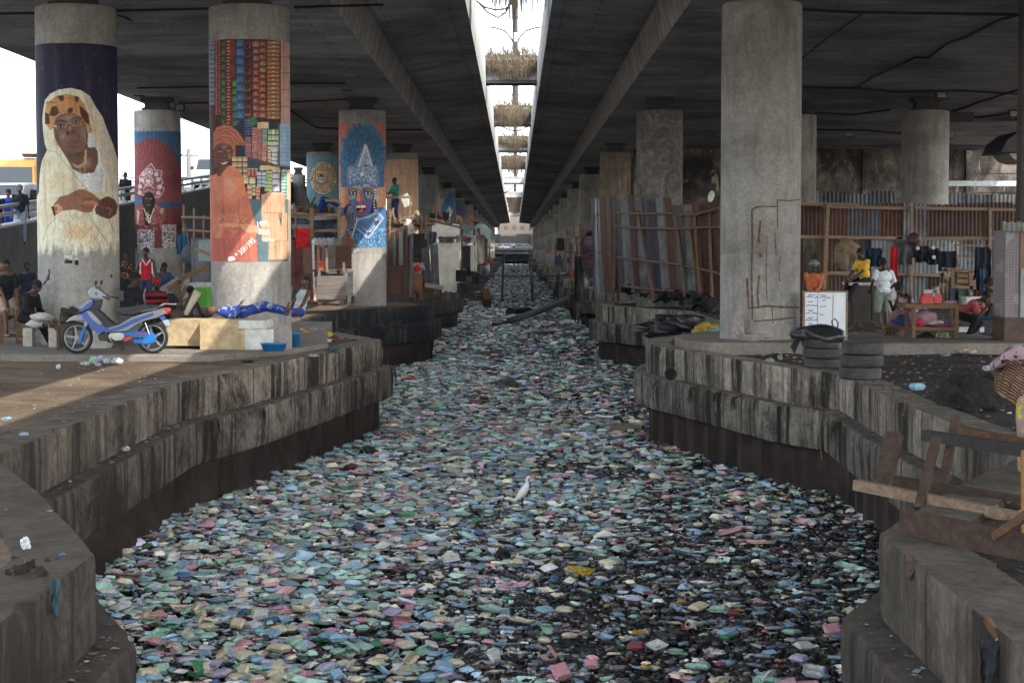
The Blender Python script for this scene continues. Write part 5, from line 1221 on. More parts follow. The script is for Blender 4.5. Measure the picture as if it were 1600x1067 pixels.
hd = solo(mb, 'duct_hood', plain('dark_blue_metal', (.05, .055, .065), .6), 'dark metal hood jutting out under the deck at the right edge', 'hood'); mb = MB(); mb.side([(p.x, p.z) for p in q], 69.3, 71.6); b_ = part(mb, 'underside', plain('pale_panel', (.34, .32, .29), .8), hd)
# corrugated fence at the back of the stalls
root = thing('corrugated_fence', 'long rusty corrugated iron fence on timber rails behind the clothes stall', 'fence')
mb = MB(); a0 = at(1130, 0, 58.2); a1 = at(1620, 0, 58.2)
corr_sheet(mb, (a0.x, 58.2), (a1.x, 58.2), QZ - .1, at(0, 318, 58.2).z, w=1.0, jag=.06, cols=RUST + RUST + TIN[:4], seed=4, pitch=.13, amp=.03); part(mb, 'iron_sheets', M_tin, root)
mb = MB(); corr_sheet(mb, (at(1365, 0, 57.9).x, 57.9), (at(1545, 0, 57.9).x, 57.9), at(0, 430, 57.9).z, at(0, 372, 57.9).z, w=.8, jag=.05, cols=PALE + TIN[:1], seed=9, pitch=.13, amp=.03); part(mb, 'patch_sheet', M_tin, root)
for (x0, y0, x1, y1) in ((1250, 319, 1340, 320), (1285, 323, 1430, 326), (1420, 325, 1590, 328), (1250, 370, 1410, 372), (1400, 373, 1566, 372), (1290, 427, 1345, 427), (1398, 428, 1520, 432)):
 mb = MB(); rail(mb, x0, y0, x1, y1, 57.5, w=.06, h=.10); part(mb, 'rail', M_woodp, root)
for (px, y0, y1, dx) in ((1288, 318, 452, 6), (1424, 316, 455, 0), (1547, 325, 470, 0)):
 mb = MB(); post(mb, px, y0, y1, 57.35, .09, dx); part(mb, 'post', M_woodp, root)
root = thing('corrugated_fence', 'upper row of greyer corrugated sheets showing over the long rusty fence', 'fence'); mb = MB()
corr_sheet(mb, (at(1245, 0, 66).x, 66), (at(1400, 0, 66).x, 66), 3, at(0, 300, 66).z, w=1.0, jag=.1, cols=TIN + PALE + RUST[:2], seed=12, pitch=.15, amp=.035); part(mb, 'iron_sheets', M_tin, root); mb = MB(); corr_sheet(mb, (at(1482, 0, 66).x, 66), (at(1640, 0, 66).x, 66), 3, at(0, 303, 66).z, w=1.0, jag=.1, cols=PALE + TIN[:2], seed=14, pitch=.15, amp=.035); part(mb, 'iron_sheets', M_tin, root)
# the leaning patched fence on the canal edge
root = thing('corrugated_fence', 'patched rust and blue grey iron fence leaning over the canal wall with bark poles', 'fence')
def lean_fence(seg, seed, cols, lean=-.03, sk=-.10, thk=.0):
 """seg: list of (px, base_y, top_y, Y)"""
 mb = MB(); rr = random.Random(seed)
 for (xa, ba, ta, Ya), (xb, bb, tb, Yb) in zip(seg[:-1], seg[1:]):
  A, B = at(xa, ba, Ya), at(xb, bb, Yb); At, Bt = at(xa, ta, Ya), at(xb, tb, Yb); L = (B - A).length; n = max(1, int(L / .33)); 
  for k in range(n):
   u0, u1 = k / n, (k + 1.12) / n; c = cols[rr.randrange(len(cols))]; kk = rr.uniform(.4, 1.6); c = tuple(q * kk for q in c); off = .02 * (k % 3) + rr.uniform(0, .02); dt = rr.uniform(-.12, .10); sh = sk + rr.uniform(-.05, .05); m = 8
   vs = []
   for j in range(5):
    for i in range(m + 1):
     u = u0 + (u1 - u0) * i / m; p = A.lerp(B, u).lerp(At.lerp(Bt, u) + Vector((0, 0, dt)), j / 4); p = p + Vector((sh * j / 4 * 1.0, off + .018 * math.sin(i * 1.9) + .04 * mnoise.noise(Vector((u * 5, j, seed))), 0)); vs.append(tuple(p))
   mb.add(vs, [(j * (m + 1) + i, j * (m + 1) + i + 1, (j + 1) * (m + 1) + i + 1, (j + 1) * (m + 1) + i) for j in range(4) for i in range(m)], c, True)
 return mb
part(lean_fence([(944, 458, 308, 62.5), (1000, 457, 309, 60.2), (1058, 463, 312, 58.6)], 5, PALE[:2] + TIN + RUST + RUST, sk=-.22), 'iron_sheets', M_tin, root)
part(lean_fence([(1060, 466, 318, 58.4), (1128, 480, 312, 57.0)], 8, TIN + RUST, sk=-.16), 'iron_sheets', M_tin, root)
part(lean_fence([(926, 455, 312, 66), (946, 460, 306, 62.6)], 11, PALE + TIN, sk=-.05), 'iron_sheets', M_tin, root)
M_bark = wood('bark_pole', (.20, .125, .085)); 
for pts in ([(960, 452, 62), (961, 400, 61.8), (962, 320, 61.6)], [(997, 330, 60.3), (1005, 380, 60), (1014, 430, 59.6), (1023, 470, 59.3)], [(1053, 325, 58.7), (1061, 380, 58.4), (1070, 464, 58)], [(1077, 335, 58.2), (1081, 380, 58.1), (1086, 420, 58)], [(1084, 330, 58), (1089, 400, 57.8), (1095, 470, 57.6)], [(1108, 318, 57.6), (1110, 400, 57.4), (1113, 474, 57.2)], [(927, 335, 65.5), (936, 365, 65), (942, 400, 64.6)]):
 mb = MB(); mb.tube([at(x, y, Y - .25) for x, y, Y in pts], [.045, .05, .055, .06][:len(pts)], 7); part(mb, 'pole', M_bark, root)
for pts in ([(932, 336, 65), (948, 333, 63), (962, 330, 61.8)], [(961, 333, 61.7), (998, 334, 60.2), (1053, 334, 58.6)], [(934, 362, 65), (962, 353, 61.8)], [(962, 353, 61.6), (1000, 357, 60.1), (1056, 358, 58.4), (1085, 356, 57.8), (1124, 355, 57)], [(1055, 336, 58.4), (1085, 336, 57.8), (1124, 325, 57)], [(937, 395, 64), (955, 398, 62)], [(964, 402, 61.6), (1005, 407, 60), (1064, 414, 58.4)], [(1066, 416, 58.4), (1095, 420, 57.7), (1124, 428, 57)], [(975, 447, 61), (1020, 453, 59.5), (1070, 456, 58.2), (1100, 462, 57.6)]):
 mb = MB(); mb.tube([at(x, y, Y - .3) for x, y, Y in pts], .045, 7); part(mb, 'cross_pole', M_bark, root)
# ================================================================ CROSSING, FAR END
root = thing('road_bridge', 'low road bridge closing the far end of the canal', 'bridge'); mb = MB(); mb.box((0, 452, 3.15), (60, 10, 1.0)); mb.box((0, 446.8, 3.8), (60, .3, .5)); part(mb, 'deck', M_ledge, root); mb = MB(); 
mb.box((0, 450, 1.2), (11, 1.0, 2.9))
for k in range(9): mb.box((-4.6 + k * 1.15, 449.2, 1.2), (.35, .6, 2.9))
part(mb, 'pier_wall', M_ledge, root)
cars = [(773, 'dark grey car', (.03, .03, .035)), (783, 'silver car', (.12, .125, .13)), (793, 'pale van', (.2, .2, .19)), (800, 'blue car', (.02, .05, .12)), (812, 'black and white car', (.05, .05, .055)), (822, 'dark van', (.04, .045, .05)), (760, 'dim white car', (.15, .15, .15))]
for k, (px, nm, c) in enumerate(cars):
 X = at(px, 380, 452).x; r2 = thing('car', f'{nm} crossing the far road bridge', 'car', (X, 450.5 + (k % 2) * 3, 3.66), math.pi / 2 * (1 if k % 3 else 0), 'cars on the far road bridge'); mt = plain('car ' + nm, c, .4, .1, bump=0)
 mb = MB(); mb.side([(-1.9, .3), (-1.95, .85), (-1.1, .98), (-.7, 1.5), (.9, 1.55), (1.4, 1.05), (1.95, .9), (1.95, .3)], -.8, .8, bulge=.05); mb.v = [(y, x, z) for x, y, z in mb.v]; mb.build('body', mt, r2)
 mb = MB(); mb.side([(-.95, 1.02), (-.62, 1.42), (.85, 1.46), (1.2, 1.05)], -.82, .82); mb.v = [(y, x, z) for x, y, z in mb.v]; mb.build('windows', M_glass, r2)
 for x in (-1.2, 1.2):
  for y in (-.75, .75): mb = MB(); mb.lathe([(.1, -.1), (.32, -.1), (.32, .1), (.1, .1)], (y, x, .32), 12, M=Euler((0, R(90), 0)).to_matrix()); mb.build('wheel', M_black, r2)
mb = MB(); mb.box((0, 620, 7.5), (15, 20, 15)); 
for r_ in range(3):
 for c_ in range(5): mb.box((-5.6 + c_ * 2.8, 609.7, 5.2 + r_ * 3.2), (.9, .4, 1.2), col=(.12, .10, .088))
mb.c = [c or (.15, .125, .105) for c in mb.c]; solo(mb, 'distant_building', M_paint, 'pale sandy building far beyond the end of the slot', 'building')
mb = MB(); rr = random.Random(2)
for k in range(22): mb.box((-44 + k * 4.2, 474 + rr.uniform(-2, 2), 3.9), (rr.uniform(3.5, 5), 6, rr.uniform(6.0, 8.4)), col=(.006 + .008 * rr.random(),) * 3)  # near-black blocks added to darken the bright gap behind the bridge
solo(mb, 'dark_backdrop', M_paint, 'row of dark backdrop blocks added just beyond the far road bridge', 'backdrop', kind='stuff')
# far town filling the horizon at both sides
rr = random.Random(21)
for k, (X, Y, W_, H_) in enumerate(((-95, 330, 40, 12), (-60, 360, 26, 16), (-150, 320, 50, 10), (-52, 480, 26, 9), (60, 430, 50, 14), (130, 400, 50, 10), (95, 300, 30, 8), (-26, 600, 40, 14), (26, 600, 40, 14))):
 mb = MB(); c = (.35 + rr.random() * .15,) * 3; mb.box((X, Y, H_ / 2), (W_, 12, H_), col=c)
 mb.box((X, Y, H_ + .3), (W_ + .6, 12.6, .6), col=tuple(q * .7 for q in c))
 for i in range(int(W_ / 3.5)):
  for j in range(int(H_ / 3.4)): mb.box((X - W_ / 2 + 2 + i * 3.4, Y - 6.02, 2 + j * 3.2), (1.3, .2, 1.5), col=(.07, .08, .09))
 solo(mb, 'town_block', M_paint, ['long low', 'taller', 'broad distant', 'small far', 'large right-hand', 'low right-hand', 'nearer low right-hand', 'dark left-hand far', 'dark right-hand far'][k] + ' grey town building beyond the flyover', 'building')
# ================================================================ SLOT: planters, grass, lamp posts
M_grass = painted('dry_grass', rough=.9, spec=.1, vary=.3, sc=3, bump=0)
def planter(Y, z, grass, droop, seed, label, w=(-1.24, .92)):
 root = thing('planter_beam', label, 'planter', (0, Y, z), group='planter beams hung across the slot'); rr = random.Random(seed); mb = MB()
 W_ = w[1] - w[0]; cx = (w[0] + w[1]) / 2
 mb.box((cx, 0, .30), (W_ - .02, 1.1, .6)); mb.box((cx, -.56, .66), (W_ - .02, .10, .18)); mb.box((cx, .56, .66), (W_ - .02, .10, .18)); mb.build('trough', M_para, root)
 d = MB(); d.box((cx, 0, -.07), (W_ - .02, 1.3, .14)); d.build('support', M_dark, root)
 if not grass: return root
 g = MB(); tone = [(.11, .085, .055), (.16, .125, .085), (.07, .055, .04), (.13, .105, .075), (.05, .065, .03)]
 for k in range(grass):
  u = rr.random(); x = w[0] + W_ * u; dd = droop * (.35 + .5 * abs(mnoise.noise(Vector((u * 6, seed, 0)))) + .9 * math.exp(-((u - .55) / .28) ** 2)) * rr.uniform(.4, 1.1)
  up = rr.uniform(.15, .55); y0 = rr.uniform(-.5, -.2); c = tone[rr.randrange(5) if rr.random() < .25 else rr.randrange(4)]; kk = rr.uniform(.6, 1.3); c = tuple(q * kk for q in c)
  dx = rr.uniform(-.45, .45); pts = [Vector((x, y0, .72)), Vector((x + dx * .4, y0 - .22, .72 + up * .6)), Vector((x + dx * .8, -.66 - rr.uniform(0, .2), .6 + up * .4)), Vector((x + dx, -.72 - rr.uniform(0, .15), .65 - dd * .5)), Vector((x + dx * 1.1, -.70 - rr.uniform(0, .12), .65 - dd))]
  if rr.random() < .18: pts = [Vector((x, y0 + .3, .7)), Vector((x + dx * .3, y0 + .3, .75 + up * .9)), Vector((x + dx, y0 + .25, .8 + up * 1.7))]
  wv = rr.uniform(.008, .02); vs = []
  for i, p in enumerate(pts): q = wv * (1 - .7 * i / (len(pts) - 1)); vs += [p - Vector((q, 0, 0)), p + Vector((q, q * .5, 0))]
  g.add(vs, [(2 * i, 2 * i + 1, 2 * i + 3, 2 * i + 2) for i in range(len(pts) - 1)], c)
 g.build('hanging_grass', M_grass, root); return root
PL = [(49, 10.95, 900, 1.3, 'nearest planter beam at the top of the slot with dark grass hanging into the frame'), (76, 10.95, 2200, .5, 'planter beam with tawny grass and a green tuft, first below the top of the slot'), (104, 11.1, 1700, .75, 'planter beam with a thick pale mop of dry grass, second down the slot'), (132, 11.1, 1200, .5, 'planter beam with greenish grass on top, third down the slot'), (161, 11.15, 1100, 1.3, 'planter beam with a long central beard of grass, fourth down the slot'), (200, 11.2, 0, 0, 'bare pale planter beam below the bearded one'), (235, 10.6, 0, 0, 'smaller bare planter beam, sixth down the slot'), (265, 10.9, 1200, 1.2, 'small tawny planter beam, seventh down the slot'), (300, 11, 1000, 1.6, 'far planter beam with straw coloured grass, eighth down the slot'), (340, 11, 800, 1.4, 'far small planter beam, ninth down the slot'), (385, 11, 0, 0, 'farthest bare planter beam near the end of the slot')]
for k, (Y, z, n, dr, lb) in enumerate(PL): planter(Y, z, n, dr, k, lb)
def lamp_post(X, Y, z0, ztop, zarm, label, arm=1.15, r=.17):
 root = thing('lamp_post', label, 'street lamp', (X, Y, z0), group='double armed lamp posts in the slot'); mb = MB(); mb.tube([(0, 0, 0), (0, 0, ztop - z0)], [r * 1.1, r * .8], 12); mb.tube([(0, 0, (zarm - z0) + .55), (0, 0, (zarm - z0) + .62)], r * 1.05, 12); mb.build('pole', M_dark, root)
 for s in (-1, 1):
  a = MB(); h = zarm - z0; a.tube([(s * .05, 0, h - .95), (s * .28, 0, h - .55), (s * .6, 0, h - .18), (s * 1.1, 0, h - .02), (s * arm * 1.35, 0, h + .06)], .05, 7); a.build('arm', M_dark, root)
 p = MB(); p.box((.03, -r - .01, zarm - z0 - .55), (.2, .02, .5), col=(.8, .8, .78)); 
 for q in range(3): p.box((.03, -r - .023, zarm - z0 - .38 - q * .14), (.08, .006, .07), col=(.05, .05, .05))
 p.build('number_plate', M_paint, root); return root
lamp_post(0, 104.8, 11.2, 22, 16.7, 'tall dark lamp post behind the first planter beam, arms near the top')
lamp_post(.0, 161.6, 11.2, 20.5, 18.2, 'second dark lamp post seen under the first planter beam', arm=1.0)
lamp_post(.0, 236, 10.9, 19, 16.6, 'third lamp post, small, between the thick mop and the greenish planter', arm=1.1)
lamp_post(-.1, 300.5, 11, 17.5, 16, 'fourth far lamp post below the bearded planter', arm=1.1)
for k, (pts, lb) in enumerate((([(742, 0), (758, 12), (775, 16), (792, 14), (800, 0)], 'heavy black cable loop slung across the top of the slot'), ([(745, 2), (762, 20), (778, 28), (790, 20), (799, 5)], 'thinner cable loop hanging lowest at the top of the slot'))):
 poly_pipe([at(x, y, 60) for x, y in pts], .03, 'cable_loop', M_wire, lb, 'cable')
poly_pipe([at(x, y, 80) for x, y in ((766, 127), (775, 133), (785, 134), (797, 128))], .03, 'cable_loop', M_wire, 'cable loop sagging under the first planter beam', 'cable')
poly_pipe([at(x, y, 165) for x, y in ((783, 305), (795, 298), (803, 290))], .05, 'cable_loop', M_wire, 'black cable crossing the slot below the bare planter beam', 'cable')
poly_pipe([at(x, y, 107) for x, y in ((781, 197), (795, 203), (808, 205), (826, 198))], .035, 'cable_loop', M_wire, 'cable sagging beneath the thick mop of grass', 'cable')
# ================================================================ SOFFIT CABLES AND LAMPS
def ceil(px, py, dz=.05):
 p = on(px, py, DZ - dz); return p
def cable(pts, r, label, n=6, drop=.0):
 mb = MB(); mb.tube([on(x, y, DZ - .06 - drop) for x, y in pts], r, n); return solo(mb, 'ceiling_cable', M_wire, label, 'cable')
cable([(0, 22), (60, 21), (150, 18), (330, 14)], .03, 'black cable along the left soffit above the elder mural')
cable([(460, 12), (520, 10), (600, 8)], .03, 'short black cable along the soffit right of the market mural top')
poly_pipe([at(x, y, Y) for x, y, Y in ((150, 12, 37), (200, 30, 40), (228, 48, 44), (245, 85, 48), (265, 100, 50), (282, 101, 51), (300, 90, 51), (330, 105, 54))], .028, 'loose_cable', M_wire, 'loose black cable looping down from the soffit between the two big murals', 'cable')
cable([(215, 138), (328, 136)], .03, 'straight cable across the soffit above the crimson mural'); cable([(280, 162), (328, 161)], .03, 'short cable right of the crimson column head'); cable([(455, 131), (540, 130)], .03, 'cable meeting the small floodlight above the crown mural'); cable([(455, 160), (555, 155)], .03, 'cable ending at the crown column head'); cable([(455, 174), (495, 200), (520, 201), (600, 201)], .04, 'slanting cable above the school emblem column'); cable([(600, 203), (660, 203)], .04, 'cable above the peach column')
cable([(1250, 15), (1340, 20), (1500, 22), (1600, 24)], .035, 'near black cable crossing the right soffit from the broad column'); cable([(1250, 137), (1335, 138), (1400, 144), (1500, 142), (1600, 148)], .035, 'second cable crossing the right soffit above the mottled column'); cable([(1335, 139), (1365, 120), (1400, 104), (1430, 90), (1450, 91), (1480, 68), (1510, 58), (1560, 32), (1640, 10)], .035, 'long zigzag cable running diagonally over the right soffit'); cable([(1275, 203), (1350, 204), (1410, 209)], .05, 'cable near the back of the right soffit'); cable([(1480, 178), (1530, 160), (1600, 138)], .035, 'diagonal cable at the right edge of the soffit'); cable([(1252, 92), (1290, 62), (1350, 20)], .02, 'thin cable rising from the broad column to the ceiling box'); cable([(1275, 176), (1330, 180), (1390, 172)], .04, 'sagging cable left of the mottled column head'); cable([(1500, 186), (1560, 180), (1600, 172)], .04, 'cable by the small lamp at the right edge')
def flood(px, py, Y, s, label):
 p = at(px, py, Y); root = thing('floodlight', label, 'floodlight', p, group='small floodlights on the soffit'); mb = MB(); mb.box((0, 0, 0), (.34 * s, .16 * s, .26 * s)); mb.build('housing', M_dark, root); l = MB(); l.box((0, -.085 * s, -.01), (.26 * s, .01, .17 * s)); l.build('lens', plain('lamp_lens', (.25, .25, .26), .2), root); b = MB(); b.bar((0, .02, .1 * s), (0, .02, max(.25, DZ - p.z)), .05); b.build('bracket', M_dark, root)
for a in ((218, 145, 60, 1.0, 'floodlight left of the crimson column head'), (281, 168, 62, 1.0, 'floodlight right of the crimson column head'), (542, 136, 58, 1.0, 'floodlight above the crown mural column'), (1262, 143, 60, 1.0, 'floodlight beside the broad column'), (1470, 148, 59, 1.0, 'floodlight above the mottled column'), (1576, 35, 42, 1.0, 'floodlight near the top right corner'), (1584, 178, 66, 1.1, 'floodlight at the right edge under the soffit'), (1396, 172, 70, 1.0, 'floodlight left of the mottled column head'), (1326, 208, 80, 1.3, 'floodlight at the back over the burnt wall'), (1484, 211, 80, 1.2, 'floodlight right of the mottled column')): flood(*a)
mb = MB(); p = at(1327, 46, 46); mb.lathe([(.1, -.3), (.42, -.26), (.46, -.1), (.46, .05), (.3, .2), (.1, .5)], p, 12); solo(mb, 'junction_box', M_rust, 'dark round box hanging from the soffit right of the broad column', 'junction box')
p = at(1500, 183, 66); mb = MB(); mb.box(p, (.9, .5, .35)); mb.tube([p + Vector((-.2, 0, .1)), p + Vector((-.2, 0, .9))], .05, 6); solo(mb, 'cable_box', M_dark, 'dark flat box hung right of the mottled column head', 'box')
# pipe stub in the right wall, drain in left
mb = MB(); p = on(1048, 586, 1.62); mb.lathe([(.07, -.1), (.11, -.1), (.115, .02), (.08, .02), (.07, -.08)], (p.x, p.y + .02, 1.64), 14, M=Euler((R(90), 0, 0)).to_matrix()); solo(mb, 'drain_pipe', M_black, 'round drain mouth in the pale right wall near its corner', 'drain')
mb = MB(); p = at(598, 552, 41); mb.tube([(p.x - 1.2, p.y, p.z), (p.x, p.y, p.z)], .14, 14); solo(mb, 'drain_pipe', M_ramp, 'stubby grey pipe poking out behind the left wall corner', 'drain')
# ================================================================ MOTORBIKE (photo outline, metres: length along x, nose towards -x)
def b2(x, y): return ((x - 740) / 724, (940 - y) / 724)
def bpts(*p): return [b2(x, y) for x, y in p]
p = on(186, 554, QZ + .08); BZ = QZ + .08; BY = EYE and 31.15
px0 = at(90 + 740 / 8.2, 500, BY).x
bike = thing('motorbike', 'blue and silver step through motorbike parked side on before the elder mural column', 'motorbike', (px0, BY, BZ))
M_bblue = plain('bike_blue', (.01, .06, .30), .25, .1, 2, bump=0, spec=.6, obj=True); M_bsil = plain('bike_silver', (.20, .215, .23), .3, .1, 2, bump=0, metal=.3, spec=.6, obj=True); M_seat = plain('bike_seat', (.025, .025, .028), .45, .2, 8, bump=.1, obj=True); M_chrome = plain('chrome', (.6, .6, .6), .2, .1, bump=0, metal=.9); M_lblue = plain('chain_case_blue', (.01, .13, .42), .3, .1, bump=0); M_red = plain('red_lens', (.50, .02, .03), .25, .1, bump=0); M_eng = plain('engine_metal', (.42, .42, .41), .4, .25, 14, metal=.4, obj=True)
def bp_(name, mat, pts, w, y=0, bulge=.04, parent=None): mb = MB(); mb.side(bpts(*pts), y - w / 2, y + w / 2, bulge=bulge); return mb.build(name, mat, parent or bike)
RXm = Euler((R(90), 0, 0)).to_matrix()
for nm, (cx, cy), spokes, Rr in (('front_wheel', (256, 730), 5, .278), ('rear_wheel', (1205, 740), 5, .278)):
 x, z = b2(cx, cy); z = Rr + .0; t = MB(); prof = [(Rr + .0 - .035 + .035 * math.cos(a) - .0, .032 * math.sin(a)) for a in np.linspace(-2.6, 2.6, 12)]
 t.lathe(prof, (x, 0, z), 40, M=RXm); t.f = t.f[:-2]; t.c = t.c[:-2]; t.sm = t.sm[:-2]; wh = t.build(nm, M_black, bike)
 r_ = MB(); r_.lathe([(Rr - .072, -.022), (Rr - .055, -.026), (Rr - .05, 0), (Rr - .055, .026), (Rr - .072, .022), (Rr - .080, 0), (Rr - .072, -.022)], (x, 0, z), 36, M=RXm); r_.f = r_.f[:-2]; r_.c = r_.c[:-2]; r_.sm = r_.sm[:-2]
 for k in range(spokes):
  a = 2 * math.pi * k / spokes + .5; r_.bar((x + .03 * math.cos(a), 0, z + .03 * math.sin(a)), (x + (Rr - .075) * math.cos(a), 0, z + (Rr - .075) * math.sin(a)), .018, .026); r_.bar((x + .03 * math.cos(a), .0, z + .03 * math.sin(a)), (x + (Rr - .13) * math.cos(a - .0), 0, z + (Rr - .13) * math.sin(a)), .022, .036)
 r_.lathe([(.045, -.05), (.05, -.02), (.05, .02), (.045, .05)], (x, 0, z), 14, M=RXm); r_.build('rim', M_bsil, wh)
bp_('leg_shield', M_bblue, [(330, 440), (385, 395), (450, 420), (520, 500), (600, 575), (640, 610), (735, 640), (700, 670), (610, 660), (560, 700), (520, 680), (470, 620), (420, 560), (345, 490)], .26)
bp_('shield_stripe', M_bsil, [(400, 395), (450, 400), (530, 480), (600, 560), (560, 575), (480, 510), (420, 440)], .275)
bp_('headlight_cowl', M_bsil, [(410, 180), (425, 130), (490, 95), (530, 100), (600, 160), (665, 210), (650, 265), (600, 255), (560, 240), (470, 245), (425, 225)], .22, bulge=.12)
bp_('cowl_panel', M_bblue, [(510, 165), (545, 175), (530, 205), (505, 195)], .232); bp_('cowl_panel', M_bblue, [(480, 115), (515, 108), (528, 120), (495, 138)], .215)
bp_('front_panel', M_bblue, [(275, 385), (360, 290), (430, 248), (490, 262), (470, 330), (400, 380), (340, 412), (300, 415)], .16, bulge=.1); bp_('front_panel_stripe', M_bsil, [(300, 365), (380, 285), (440, 255), (475, 262), (400, 310), (330, 375)], .172)
bp_('steering_column', M_seat, [(490, 262), (585, 255), (545, 400), (480, 430), (385, 395), (440, 330)], .12)
bp_('front_mudguard', M_bsil, [(120, 540), (170, 490), (240, 455), (330, 440), (370, 515), (300, 520), (220, 520)], .09, bulge=.1)
bp_('inner_body', M_seat, [(440, 380), (520, 370), (650, 490), (740, 570), (800, 560), (720, 640), (600, 620), (500, 480)], .20)
for y in (-.055, .055):
 mb = MB(); a, b = b2(385, 540), b2(290, 800); mb.bar((a[0], y, a[1]), (b[0], y, b[1]), .03, .045); mb.build('fork', M_lblue, bike)
 mb = MB(); a, b = b2(390, 530), b2(372, 590); mb.bar((a[0], y, a[1]), (b[0], y, b[1]), .045, .06); mb.build('fork_cover', M_bsil, bike)
bp_('seat', M_seat, [(755, 400), (800, 365), (960, 345), (1080, 325), (1180, 318), (1310, 330), (1320, 350), (1180, 385), (1090, 405), (1020, 440), (900, 445), (800, 440)], .24, bulge=.08)
bp_('under_seat', M_seat, [(800, 440), (900, 455), (1010, 460), (900, 520), (800, 560), (740, 560), (830, 530)], .20)
bp_('side_panel', M_bsil, [(640, 620), (780, 580), (960, 480), (1100, 430), (1230, 395), (1370, 360), (1400, 420), (1290, 480), (1130, 520), (1000, 580), (900, 650), (800, 660), (700, 670)], .22, bulge=.05)
bp_('side_stripe', M_bblue, [(640, 640), (800, 590), (980, 500), (1120, 455), (1230, 420), (1262, 432), (1230, 460), (1120, 500), (980, 560), (850, 625), (730, 660)], .235)
bp_('tail_light', M_red, [(1280, 410), (1340, 385), (1420, 362), (1440, 385), (1400, 440), (1330, 432)], .17, bulge=.1)
mb = MB(); 
for y in (-.09, .09): mb.tube([(*b2(1060, 410)[:1], y, b2(1060, 410)[1]), (b2(1250, 375)[0], y, b2(1250, 375)[1]), (b2(1330, 330)[0], y * .9, b2(1330, 330)[1]), (b2(1360, 308)[0], y * .8, b2(1360, 308)[1]), (b2(1510, 318)[0], y * .7, b2(1510, 318)[1])], .011, 7)
for x in (1380, 1440, 1505): mb.tube([(b2(x, 312)[0], -.07, b2(x, 312)[1]), (b2(x, 312)[0], .07, b2(x, 312)[1])], .010, 6)
mb.build('rear_rack', M_chrome, bike)
bp_('engine', M_eng, [(655, 715), (680, 680), (760, 668), (860, 672), (880, 720), (840, 770), (740, 775), (680, 765)], .22, bulge=.1); bp_('engine_block', M_seat, [(520, 700), (660, 660), (660, 790), (540, 770)], .14); bp_('engine_guard', plain('red_guard', (.42, .05, .04), .5), [(860, 730), (960, 712), (985, 735), (900, 780), (845, 778)], .24)
bp_('chain_case', M_lblue, [(870, 672), (1000, 655), (1150, 655), (1240, 680), (1275, 740), (1240, 800), (1120, 815), (985, 805), (975, 760), (1110, 750), (1110, 735), (980, 735), (975, 710), (870, 712)], .05, y=-.10)
bp_('chain_case_decal', M_red, [(1030, 675), (1070, 678), (1055, 705), (1035, 700)], .055, y=-.10); bp_('chain_case_decal', M_red, [(1085, 690), (1145, 680), (1130, 705), (1075, 708)], .055, y=-.10)
mb = MB(); a, b = b2(1135, 545), b2(1185, 690); mb.tube([(a[0], -.12, a[1]), (b[0], -.12, b[1])], .018, 8); mb.build('shock_absorber', M_chrome, bike)
mb = MB(); a, b, c = b2(870, 720), b2(1180, 745), b2(1340, 765); mb.tube([(a[0], .13, a[1]), (b[0], .13, b[1]), (c[0], .13, c[1])], [.03, .035, .05], 10); mb.build('exhaust', M_seat, bike)
bp_('number_plate', plain('bike_plate', (.30, .38, .48), .4), [(1340, 520), (1400, 510), (1425, 580), (1385, 590)], .14); bp_('plate_bracket', M_bblue, [(1300, 480), (1350, 462), (1375, 500), (1330, 520)], .12)
mb = MB(); a, b = b2(850, 800), b2(800, 935); mb.bar((a[0], -.06, a[1]), (b[0], -.10, b[1]), .018, .03); a2 = b2(860, 890); mb.bar((b2(845, 850)[0], -.08, b2(845, 850)[1]), (a2[0], -.1, a2[1]), .012, .02); mb.build('kickstand', M_dark, bike)
mb = MB(); 
for x in (690, 790): a = b2(x, 790); mb.tube([(a[0], -.2, a[1]), (a[0], .2, a[1])], .012, 7)
mb.tube([(b2(700, 740)[0], -.13, b2(700, 740)[1]), (b2(760, 790)[0], -.15, b2(760, 790)[1]), (b2(780, 800)[0], -.15, b2(780, 800)[1])], .012, 6); mb.build('foot_peg', M_dark, bike)
for s in (-1, 1):
 mb = MB(); a = b2(640, 235); mb.tube([(a[0] - .05, s * .10, a[1] + .02), (a[0] + .02, s * .2, a[1] + .01), (a[0] + .12, s * .33, a[1] - .02)], .014, 8); mb.build('handlebar', M_dark, bike)
 mb = MB(); a = b2(530, 110); mb.bar((a[0], s * .14, a[1] - .02), (a[0], s * .2, a[1] + .07), .012); mb.ell((a[0] + .01, s * .21, a[1] + .09), (.02, .055, .04)); mb.build('mirror', M_dark, bike)
# ================================================================ QUAY PLATFORMS AND KERBS
M_slab = concrete('quay_slab', (.24, .215, .185), dark=.4, streak=.15, stain=(.10, .08, .06)); M_tan = ground_mat()
def slab(pts, z, h, name, mat, label, cat, jit=.02):
 mb = MB(); n = len(pts); vs = []
 R2 = resample(pts + [pts[0]], lambda y: .35)[:-1]; n = len(R2); cx = sum(p.x for p in R2) / n; cy = sum(p.y for p in R2) / n
 for zz, k in ((z - h, 0), (z - .02, 0), (z, .02)):
  for p in R2:
   d = Vector((cx - p.x, cy - p.y, 0)).normalized(); q = p + d * (k + jit * mnoise.noise(Vector((p.x * 2.3, p.y * 2.3, zz)))); vs.append((q.x, q.y, zz))
 mb.add(vs, [(j * n + i, j * n + (i + 1) % n, (j + 1) * n + (i + 1) % n, (j + 1) * n + i) for j in range(2) for i in range(n)]); mb.add(vs[2 * n:], [tuple(range(n))]); return solo(mb, name, mat, label, cat)
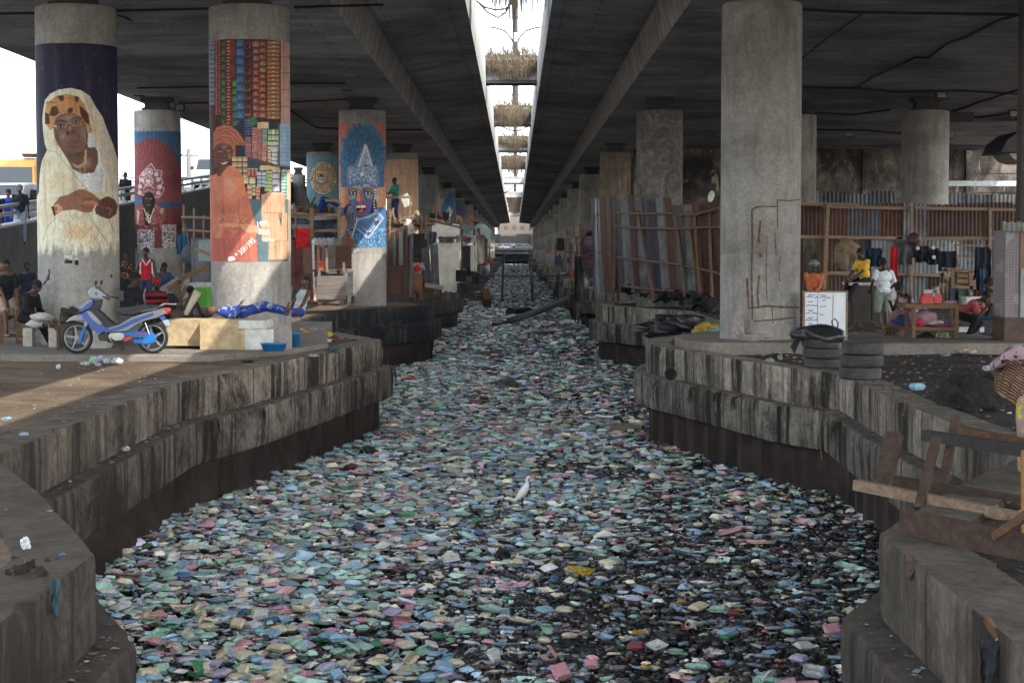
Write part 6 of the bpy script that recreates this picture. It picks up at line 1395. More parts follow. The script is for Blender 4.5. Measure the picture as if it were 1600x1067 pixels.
slab([(-13.8, 30.9), (-9, 30.8), (-5.2, 30.7), (-3.95, 33.0), (-3.6, 34.5), (-4.0, 38), (-4.6, 45), (-13.8, 47)], QZ + .08, .2, 'quay_platform', M_slab, 'low concrete platform carrying the motorbike and the two big mural columns', 'platform')
slab([(3.25, 34.2), (3.6, 33.3), (6.0, 33.0), (9.5, 33.1), (9.5, 37), (4, 38), (3.2, 36)], QZ + .16, .3, 'quay_platform', M_slab, 'low concrete platform round the foot of the broad bare column', 'platform')
slab([(8.6, 33.8), (9.9, 33.9), (9.8, 35.2), (8.5, 35.0)], QZ + .14, .2, 'broken_slab', M_slab, 'broken concrete slab lying in the dirt below the sewing table', 'slab')
slab([(2.95, 9.3), (3.9, 9.0), (4.6, 10.2), (3.1, 10.2)], QZ + .02, .6, 'broken_slab', M_slab, 'dark concrete block at the right edge inside the near right wall', 'slab')
# ================================================================ YELLOW BLOCK BENCH with white block, basins
M_ochre = plain('ochre_plaster', (.40, .31, .185), .85, .3, 7, bump=.4); M_wblk = plain('white_plaster', (.55, .55, .52), .8, .3, 5, bump=.4); M_cardb = plain('worn_board', (.26, .23, .21), .9, .2, 10)
YB = 32.6
def pxbox(mb, x0, y0, x1, y1, Y, d, col=None, rz=0):
 X, Z, W_, H_ = rect3(x0, y0, x1, y1, Y); mb.box((X, Y + d / 2, Z), (W_, d, H_), (0, 0, rz), col); return mb
root = thing('block_bench', 'ochre plastered block bench the sleeper lies on, behind the motorbike', 'bench', at(310, 545, YB))
mb = MB(); pxbox(mb, 259, 500, 312, 540, YB + .02, .9); part(mb, 'sunlit_block', M_ochre, root); mb = MB(); pxbox(mb, 312.5, 500, 372, 546, YB - .25, 1.1); pxbox(mb, 368, 515, 382, 547, YB - .23, 1.0); part(mb, 'front_block', M_ochre, root)
mb = MB(); pxbox(mb, 371, 501, 416, 514, YB - .22, .9); part(mb, 'top_slab', M_wblk, root)
mb = MB(); pxbox(mb, 382.5, 514.5, 427, 547, YB - .2, .9); t_ = solo(mb, 'white_block', M_wblk, 'scuffed white block at the foot end of the ochre bench', 'block')
mb = MB(); pts = [(427, 550), (427, 517), (440, 504), (456, 516), (456, 545)]; q = [at(x, y, YB - .1) for x, y in pts]; mb.side([(v.x, v.z) for v in q], YB - .12, YB - .06); solo(mb, 'leaning_board', M_cardb, 'grey brown board leaning on the foot of the market mural column', 'board')
M_basin = plain('blue_plastic', (.02, .16, .38), .35, .12, 8, bump=0)
def basin(px, py, w, h, Y, label, deep=False):
 c = at(px, py, Y); r = w / F * Y / 2; H = h / F * Y; mb = MB(); mb.lathe([(r * .05, .012), (r * .80, .012), (r * .98, H - .02), (r * 1.04, H - .02), (r * 1.04, H), (r * .95, H), (r * .76, .03), (r * .03, .03)], n=28); 
 mb.v = [(x, y * .72, z) for x, y, z in mb.v]; o = mb.build('basin', M_basin); o.location = (c.x, Y, QZ + .082 if Y < 46 else QZ); return tag(o, label, 'basin')
basin(428, 548, 41, 14, 31.6, 'wide shallow blue plastic basin before the white block'); basin(461, 535, 18, 22, 33.2, 'blue plastic bucket half hidden by the market mural column')
# left: bench, table, stones
root = thing('bench', 'rough timber bench the man in khaki shorts sits on, at the left edge', 'bench', (at(10, 500, 35).x, 35, QZ)); mb = MB(); pxbox(mb, -60, 481, 20, 493, 34.6, .5); part(mb, 'seat', M_woodp, root)
for x in (2, 30): mb = MB(); a, b = at(x - 2, 483, 34.55), at(x, 551, 34.5); mb.bar(a, b, .09); part(mb, 'leg', M_wood, root)
mb = MB(); pxbox(mb, -60, 521, 30, 527, 34.5, .05); pxbox(mb, -60, 548, 36, 555, 34.45, .08); part(mb, 'stretcher', M_wood, root)
root = thing('low_table', 'small dark table beside the front wheel of the motorbike', 'table', (at(92, 520, 32).x, 32.2, QZ + .08)); mb = MB(); pxbox(mb, 85, 509, 128, 516, 32.1, .5); part(mb, 'top', M_woodd, root)
for x in (92, 116):
 for y in (32.15, 32.5): mb = MB(); a, b = at(x, 515, y), at(x, 547, y); mb.bar(a, (b.x, y, QZ + .08), .05); part(mb, 'leg', M_woodd, root)
M_stone = plain('whitewashed_block', (.42, .39, .33), .9, .35, 9, bump=.5)
for k, (x0, y0, x1, y1, Y) in enumerate(((36, 513, 50, 549, 33.5), (66, 510, 82, 543, 34), (76, 507, 88, 545, 33.2))):
 mb = MB(); pxbox(mb, x0, y0, x1, y1, Y, .25); solo(mb, 'whitewashed_block', M_stone, ['pale upright block between the two seated men', 'low pale block under the dark table near the front wheel', 'narrow pale pillar block left of the dark table'][k], 'block')
mb = MB(); p = at(155, 545, 33); mb.ell(p + Vector((0, 0, .1)), (.22, .2, .34), (0, .4, 0), rough=.3); solo(mb, 'white_sack', plain('sack_cloth', (.50, .48, .44), .9), 'pale sack standing behind the motorbike engine', 'sack')
mb = MB(); p = at(66, 496, 33.6); mb.ell(p, (.22, .2, .09), rough=.4, seed=3); mb.ell(p + Vector((-.1, .1, -.12)), (.22, .2, .08), rough=.4, seed=5); solo(mb, 'white_bundle', plain('sack_cloth', (.5, .48, .44), .9), 'dirty white bundle between the seated men and the elder column', 'bundle')
# tables, carts and shade stuff in the dark between the columns
def frame_rack(lst, name, label, cat, mat=None):
 root = thing(name, label, cat, (lst[0][4], lst[0][5], QZ)) if False else None
root = thing('timber_rack', 'pale timber rack frame between the crimson and market mural columns', 'frame', (at(300, 500, 56).x, 56, QZ))
for (x0, y0, x1, y1) in ((283, 339, 332, 341), (284, 359, 332, 362)): mb = MB(); rail(mb, x0, y0, x1, y1, 56, w=.05, h=.07); part(mb, 'rail', M_woodp, root)
for x, y0, y1 in ((287, 320, 500), (303, 325, 500), (318, 336, 500)): mb = MB(); post(mb, x, y0, y1 - 8, 56.1, .06); part(mb, 'post', M_woodp, root)
mb = MB(); p = hang(276, 366, 290, 398, 55, 2, .05, 2); solo(p, 'hanging_cloth', plain('teal_cloth', (.02, .09, .16), .95), 'dark teal cloth hung beside the crimson mural', 'cloth')
mb = MB(); p = at(296, 398, 54); mb.ell(p, (.25, .2, .30), rough=.3); mb.tube([p + Vector((0, 0, .25)), p + Vector((-.1, 0, .8)), p + Vector((-.2, 0, 1.1))], .03, 6); solo(mb, 'patterned_bag', plain('patterned_bag', (.09, .10, .13), .9, .9, 22), 'dark bag with white flecks hanging right of the crimson mural', 'bag')
root = thing('sheet_metal_shack', 'dull corrugated shack behind the sleeper between the crimson and market murals', 'shack', (at(315, 450, 50).x, 50, QZ)); mb = MB(); corr_sheet(mb, (at(296, 0, 52).x, 52), (at(345, 0, 52).x, 52), QZ, at(0, 372, 52).z, w=.8, cols=TIN + RUST, seed=31, pitch=.12); part(mb, 'walls', M_tin, root)
mb = MB(); pxbox(mb, 310, 375, 334, 408, 49.5, .1, col=(.26, .31, .32)); part(mb, 'panel', M_paint, root)
mb = MB(); rail(mb, 303, 388, 334, 400, 47, w=.05); solo(mb, 'timber_pole', M_woodp, 'pale pole slanting out beside the patterned bag', 'pole')
root = thing('handcart', 'grey sheeted wooden cart tipped up behind the striped shirt man', 'cart', (at(268, 480, 38.5).x, 38.5, QZ + .08))
mb = MB(); q = [at(x, y, 38.5) for x, y in ((253, 449), (284, 429), (290, 436), (286, 468), (272, 478), (256, 470))]; mb.side([(v.x, v.z) for v in q], 38.2, 39.1, bulge=.05); part(mb, 'sheet', plain('grey_tarp', (.27, .26, .25), .8, .3, 4), root)
for a_, b_ in (((262, 452), (290, 433)), ((270, 470), (284, 440)), ((278, 474), (292, 447)), ((282, 436), (322, 418))): mb = MB(); mb.bar(at(*a_, 38.1), at(*b_, 38.1 + (a_[0] == 282) * .5), .06, .09); part(mb, 'slat', M_wood, root)
mb = MB(); c_ = at(265, 472, 37.9); mb.lathe([(.09, -.04), (.17, -.04), (.19, 0), (.17, .04), (.09, .04)], c_, 26, M=Euler((R(78), 0, 0)).to_matrix()); part(mb, 'wheel', M_black, root)
root = thing('vendor_box', 'green and white box stall behind the sleeper head', 'box', (at(306, 480, 39).x, 39.6, QZ + .08)); M_grn = plain('green_paint', (.10, .34, .04), .6, .2); mb = MB(); pxbox(mb, 296, 442, 322, 452, 39.6, .8); part(mb, 'lid', plain('white_lid', (.40, .42, .40), .6), root); mb = MB(); pxbox(mb, 295, 449, 323, 480, 39.5, .8); part(mb, 'front', M_grn, root)
mb = MB(); mb.lathe([(.03, 0), (.05, .05), (.08, .50), (.06, .52)], at(290, 492, 34.6), 14, M=Euler((0, R(28), 0)).to_matrix()); solo(mb, 'rolled_mat', plain('pale_roll', (.42, .38, .28), .8), 'pale rolled mat leaning beside the head of the sleeper', 'rolled mat')
# ---- middle left shacks
root = thing('timber_shack', 'red brown plank shack with loft frame behind the man in blue shorts', 'shack', (at(490, 470, 58).x, 58, QZ)); M_redw = plain('red_brown_planks', (.13, .05, .04), .85, .45, 3, bump=.3)
mb = MB(); 
for k in range(6): pxbox(mb, 440 + k * 10.5, 372 + (k % 2) * 3, 450 + k * 10.5, 472, 58 - .03 * (k % 2), .06)
part(mb, 'plank_wall', M_redw, root); mb = MB(); pxbox(mb, 474, 372, 489, 428, 57.85, .06); part(mb, 'board', plain('brown_board', (.16, .09, .06), .8), root)
for (x0, y0, x1, y1) in ((446, 333, 532, 337), (446, 338, 490, 340), (488, 361, 532, 360), (508, 313, 531, 314)): mb = MB(); rail(mb, x0, y0, x1, y1, 57.5, w=.06, h=.09); part(mb, 'rail', M_woodp, root)
for x, y0, y1, w_ in ((487, 325, 380, .11), (530, 322, 385, .09), (462, 335, 372, .06)): mb = MB(); post(mb, x, y0, y1, 57.4, w_); part(mb, 'post', M_woodp, root)
mb = MB(); pxbox(mb, 446, 333, 532, 336, 57.7, 1.6); part(mb, 'loft_floor', M_wood, root)
solo(hang(455, 342, 530, 376, 58.6, 3, .18, 2, .3), 'dark_tarp', plain('navy_tarp', (.035, .05, .08), .6, .5, 4), 'dark navy tarpaulin slung under the loft beside the crown mural', 'tarpaulin')
mb = hang(456, 350, 490, 372, 58.3, 9, .1, 2, .4); solo(mb, 'grey_tarp', plain('grey_tarp2', (.20, .21, .22), .7), 'pale grey tarpaulin edge behind the red trousers', 'tarpaulin')
M_redc = plain('red_cloth', (.50, .015, .02), .9, .25, 8)
root = thing('red_trousers', 'red trousers hung upside down from the loft of the plank shack', 'trousers', at(472, 388, 57.2)); 
for x0, x1 in ((462, 474), (475, 484)): part(hang(x0, 357, x1, 387 + (x0 == 462) * 1, 57.2, x0, .03, 1.5, .05), 'trouser_leg', M_redc, root)
part(hang(464, 357, 483, 366, 57.16, 5, .02, 1), 'waist', M_redc, root)
mb = MB(); corr_sheet(mb, (at(488, 0, 57.3).x, 57.3), (at(519, 0, 57.3).x, 57.3), at(0, 383, 57.3).z, at(0, 372, 57.3).z, w=1.5, cols=[(.6, .6, .6)], seed=2); solo(mb, 'tin_awning', M_tin, 'small bright tin awning over the wooden cage cart', 'awning')
mb = MB(); mb.bar(at(492, 470, 56.9), at(489, 374, 56.9), .10, .07); solo(mb, 'silver_post', plain('peeling_silver', (.50, .50, .48), .6, .5, 14), 'peeling silver post left of the wooden cage cart', 'post')
root = thing('wooden_cart', 'grey weathered wooden cart with open cage top and red cloth, before the crown mural', 'cart', (at(528, 470, 53).x, 53, QZ))
M_wgrey = wood('grey_planks', (.20, .17, .15)); M_wgrey2 = wood('grey_planks_pale', (.30, .28, .26))
for k, (y0, y1) in enumerate(((431, 447), (447.5, 457), (457.5, 468))): mb = MB(); pxbox(mb, 495 - k * .5, y0, 540, y1, 52.6, .06); part(mb, 'plank', M_wgrey, root)
mb = MB(); a_, b_ = at(540, 470, 52.6), at(552, 470, 54.2)
for k, (y0, y1) in enumerate(((425, 442), (443, 456), (457, 466))): za, zb = at(540, y1, 52.6).z, at(540, y0, 52.6).z; mb.add([(a_.x, a_.y, za), (b_.x, b_.y, za), (b_.x, b_.y, zb), (a_.x, a_.y, zb), (a_.x - .05, a_.y + .03, za), (b_.x - .05, b_.y + .03, za), (b_.x - .05, b_.y + .03, zb), (a_.x - .05, a_.y + .03, zb)], [(0, 1, 2, 3), (7, 6, 5, 4), (0, 3, 7, 4), (1, 5, 6, 2), (3, 2, 6, 7), (0, 4, 5, 1)])
part(mb, 'side_planks', M_wgrey2, root); mb = MB(); pxbox(mb, 524, 384, 549, 420, 53.6, .08); part(mb, 'back_board', M_woodd, root)
for x in (500, 540, 551): mb = MB(); post(mb, x, 462, 476 if x < 550 else 474, 52.7 if x < 545 else 54, .1); part(mb, 'leg', M_woodd, root)
for x0, y0, x1, y1 in ((497, 385, 499, 431), (510, 383, 511, 425), (497, 384, 512, 385), (537, 410, 538, 431)): mb = MB(); mb.bar(at(x0, y0, 52.7), at(x1, y1, 52.7), .07); part(mb, 'cage_bar', M_woodp, root)
mb = MB(); mb.ell(at(518, 427, 53.2), (.5, .4, .16), rough=.6, seed=3, nu=20, nv=12); solo(mb, 'rag_heap', plain('dark_rags', (.06, .06, .06), .9, .5, 12), 'heap of dark rags on the wooden cage cart', 'rags')
solo(hang(494, 407, 506, 424, 53.1, 4, .03, 1), 'orange_red_cloth', plain('orange_red', (.55, .07, .03), .9), 'orange red cloth inside the cage of the wooden cart', 'cloth')
# door
root = thing('arched_door', 'dark brown arched wooden door leaning by the crown mural column', 'door', (at(620, 464, 63).x, 63, QZ))
def arch(x0, y0, x1, y1, rise, n=10): return [(x0, y1), (x1, y1), (x1, y0 + 2)] + [(x1 - (x1 - x0) * t, y0 + rise * t ** 2.2) for t in np.linspace(0, 1, n)]
mb = MB(); q = [at(x, y, 63) for x, y in arch(604, 352, 637, 463, 28)]; mb.side([(v.x, v.z) for v in q], 62.95, 63.05); part(mb, 'leaf', plain('door_brown', (.085, .045, .03), .6, .3, 5), root)
for x0, x1, r_ in ((611, 618, 10), (623, 630, 2)): mb = MB(); q = [at(x, y, 62.9) for x, y in arch(x0, 366 - (x0 > 615) * 4, x1, 415, r_)]; mb.side([(v.x, v.z) for v in q], 62.9, 62.96); part(mb, 'glass_panel', M_glass, root)
for (x0, y0, x1, y1) in ((609, 425, 631, 426), (609, 458, 631, 459), (609, 425, 610, 459), (630, 425, 631, 459), (604, 421, 637, 422), (608, 366, 609, 416), (632, 360, 633, 416), (620, 362, 621, 416)): mb = MB(); pxbox(mb, x0, y0, x1 + .5, y1 + .5, 62.9, .05); part(mb, 'moulding', M_woodd, root)
# loft timbers around green shirt man
root = thing('timber_scaffold', 'loose timber loft frame over the arched door and the spotted dress woman', 'frame', (at(640, 464, 64).x, 64, QZ))
for (x0, y0, x1, y1) in ((603, 309, 643, 308), (603, 341, 672, 344), (603, 347, 680, 349), (660, 341, 690, 345), (604, 362, 668, 356)): mb = MB(); rail(mb, x0, y0, x1, y1, 64, w=.06, h=.08); part(mb, 'rail', M_woodp, root)
for x, y0, y1, dx in ((609, 318, 368, 1), (617, 330, 345, -3), (641, 310, 356, 0), (638, 330, 362, 2), (665, 338, 374, 1), (611, 325, 340, 4), (625, 334, 346, 0), (659, 335, 362, 0), (645, 330, 345, 3), (653, 333, 350, -3)): mb = MB(); post(mb, x, y0, y1, 63.9, .06, dx); part(mb, 'post', M_woodp, root)
mb = MB(); pxbox(mb, 603, 350, 668, 353, 64.1, 2.2); part(mb, 'loft_floor', M_wood, root)
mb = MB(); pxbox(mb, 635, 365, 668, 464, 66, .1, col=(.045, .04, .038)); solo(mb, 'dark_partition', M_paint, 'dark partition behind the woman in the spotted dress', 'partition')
mb = MB(); 
for k in range(7): mb.ell(at(625 + k * 5, 349 - (k % 3) * 2, 64.8), (.35, .3, .16), (0, 0, k), rough=.5, seed=k)
solo(mb, 'bundle_heap', plain('dull_bundles', (.10, .085, .07), .9, .6, 6), 'heap of dull bundles on the loft beside the green shirt man', 'bundles')
mb = MB(); mb.ell(at(638, 356, 63.7), (.18, .15, .3), rough=.4); solo(mb, 'white_rag', plain('white_rag', (.5, .48, .45), .9), 'white rag on top of the arched door', 'rag')
mb = MB(); mb.tube([at(641, 464, 63.6), at(643, 366, 63.6)], .07, 8); solo(mb, 'metal_post', M_ramp, 'grey metal post right of the arched door', 'post')
mb = hang(672, 333, 680, 352, 64.5, 4, .08, 1.5, .2); solo(mb, 'dark_rag', plain('black_cloth', (.02, .022, .025), .95), 'black cloth hung over a pole above the white sheet', 'cloth'); solo(hang(670, 362, 682, 382, 64.4, 6, .1, 2, .2), 'denim_cloth', plain('denim', (.08, .11, .14), .9), 'faded denim hung at the corner of the corrugated stall', 'cloth')
root = thing('corrugated_stall', 'narrow stall of upright grey and rust iron sheets beside the white sheet', 'stall', (at(675, 465, 65).x, 65, QZ)); mb = lean_fence([(664, 457, 388, 64.8), (686, 462, 384, 64.4)], 4, TIN[:3] + RUST[:2], sk=-.1); part(mb, 'iron_sheets', M_tin, root); mb = MB(); rail(mb, 664, 445, 693, 450, 64.2, w=.15, h=.15); part(mb, 'sill', M_wgrey2, root); mb = MB(); pxbox(mb, 660, 450, 690, 466, 64.6, .4); part(mb, 'base', M_woodd, root)
M_wcloth = plain('dirty_white_sheet', (.60, .57, .50), .85, .2, 3, bump=.4)
solo(hang(682, 379, 718, 456, 66, 2, .06, 1.2, .05), 'white_sheet', M_wcloth, 'large dirty white sheet hung on the canal edge stall', 'sheet')
root = thing('canopy', 'pale cloth canopy sagging over the white sheet stall', 'canopy', at(697, 365, 68)); mb = MB()
def cnp(u, v): q = at(675 + 43 * u, 347 + 4 * u + 16 * v + 5 * math.sin(u * 3.1) * v, 70 - 3 * v); return (q.x, q.y, q.z + .08 * mnoise.noise(Vector((u * 4, v * 3, 1))))
mb.grid(cnp, 20, 8); part(mb, 'cloth', M_wcloth, root); mb = MB(); rail(mb, 672, 345, 722, 356, 67.5, w=.05); part(mb, 'pole', M_bark, root)
mb = MB(); rail(mb, 684, 372, 715, 372, 67.2, w=.1); pxbox(mb, 697, 372, 706, 380, 67.5, .3); pxbox(mb, 686, 373, 692, 380, 67.4, .3); solo(mb, 'shelf_boards', M_wgrey, 'shelf with boxes under the pale canopy', 'shelf')
root = thing('sign_stall', 'stall with a red and white picture board on dark posts', 'stall', (at(732, 430, 72).x, 72, QZ)); mb = MB(); pxbox(mb, 721, 368, 744, 380, 72, .08, col=(.42, .36, .36)); 
for k in range(14): mb.box(at(723 + (k * 7) % 20, 370 + (k * 5) % 9, 71.98), (.1 + .03 * (k % 4), .02, .06), col=[(.35, .06, .06), (.06, .07, .12), (.6, .55, .5)][k % 3])
part(mb, 'picture_board', M_paint, root)
for x in (722, 741): mb = MB(); post(mb, x, 358, 428, 72.1, .09); part(mb, 'post', M_woodd, root)
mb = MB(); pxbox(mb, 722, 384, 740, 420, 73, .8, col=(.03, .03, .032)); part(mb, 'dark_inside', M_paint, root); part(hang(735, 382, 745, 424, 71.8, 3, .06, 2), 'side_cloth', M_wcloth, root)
root = thing('tarp_shack', 'shack wrapped in cream cloth with a faded green tarpaulin top at the canal edge', 'shack', (at(754, 420, 78).x, 78, QZ))
part(hang(742, 368, 757, 412, 78, 3, .1, 1.5), 'cream_wall', plain('cream_cloth', (.42, .36, .28), .9, .25, 4), root)
mb = MB()
def tp(u, v): x = 735 + 32 * u; q = at(x, 350 + 9 * (2 * u - 1) ** 2 + (6 + 44 * max(0, u - .6) * 1.5 + 10 * (u < .3)) * v, 79.5 - 2.3 * v); return (q.x, q.y, q.z + .07 * mnoise.noise(Vector((u * 5, v * 4, 2))))
mb.grid(tp, 26, 10); part(mb, 'tarpaulin', plain('faded_green_tarp', (.24, .32, .28), .7, .45, 2.2, bump=.3), root)
mb = MB(); pxbox(mb, 720, 352, 745, 364, 79, .9, col=(.2, .25, .24)); pxbox(mb, 757, 372, 762, 415, 79, .3, col=(.12, .11, .1)); part(mb, 'inner_frame', M_paint, root)
for k, (x0, y0, x1, y1, Y) in enumerate(((712, 422, 728, 440, 66), (714, 443, 731, 458, 65), (748, 408, 762, 436, 84), (728, 415, 742, 432, 74), (738, 428, 749, 444, 76))):
 mb = MB(); pxbox(mb, x0, y0, x1, y1, Y, 1.1); solo(mb, 'concrete_block', M_ledge, ['grey concrete block beside the lower edge of the white sheet', 'dark concrete block just under the grey one by the white sheet', 'tall grey block below the cream cloth shack', 'dark block beneath the picture board', 'small pale block on the canal edge below the tarpaulin shack'][k], 'block')
root = thing('sunken_crate', 'broken dark wooden crate lying at the left canal edge before the rod fence', 'crate', (at(748, 470, 97).x, 97, 0)); mb = MB(); 
for k in range(3): mb.bar(at(733, 461 + k * 4, 97), at(760, 457 + k * 5, 97), .12, .12)
mb.bar(at(757, 457, 97), at(762, 474, 96), .4, .5); part(mb, 'planks', M_woodd, root)
# rods across the canal
root = thing('rod_fence', 'rusty rod barrier standing in the litter across the canal', 'barrier', (0, 131, 0))
for pts in ([(788, 393, 131), (786.5, 430, 131), (785, 471, 131)], [(786, 402, 131.5), (784, 470, 131.5)], [(828, 392, 131), (830, 430, 131), (832, 472, 131)], [(832, 420, 131.3), (833, 472, 131.3)], [(874, 397, 131), (874, 430, 131), (871, 472, 131)]): mb = MB(); mb.tube([at(*q) for q in pts], .055, 6); part(mb, 'upright', M_dark, root)
for pts in ([(722, 422, 118), (760, 427, 124), (786, 431, 131), (832, 432, 131), (870, 431, 131), (892, 427, 131)], [(764, 405, 131.4), (800, 407, 131), (838, 406, 131)]): mb = MB(); mb.tube([at(*q) for q in pts], .06, 6); part(mb, 'cross_rod', M_dark, root)
mb = MB(); mb.tube([on(771, 508, .1), at(800, 500, 90), at(845, 485, 85), at(882, 470, 80), at(892, 464, 79)], [.16, .17, .15, .13, .12], 10); solo(mb, 'log', wood('grey_log', (.16, .14, .125)), 'long grey log slanting from the litter up to the right canal wall', 'log')
mb = MB(); mb.tube([on(797, 489, .12), on(826, 487, .12)], .3, 12); solo(mb, 'drum', M_dark, 'dark half sunk drum behind the slanting log', 'drum')
# ---- right wall top: coil, cloths, rubble
root = thing('pipe_coil', 'coil of dusty purple pipe hung on the corner of the leaning fence', 'coil', at(922, 395, 66)); rr = random.Random(4)
for k in range(11):
 mb = MB(); c_ = at(922 + rr.uniform(-1, 1), 376 + k * 1.4, 66.2 - k * .02); a_ = .32 + rr.uniform(-.05, .05); hgt = .20 + .05 * k; mb.tube([(c_.x + a_ * math.cos(t), c_.y + .05 * math.sin(2 * t), c_.z + hgt * math.sin(t)) for t in np.linspace(0, 6.28, 22)], .028, 6); part(mb, 'loop', plain('purple_pipe', (.14, .055, .10), .7, .4, 5), root)
root = thing('scrap_shelter', 'scrap timber and cloth shelter hanging over the right canal wall by the purple coil', 'shelter', (at(910, 440, 68).x, 68, QZ))
part(hang(906, 388, 936, 430, 66.5, 3, .2, 1.5, .3), 'brown_cloth', plain('dusty_brown_cloth', (.10, .085, .072), .95, .4, 3), root); part(hang(898, 400, 914, 470, 68, 5, .2, 1.2, .3), 'dark_cloth', plain('dark_dusty_cloth', (.045, .04, .037), .95, .5, 3), root)
part(hang(885, 455, 915, 500, 70, 8, .3, 1, .3, taper=.5), 'sack_cloth', plain('hessian', (.085, .072, .06), .95, .4, 4), root); part(hang(920, 415, 942, 435, 66, 12, .1, 2, .3), 'blue_rag', plain('slate_rag', (.07, .09, .11), .9), root); part(hang(890, 372, 904, 396, 72, 14, .1, 1.5, .2), 'grey_rag', plain('pale_rag', (.26, .24, .22), .9), root)
for pts in ([(900, 372, 70), (904, 430, 70)], [(926, 335, 66), (931, 372, 66), (938, 420, 65.5)], [(880, 372, 76), (912, 370, 70), (936, 352, 66)], [(890, 380, 72), (893, 440, 72)], [(912, 350, 68), (913, 400, 68)], [(905, 350, 68), (909, 372, 68)], [(885, 392, 74), (910, 396, 69), (936, 402, 65)]): mb = MB(); mb.tube([at(*q) for q in pts], .05, 6); part(mb, 'pole', M_bark, root)
for k, (x0, y0, x1, y1, Y, c_) in enumerate(((878, 398, 884, 412, 100, (.3, .3, .28)), (886, 402, 892, 412, 98, (.06, .10, .18)), (866, 406, 874, 420, 104, (.2, .17, .14)), (870, 372, 882, 392, 96, (.03, .03, .03)), (853, 385, 860, 396, 110, (.40, .18, .13)))): mb = MB(); pxbox(mb, x0, y0, x1, y1, Y, .8, col=c_); solo(mb, 'stacked_box', M_paint, ['pale box on the right wall beyond the shelter', 'small blue drum on the right wall beyond the shelter', 'brown box low on the right wall', 'dark rack standing beyond the scrap shelter', 'salmon cloth bundle far along the right wall'][k], 'box')
def rocks(lst, label, seed, mat=None, name='rubble'):
 rr = random.Random(seed); mb = MB()
 for (x, y, Y, s) in lst:
  for k in range(3):
   p = at(x + rr.uniform(-6, 6), y + rr.uniform(-3, 3), Y + rr.uniform(-.4, .4)); mb.ell(p, (s * rr.uniform(.6, 1.2), s * rr.uniform(.6, 1.2), s * rr.uniform(.4, .8)), (rr.random(), rr.random(), rr.random() * 6), 7, 5, rough=.7, seed=rr.random() * 40, sm=False)
 return solo(mb, name, mat or M_ledge, label, 'rubble')
rocks([(985, 452, 61, .25), (1005, 455, 60.5, .2), (1035, 464, 59, .28), (1055, 462, 58.5, .2), (1070, 466, 58, .3), (1090, 470, 57.5, .35), (1105, 478, 56.5, .4), (1118, 488, 55.5, .4), (1100, 492, 55.5, .35), (1115, 505, 54, .4), (1080, 476, 57, .25)], 'broken rubble piled at the foot of the leaning fence', 3)
for (pts, Y, sz, cl, lb) in ((((1050, 512),), 41, (.75, .5, .28), (.014, .015, .018), 'big black bag slumped on the right wall behind the broad column'), (((1086, 518),), 41, (.4, .3, .2), (.07, .08, .09), 'grey bag between the big black bag and the yellow bag'), (((1103, 519),), 40.5, (.30, .25, .2), (.50, .34, .05), 'bright yellow bag left of the broad column foot'), (((1119, 522),), 40, (.22, .2, .14), (.25, .45, .38), 'pale mint bag tucked against the broad column foot')):
 p = at(*pts[0], Y); mb = MB(); mb.ell((p.x, p.y, p.z), sz, nu=22, nv=14, rough=.6, seed=sz[0] * 30, sm=False); solo(mb, 'rubbish_bag', film('sack ' + lb[:9], cl, .4), lb, 'rubbish bag')
p = at(1152, 522, 34.0); mb = MB(); mb.ell((p.x, 34.1, QZ + .36), (.14, .1, .24), nu=16, nv=10, rough=.6, seed=4, sm=False); mb.ell((p.x + .25, 34.05, QZ + .22), (.3, .15, .08), nu=16, nv=8, rough=.6, seed=7, sm=False); solo(mb, 'plaster_lump', M_cardb, 'torn lump of plaster at the foot of the broad column', 'lump')
root = thing('satellite_dish', 'small white dish on a stick above the leaning fence', 'dish', at(1111, 318, 57)); mb = MB(); mb.ell((0, 0, .22), (.10, .04, .19), (0, .25, 0)); mb.build('dish', plain('white_enamel', (.6, .6, .56), .5), root); mb = MB(); mb.tube([(0, .03, -.3), (0, .03, .2)], .02, 6); mb.build('stick', M_dark, root)
# ================================================================ RIGHT STALLS
# whiteboard
WY = 34.2
root = thing('whiteboard', 'wood framed whiteboard with blue price notes leaning behind the tyres', 'whiteboard', (at(1289, 528, WY).x, WY, QZ + .17)); root.location.z = at(0, 530, WY).z
mb = MB(); pxbox(mb, 1257.5, 457, 1322, 530, WY, .03); part(mb, 'board', plain('whiteboard_white', (.62, .65, .70), .35, .08, 2, bump=0), root)
for (x0, y0, x1, y1) in ((1254, 454.5, 1325, 457), (1254, 457, 1257.5, 560), (1322, 457, 1325, 530), (1254, 530, 1325, 532)): mb = MB(); pxbox(mb, x0, y0, x1, y1, WY - .02, .05); part(mb, 'frame', M_woodp, root)
mk = MB(); rr = random.Random(2); 
def scrib(x, y, w, h=2.4, n=None, t=.012, c=(.05, .09, .28)):
 n = n or int(w / 1.6); q = [(x + w * i / n, y + rr.uniform(-h / 2, h / 2)) for i in range(n + 1)]
 for a_, b_ in zip(q[:-1], q[1:]): mk.bar(at(*a_, WY - .008), at(*b_, WY - .008), .006, t, c)
for (x, y, w_) in ((1262, 461, 12), (1260, 464, 10), (1272, 464, 6), (1281, 462, 10), (1280, 465, 18), (1263, 471, 7), (1260, 477, 17), (1285, 469, 5), (1281, 479, 10), (1263, 485, 7), (1259, 489, 7), (1269, 489, 8), (1281, 491, 6), (1262, 497, 8), (1259, 500, 11), (1272, 500, 6), (1263, 506, 6), (1259, 512, 10)): scrib(x, y, w_)
scrib(1277.5, 457, .1, .1, 1); mk.bar(at(1278, 458, WY - .008), at(1277, 512, WY - .008), .006, .008, (.1, .13, .2)); mk.bar(at(1302, 462, WY - .008), at(1301, 500, WY - .008), .006, .008, (.1, .13, .2))
part(mk, 'handwriting', M_paint, root)
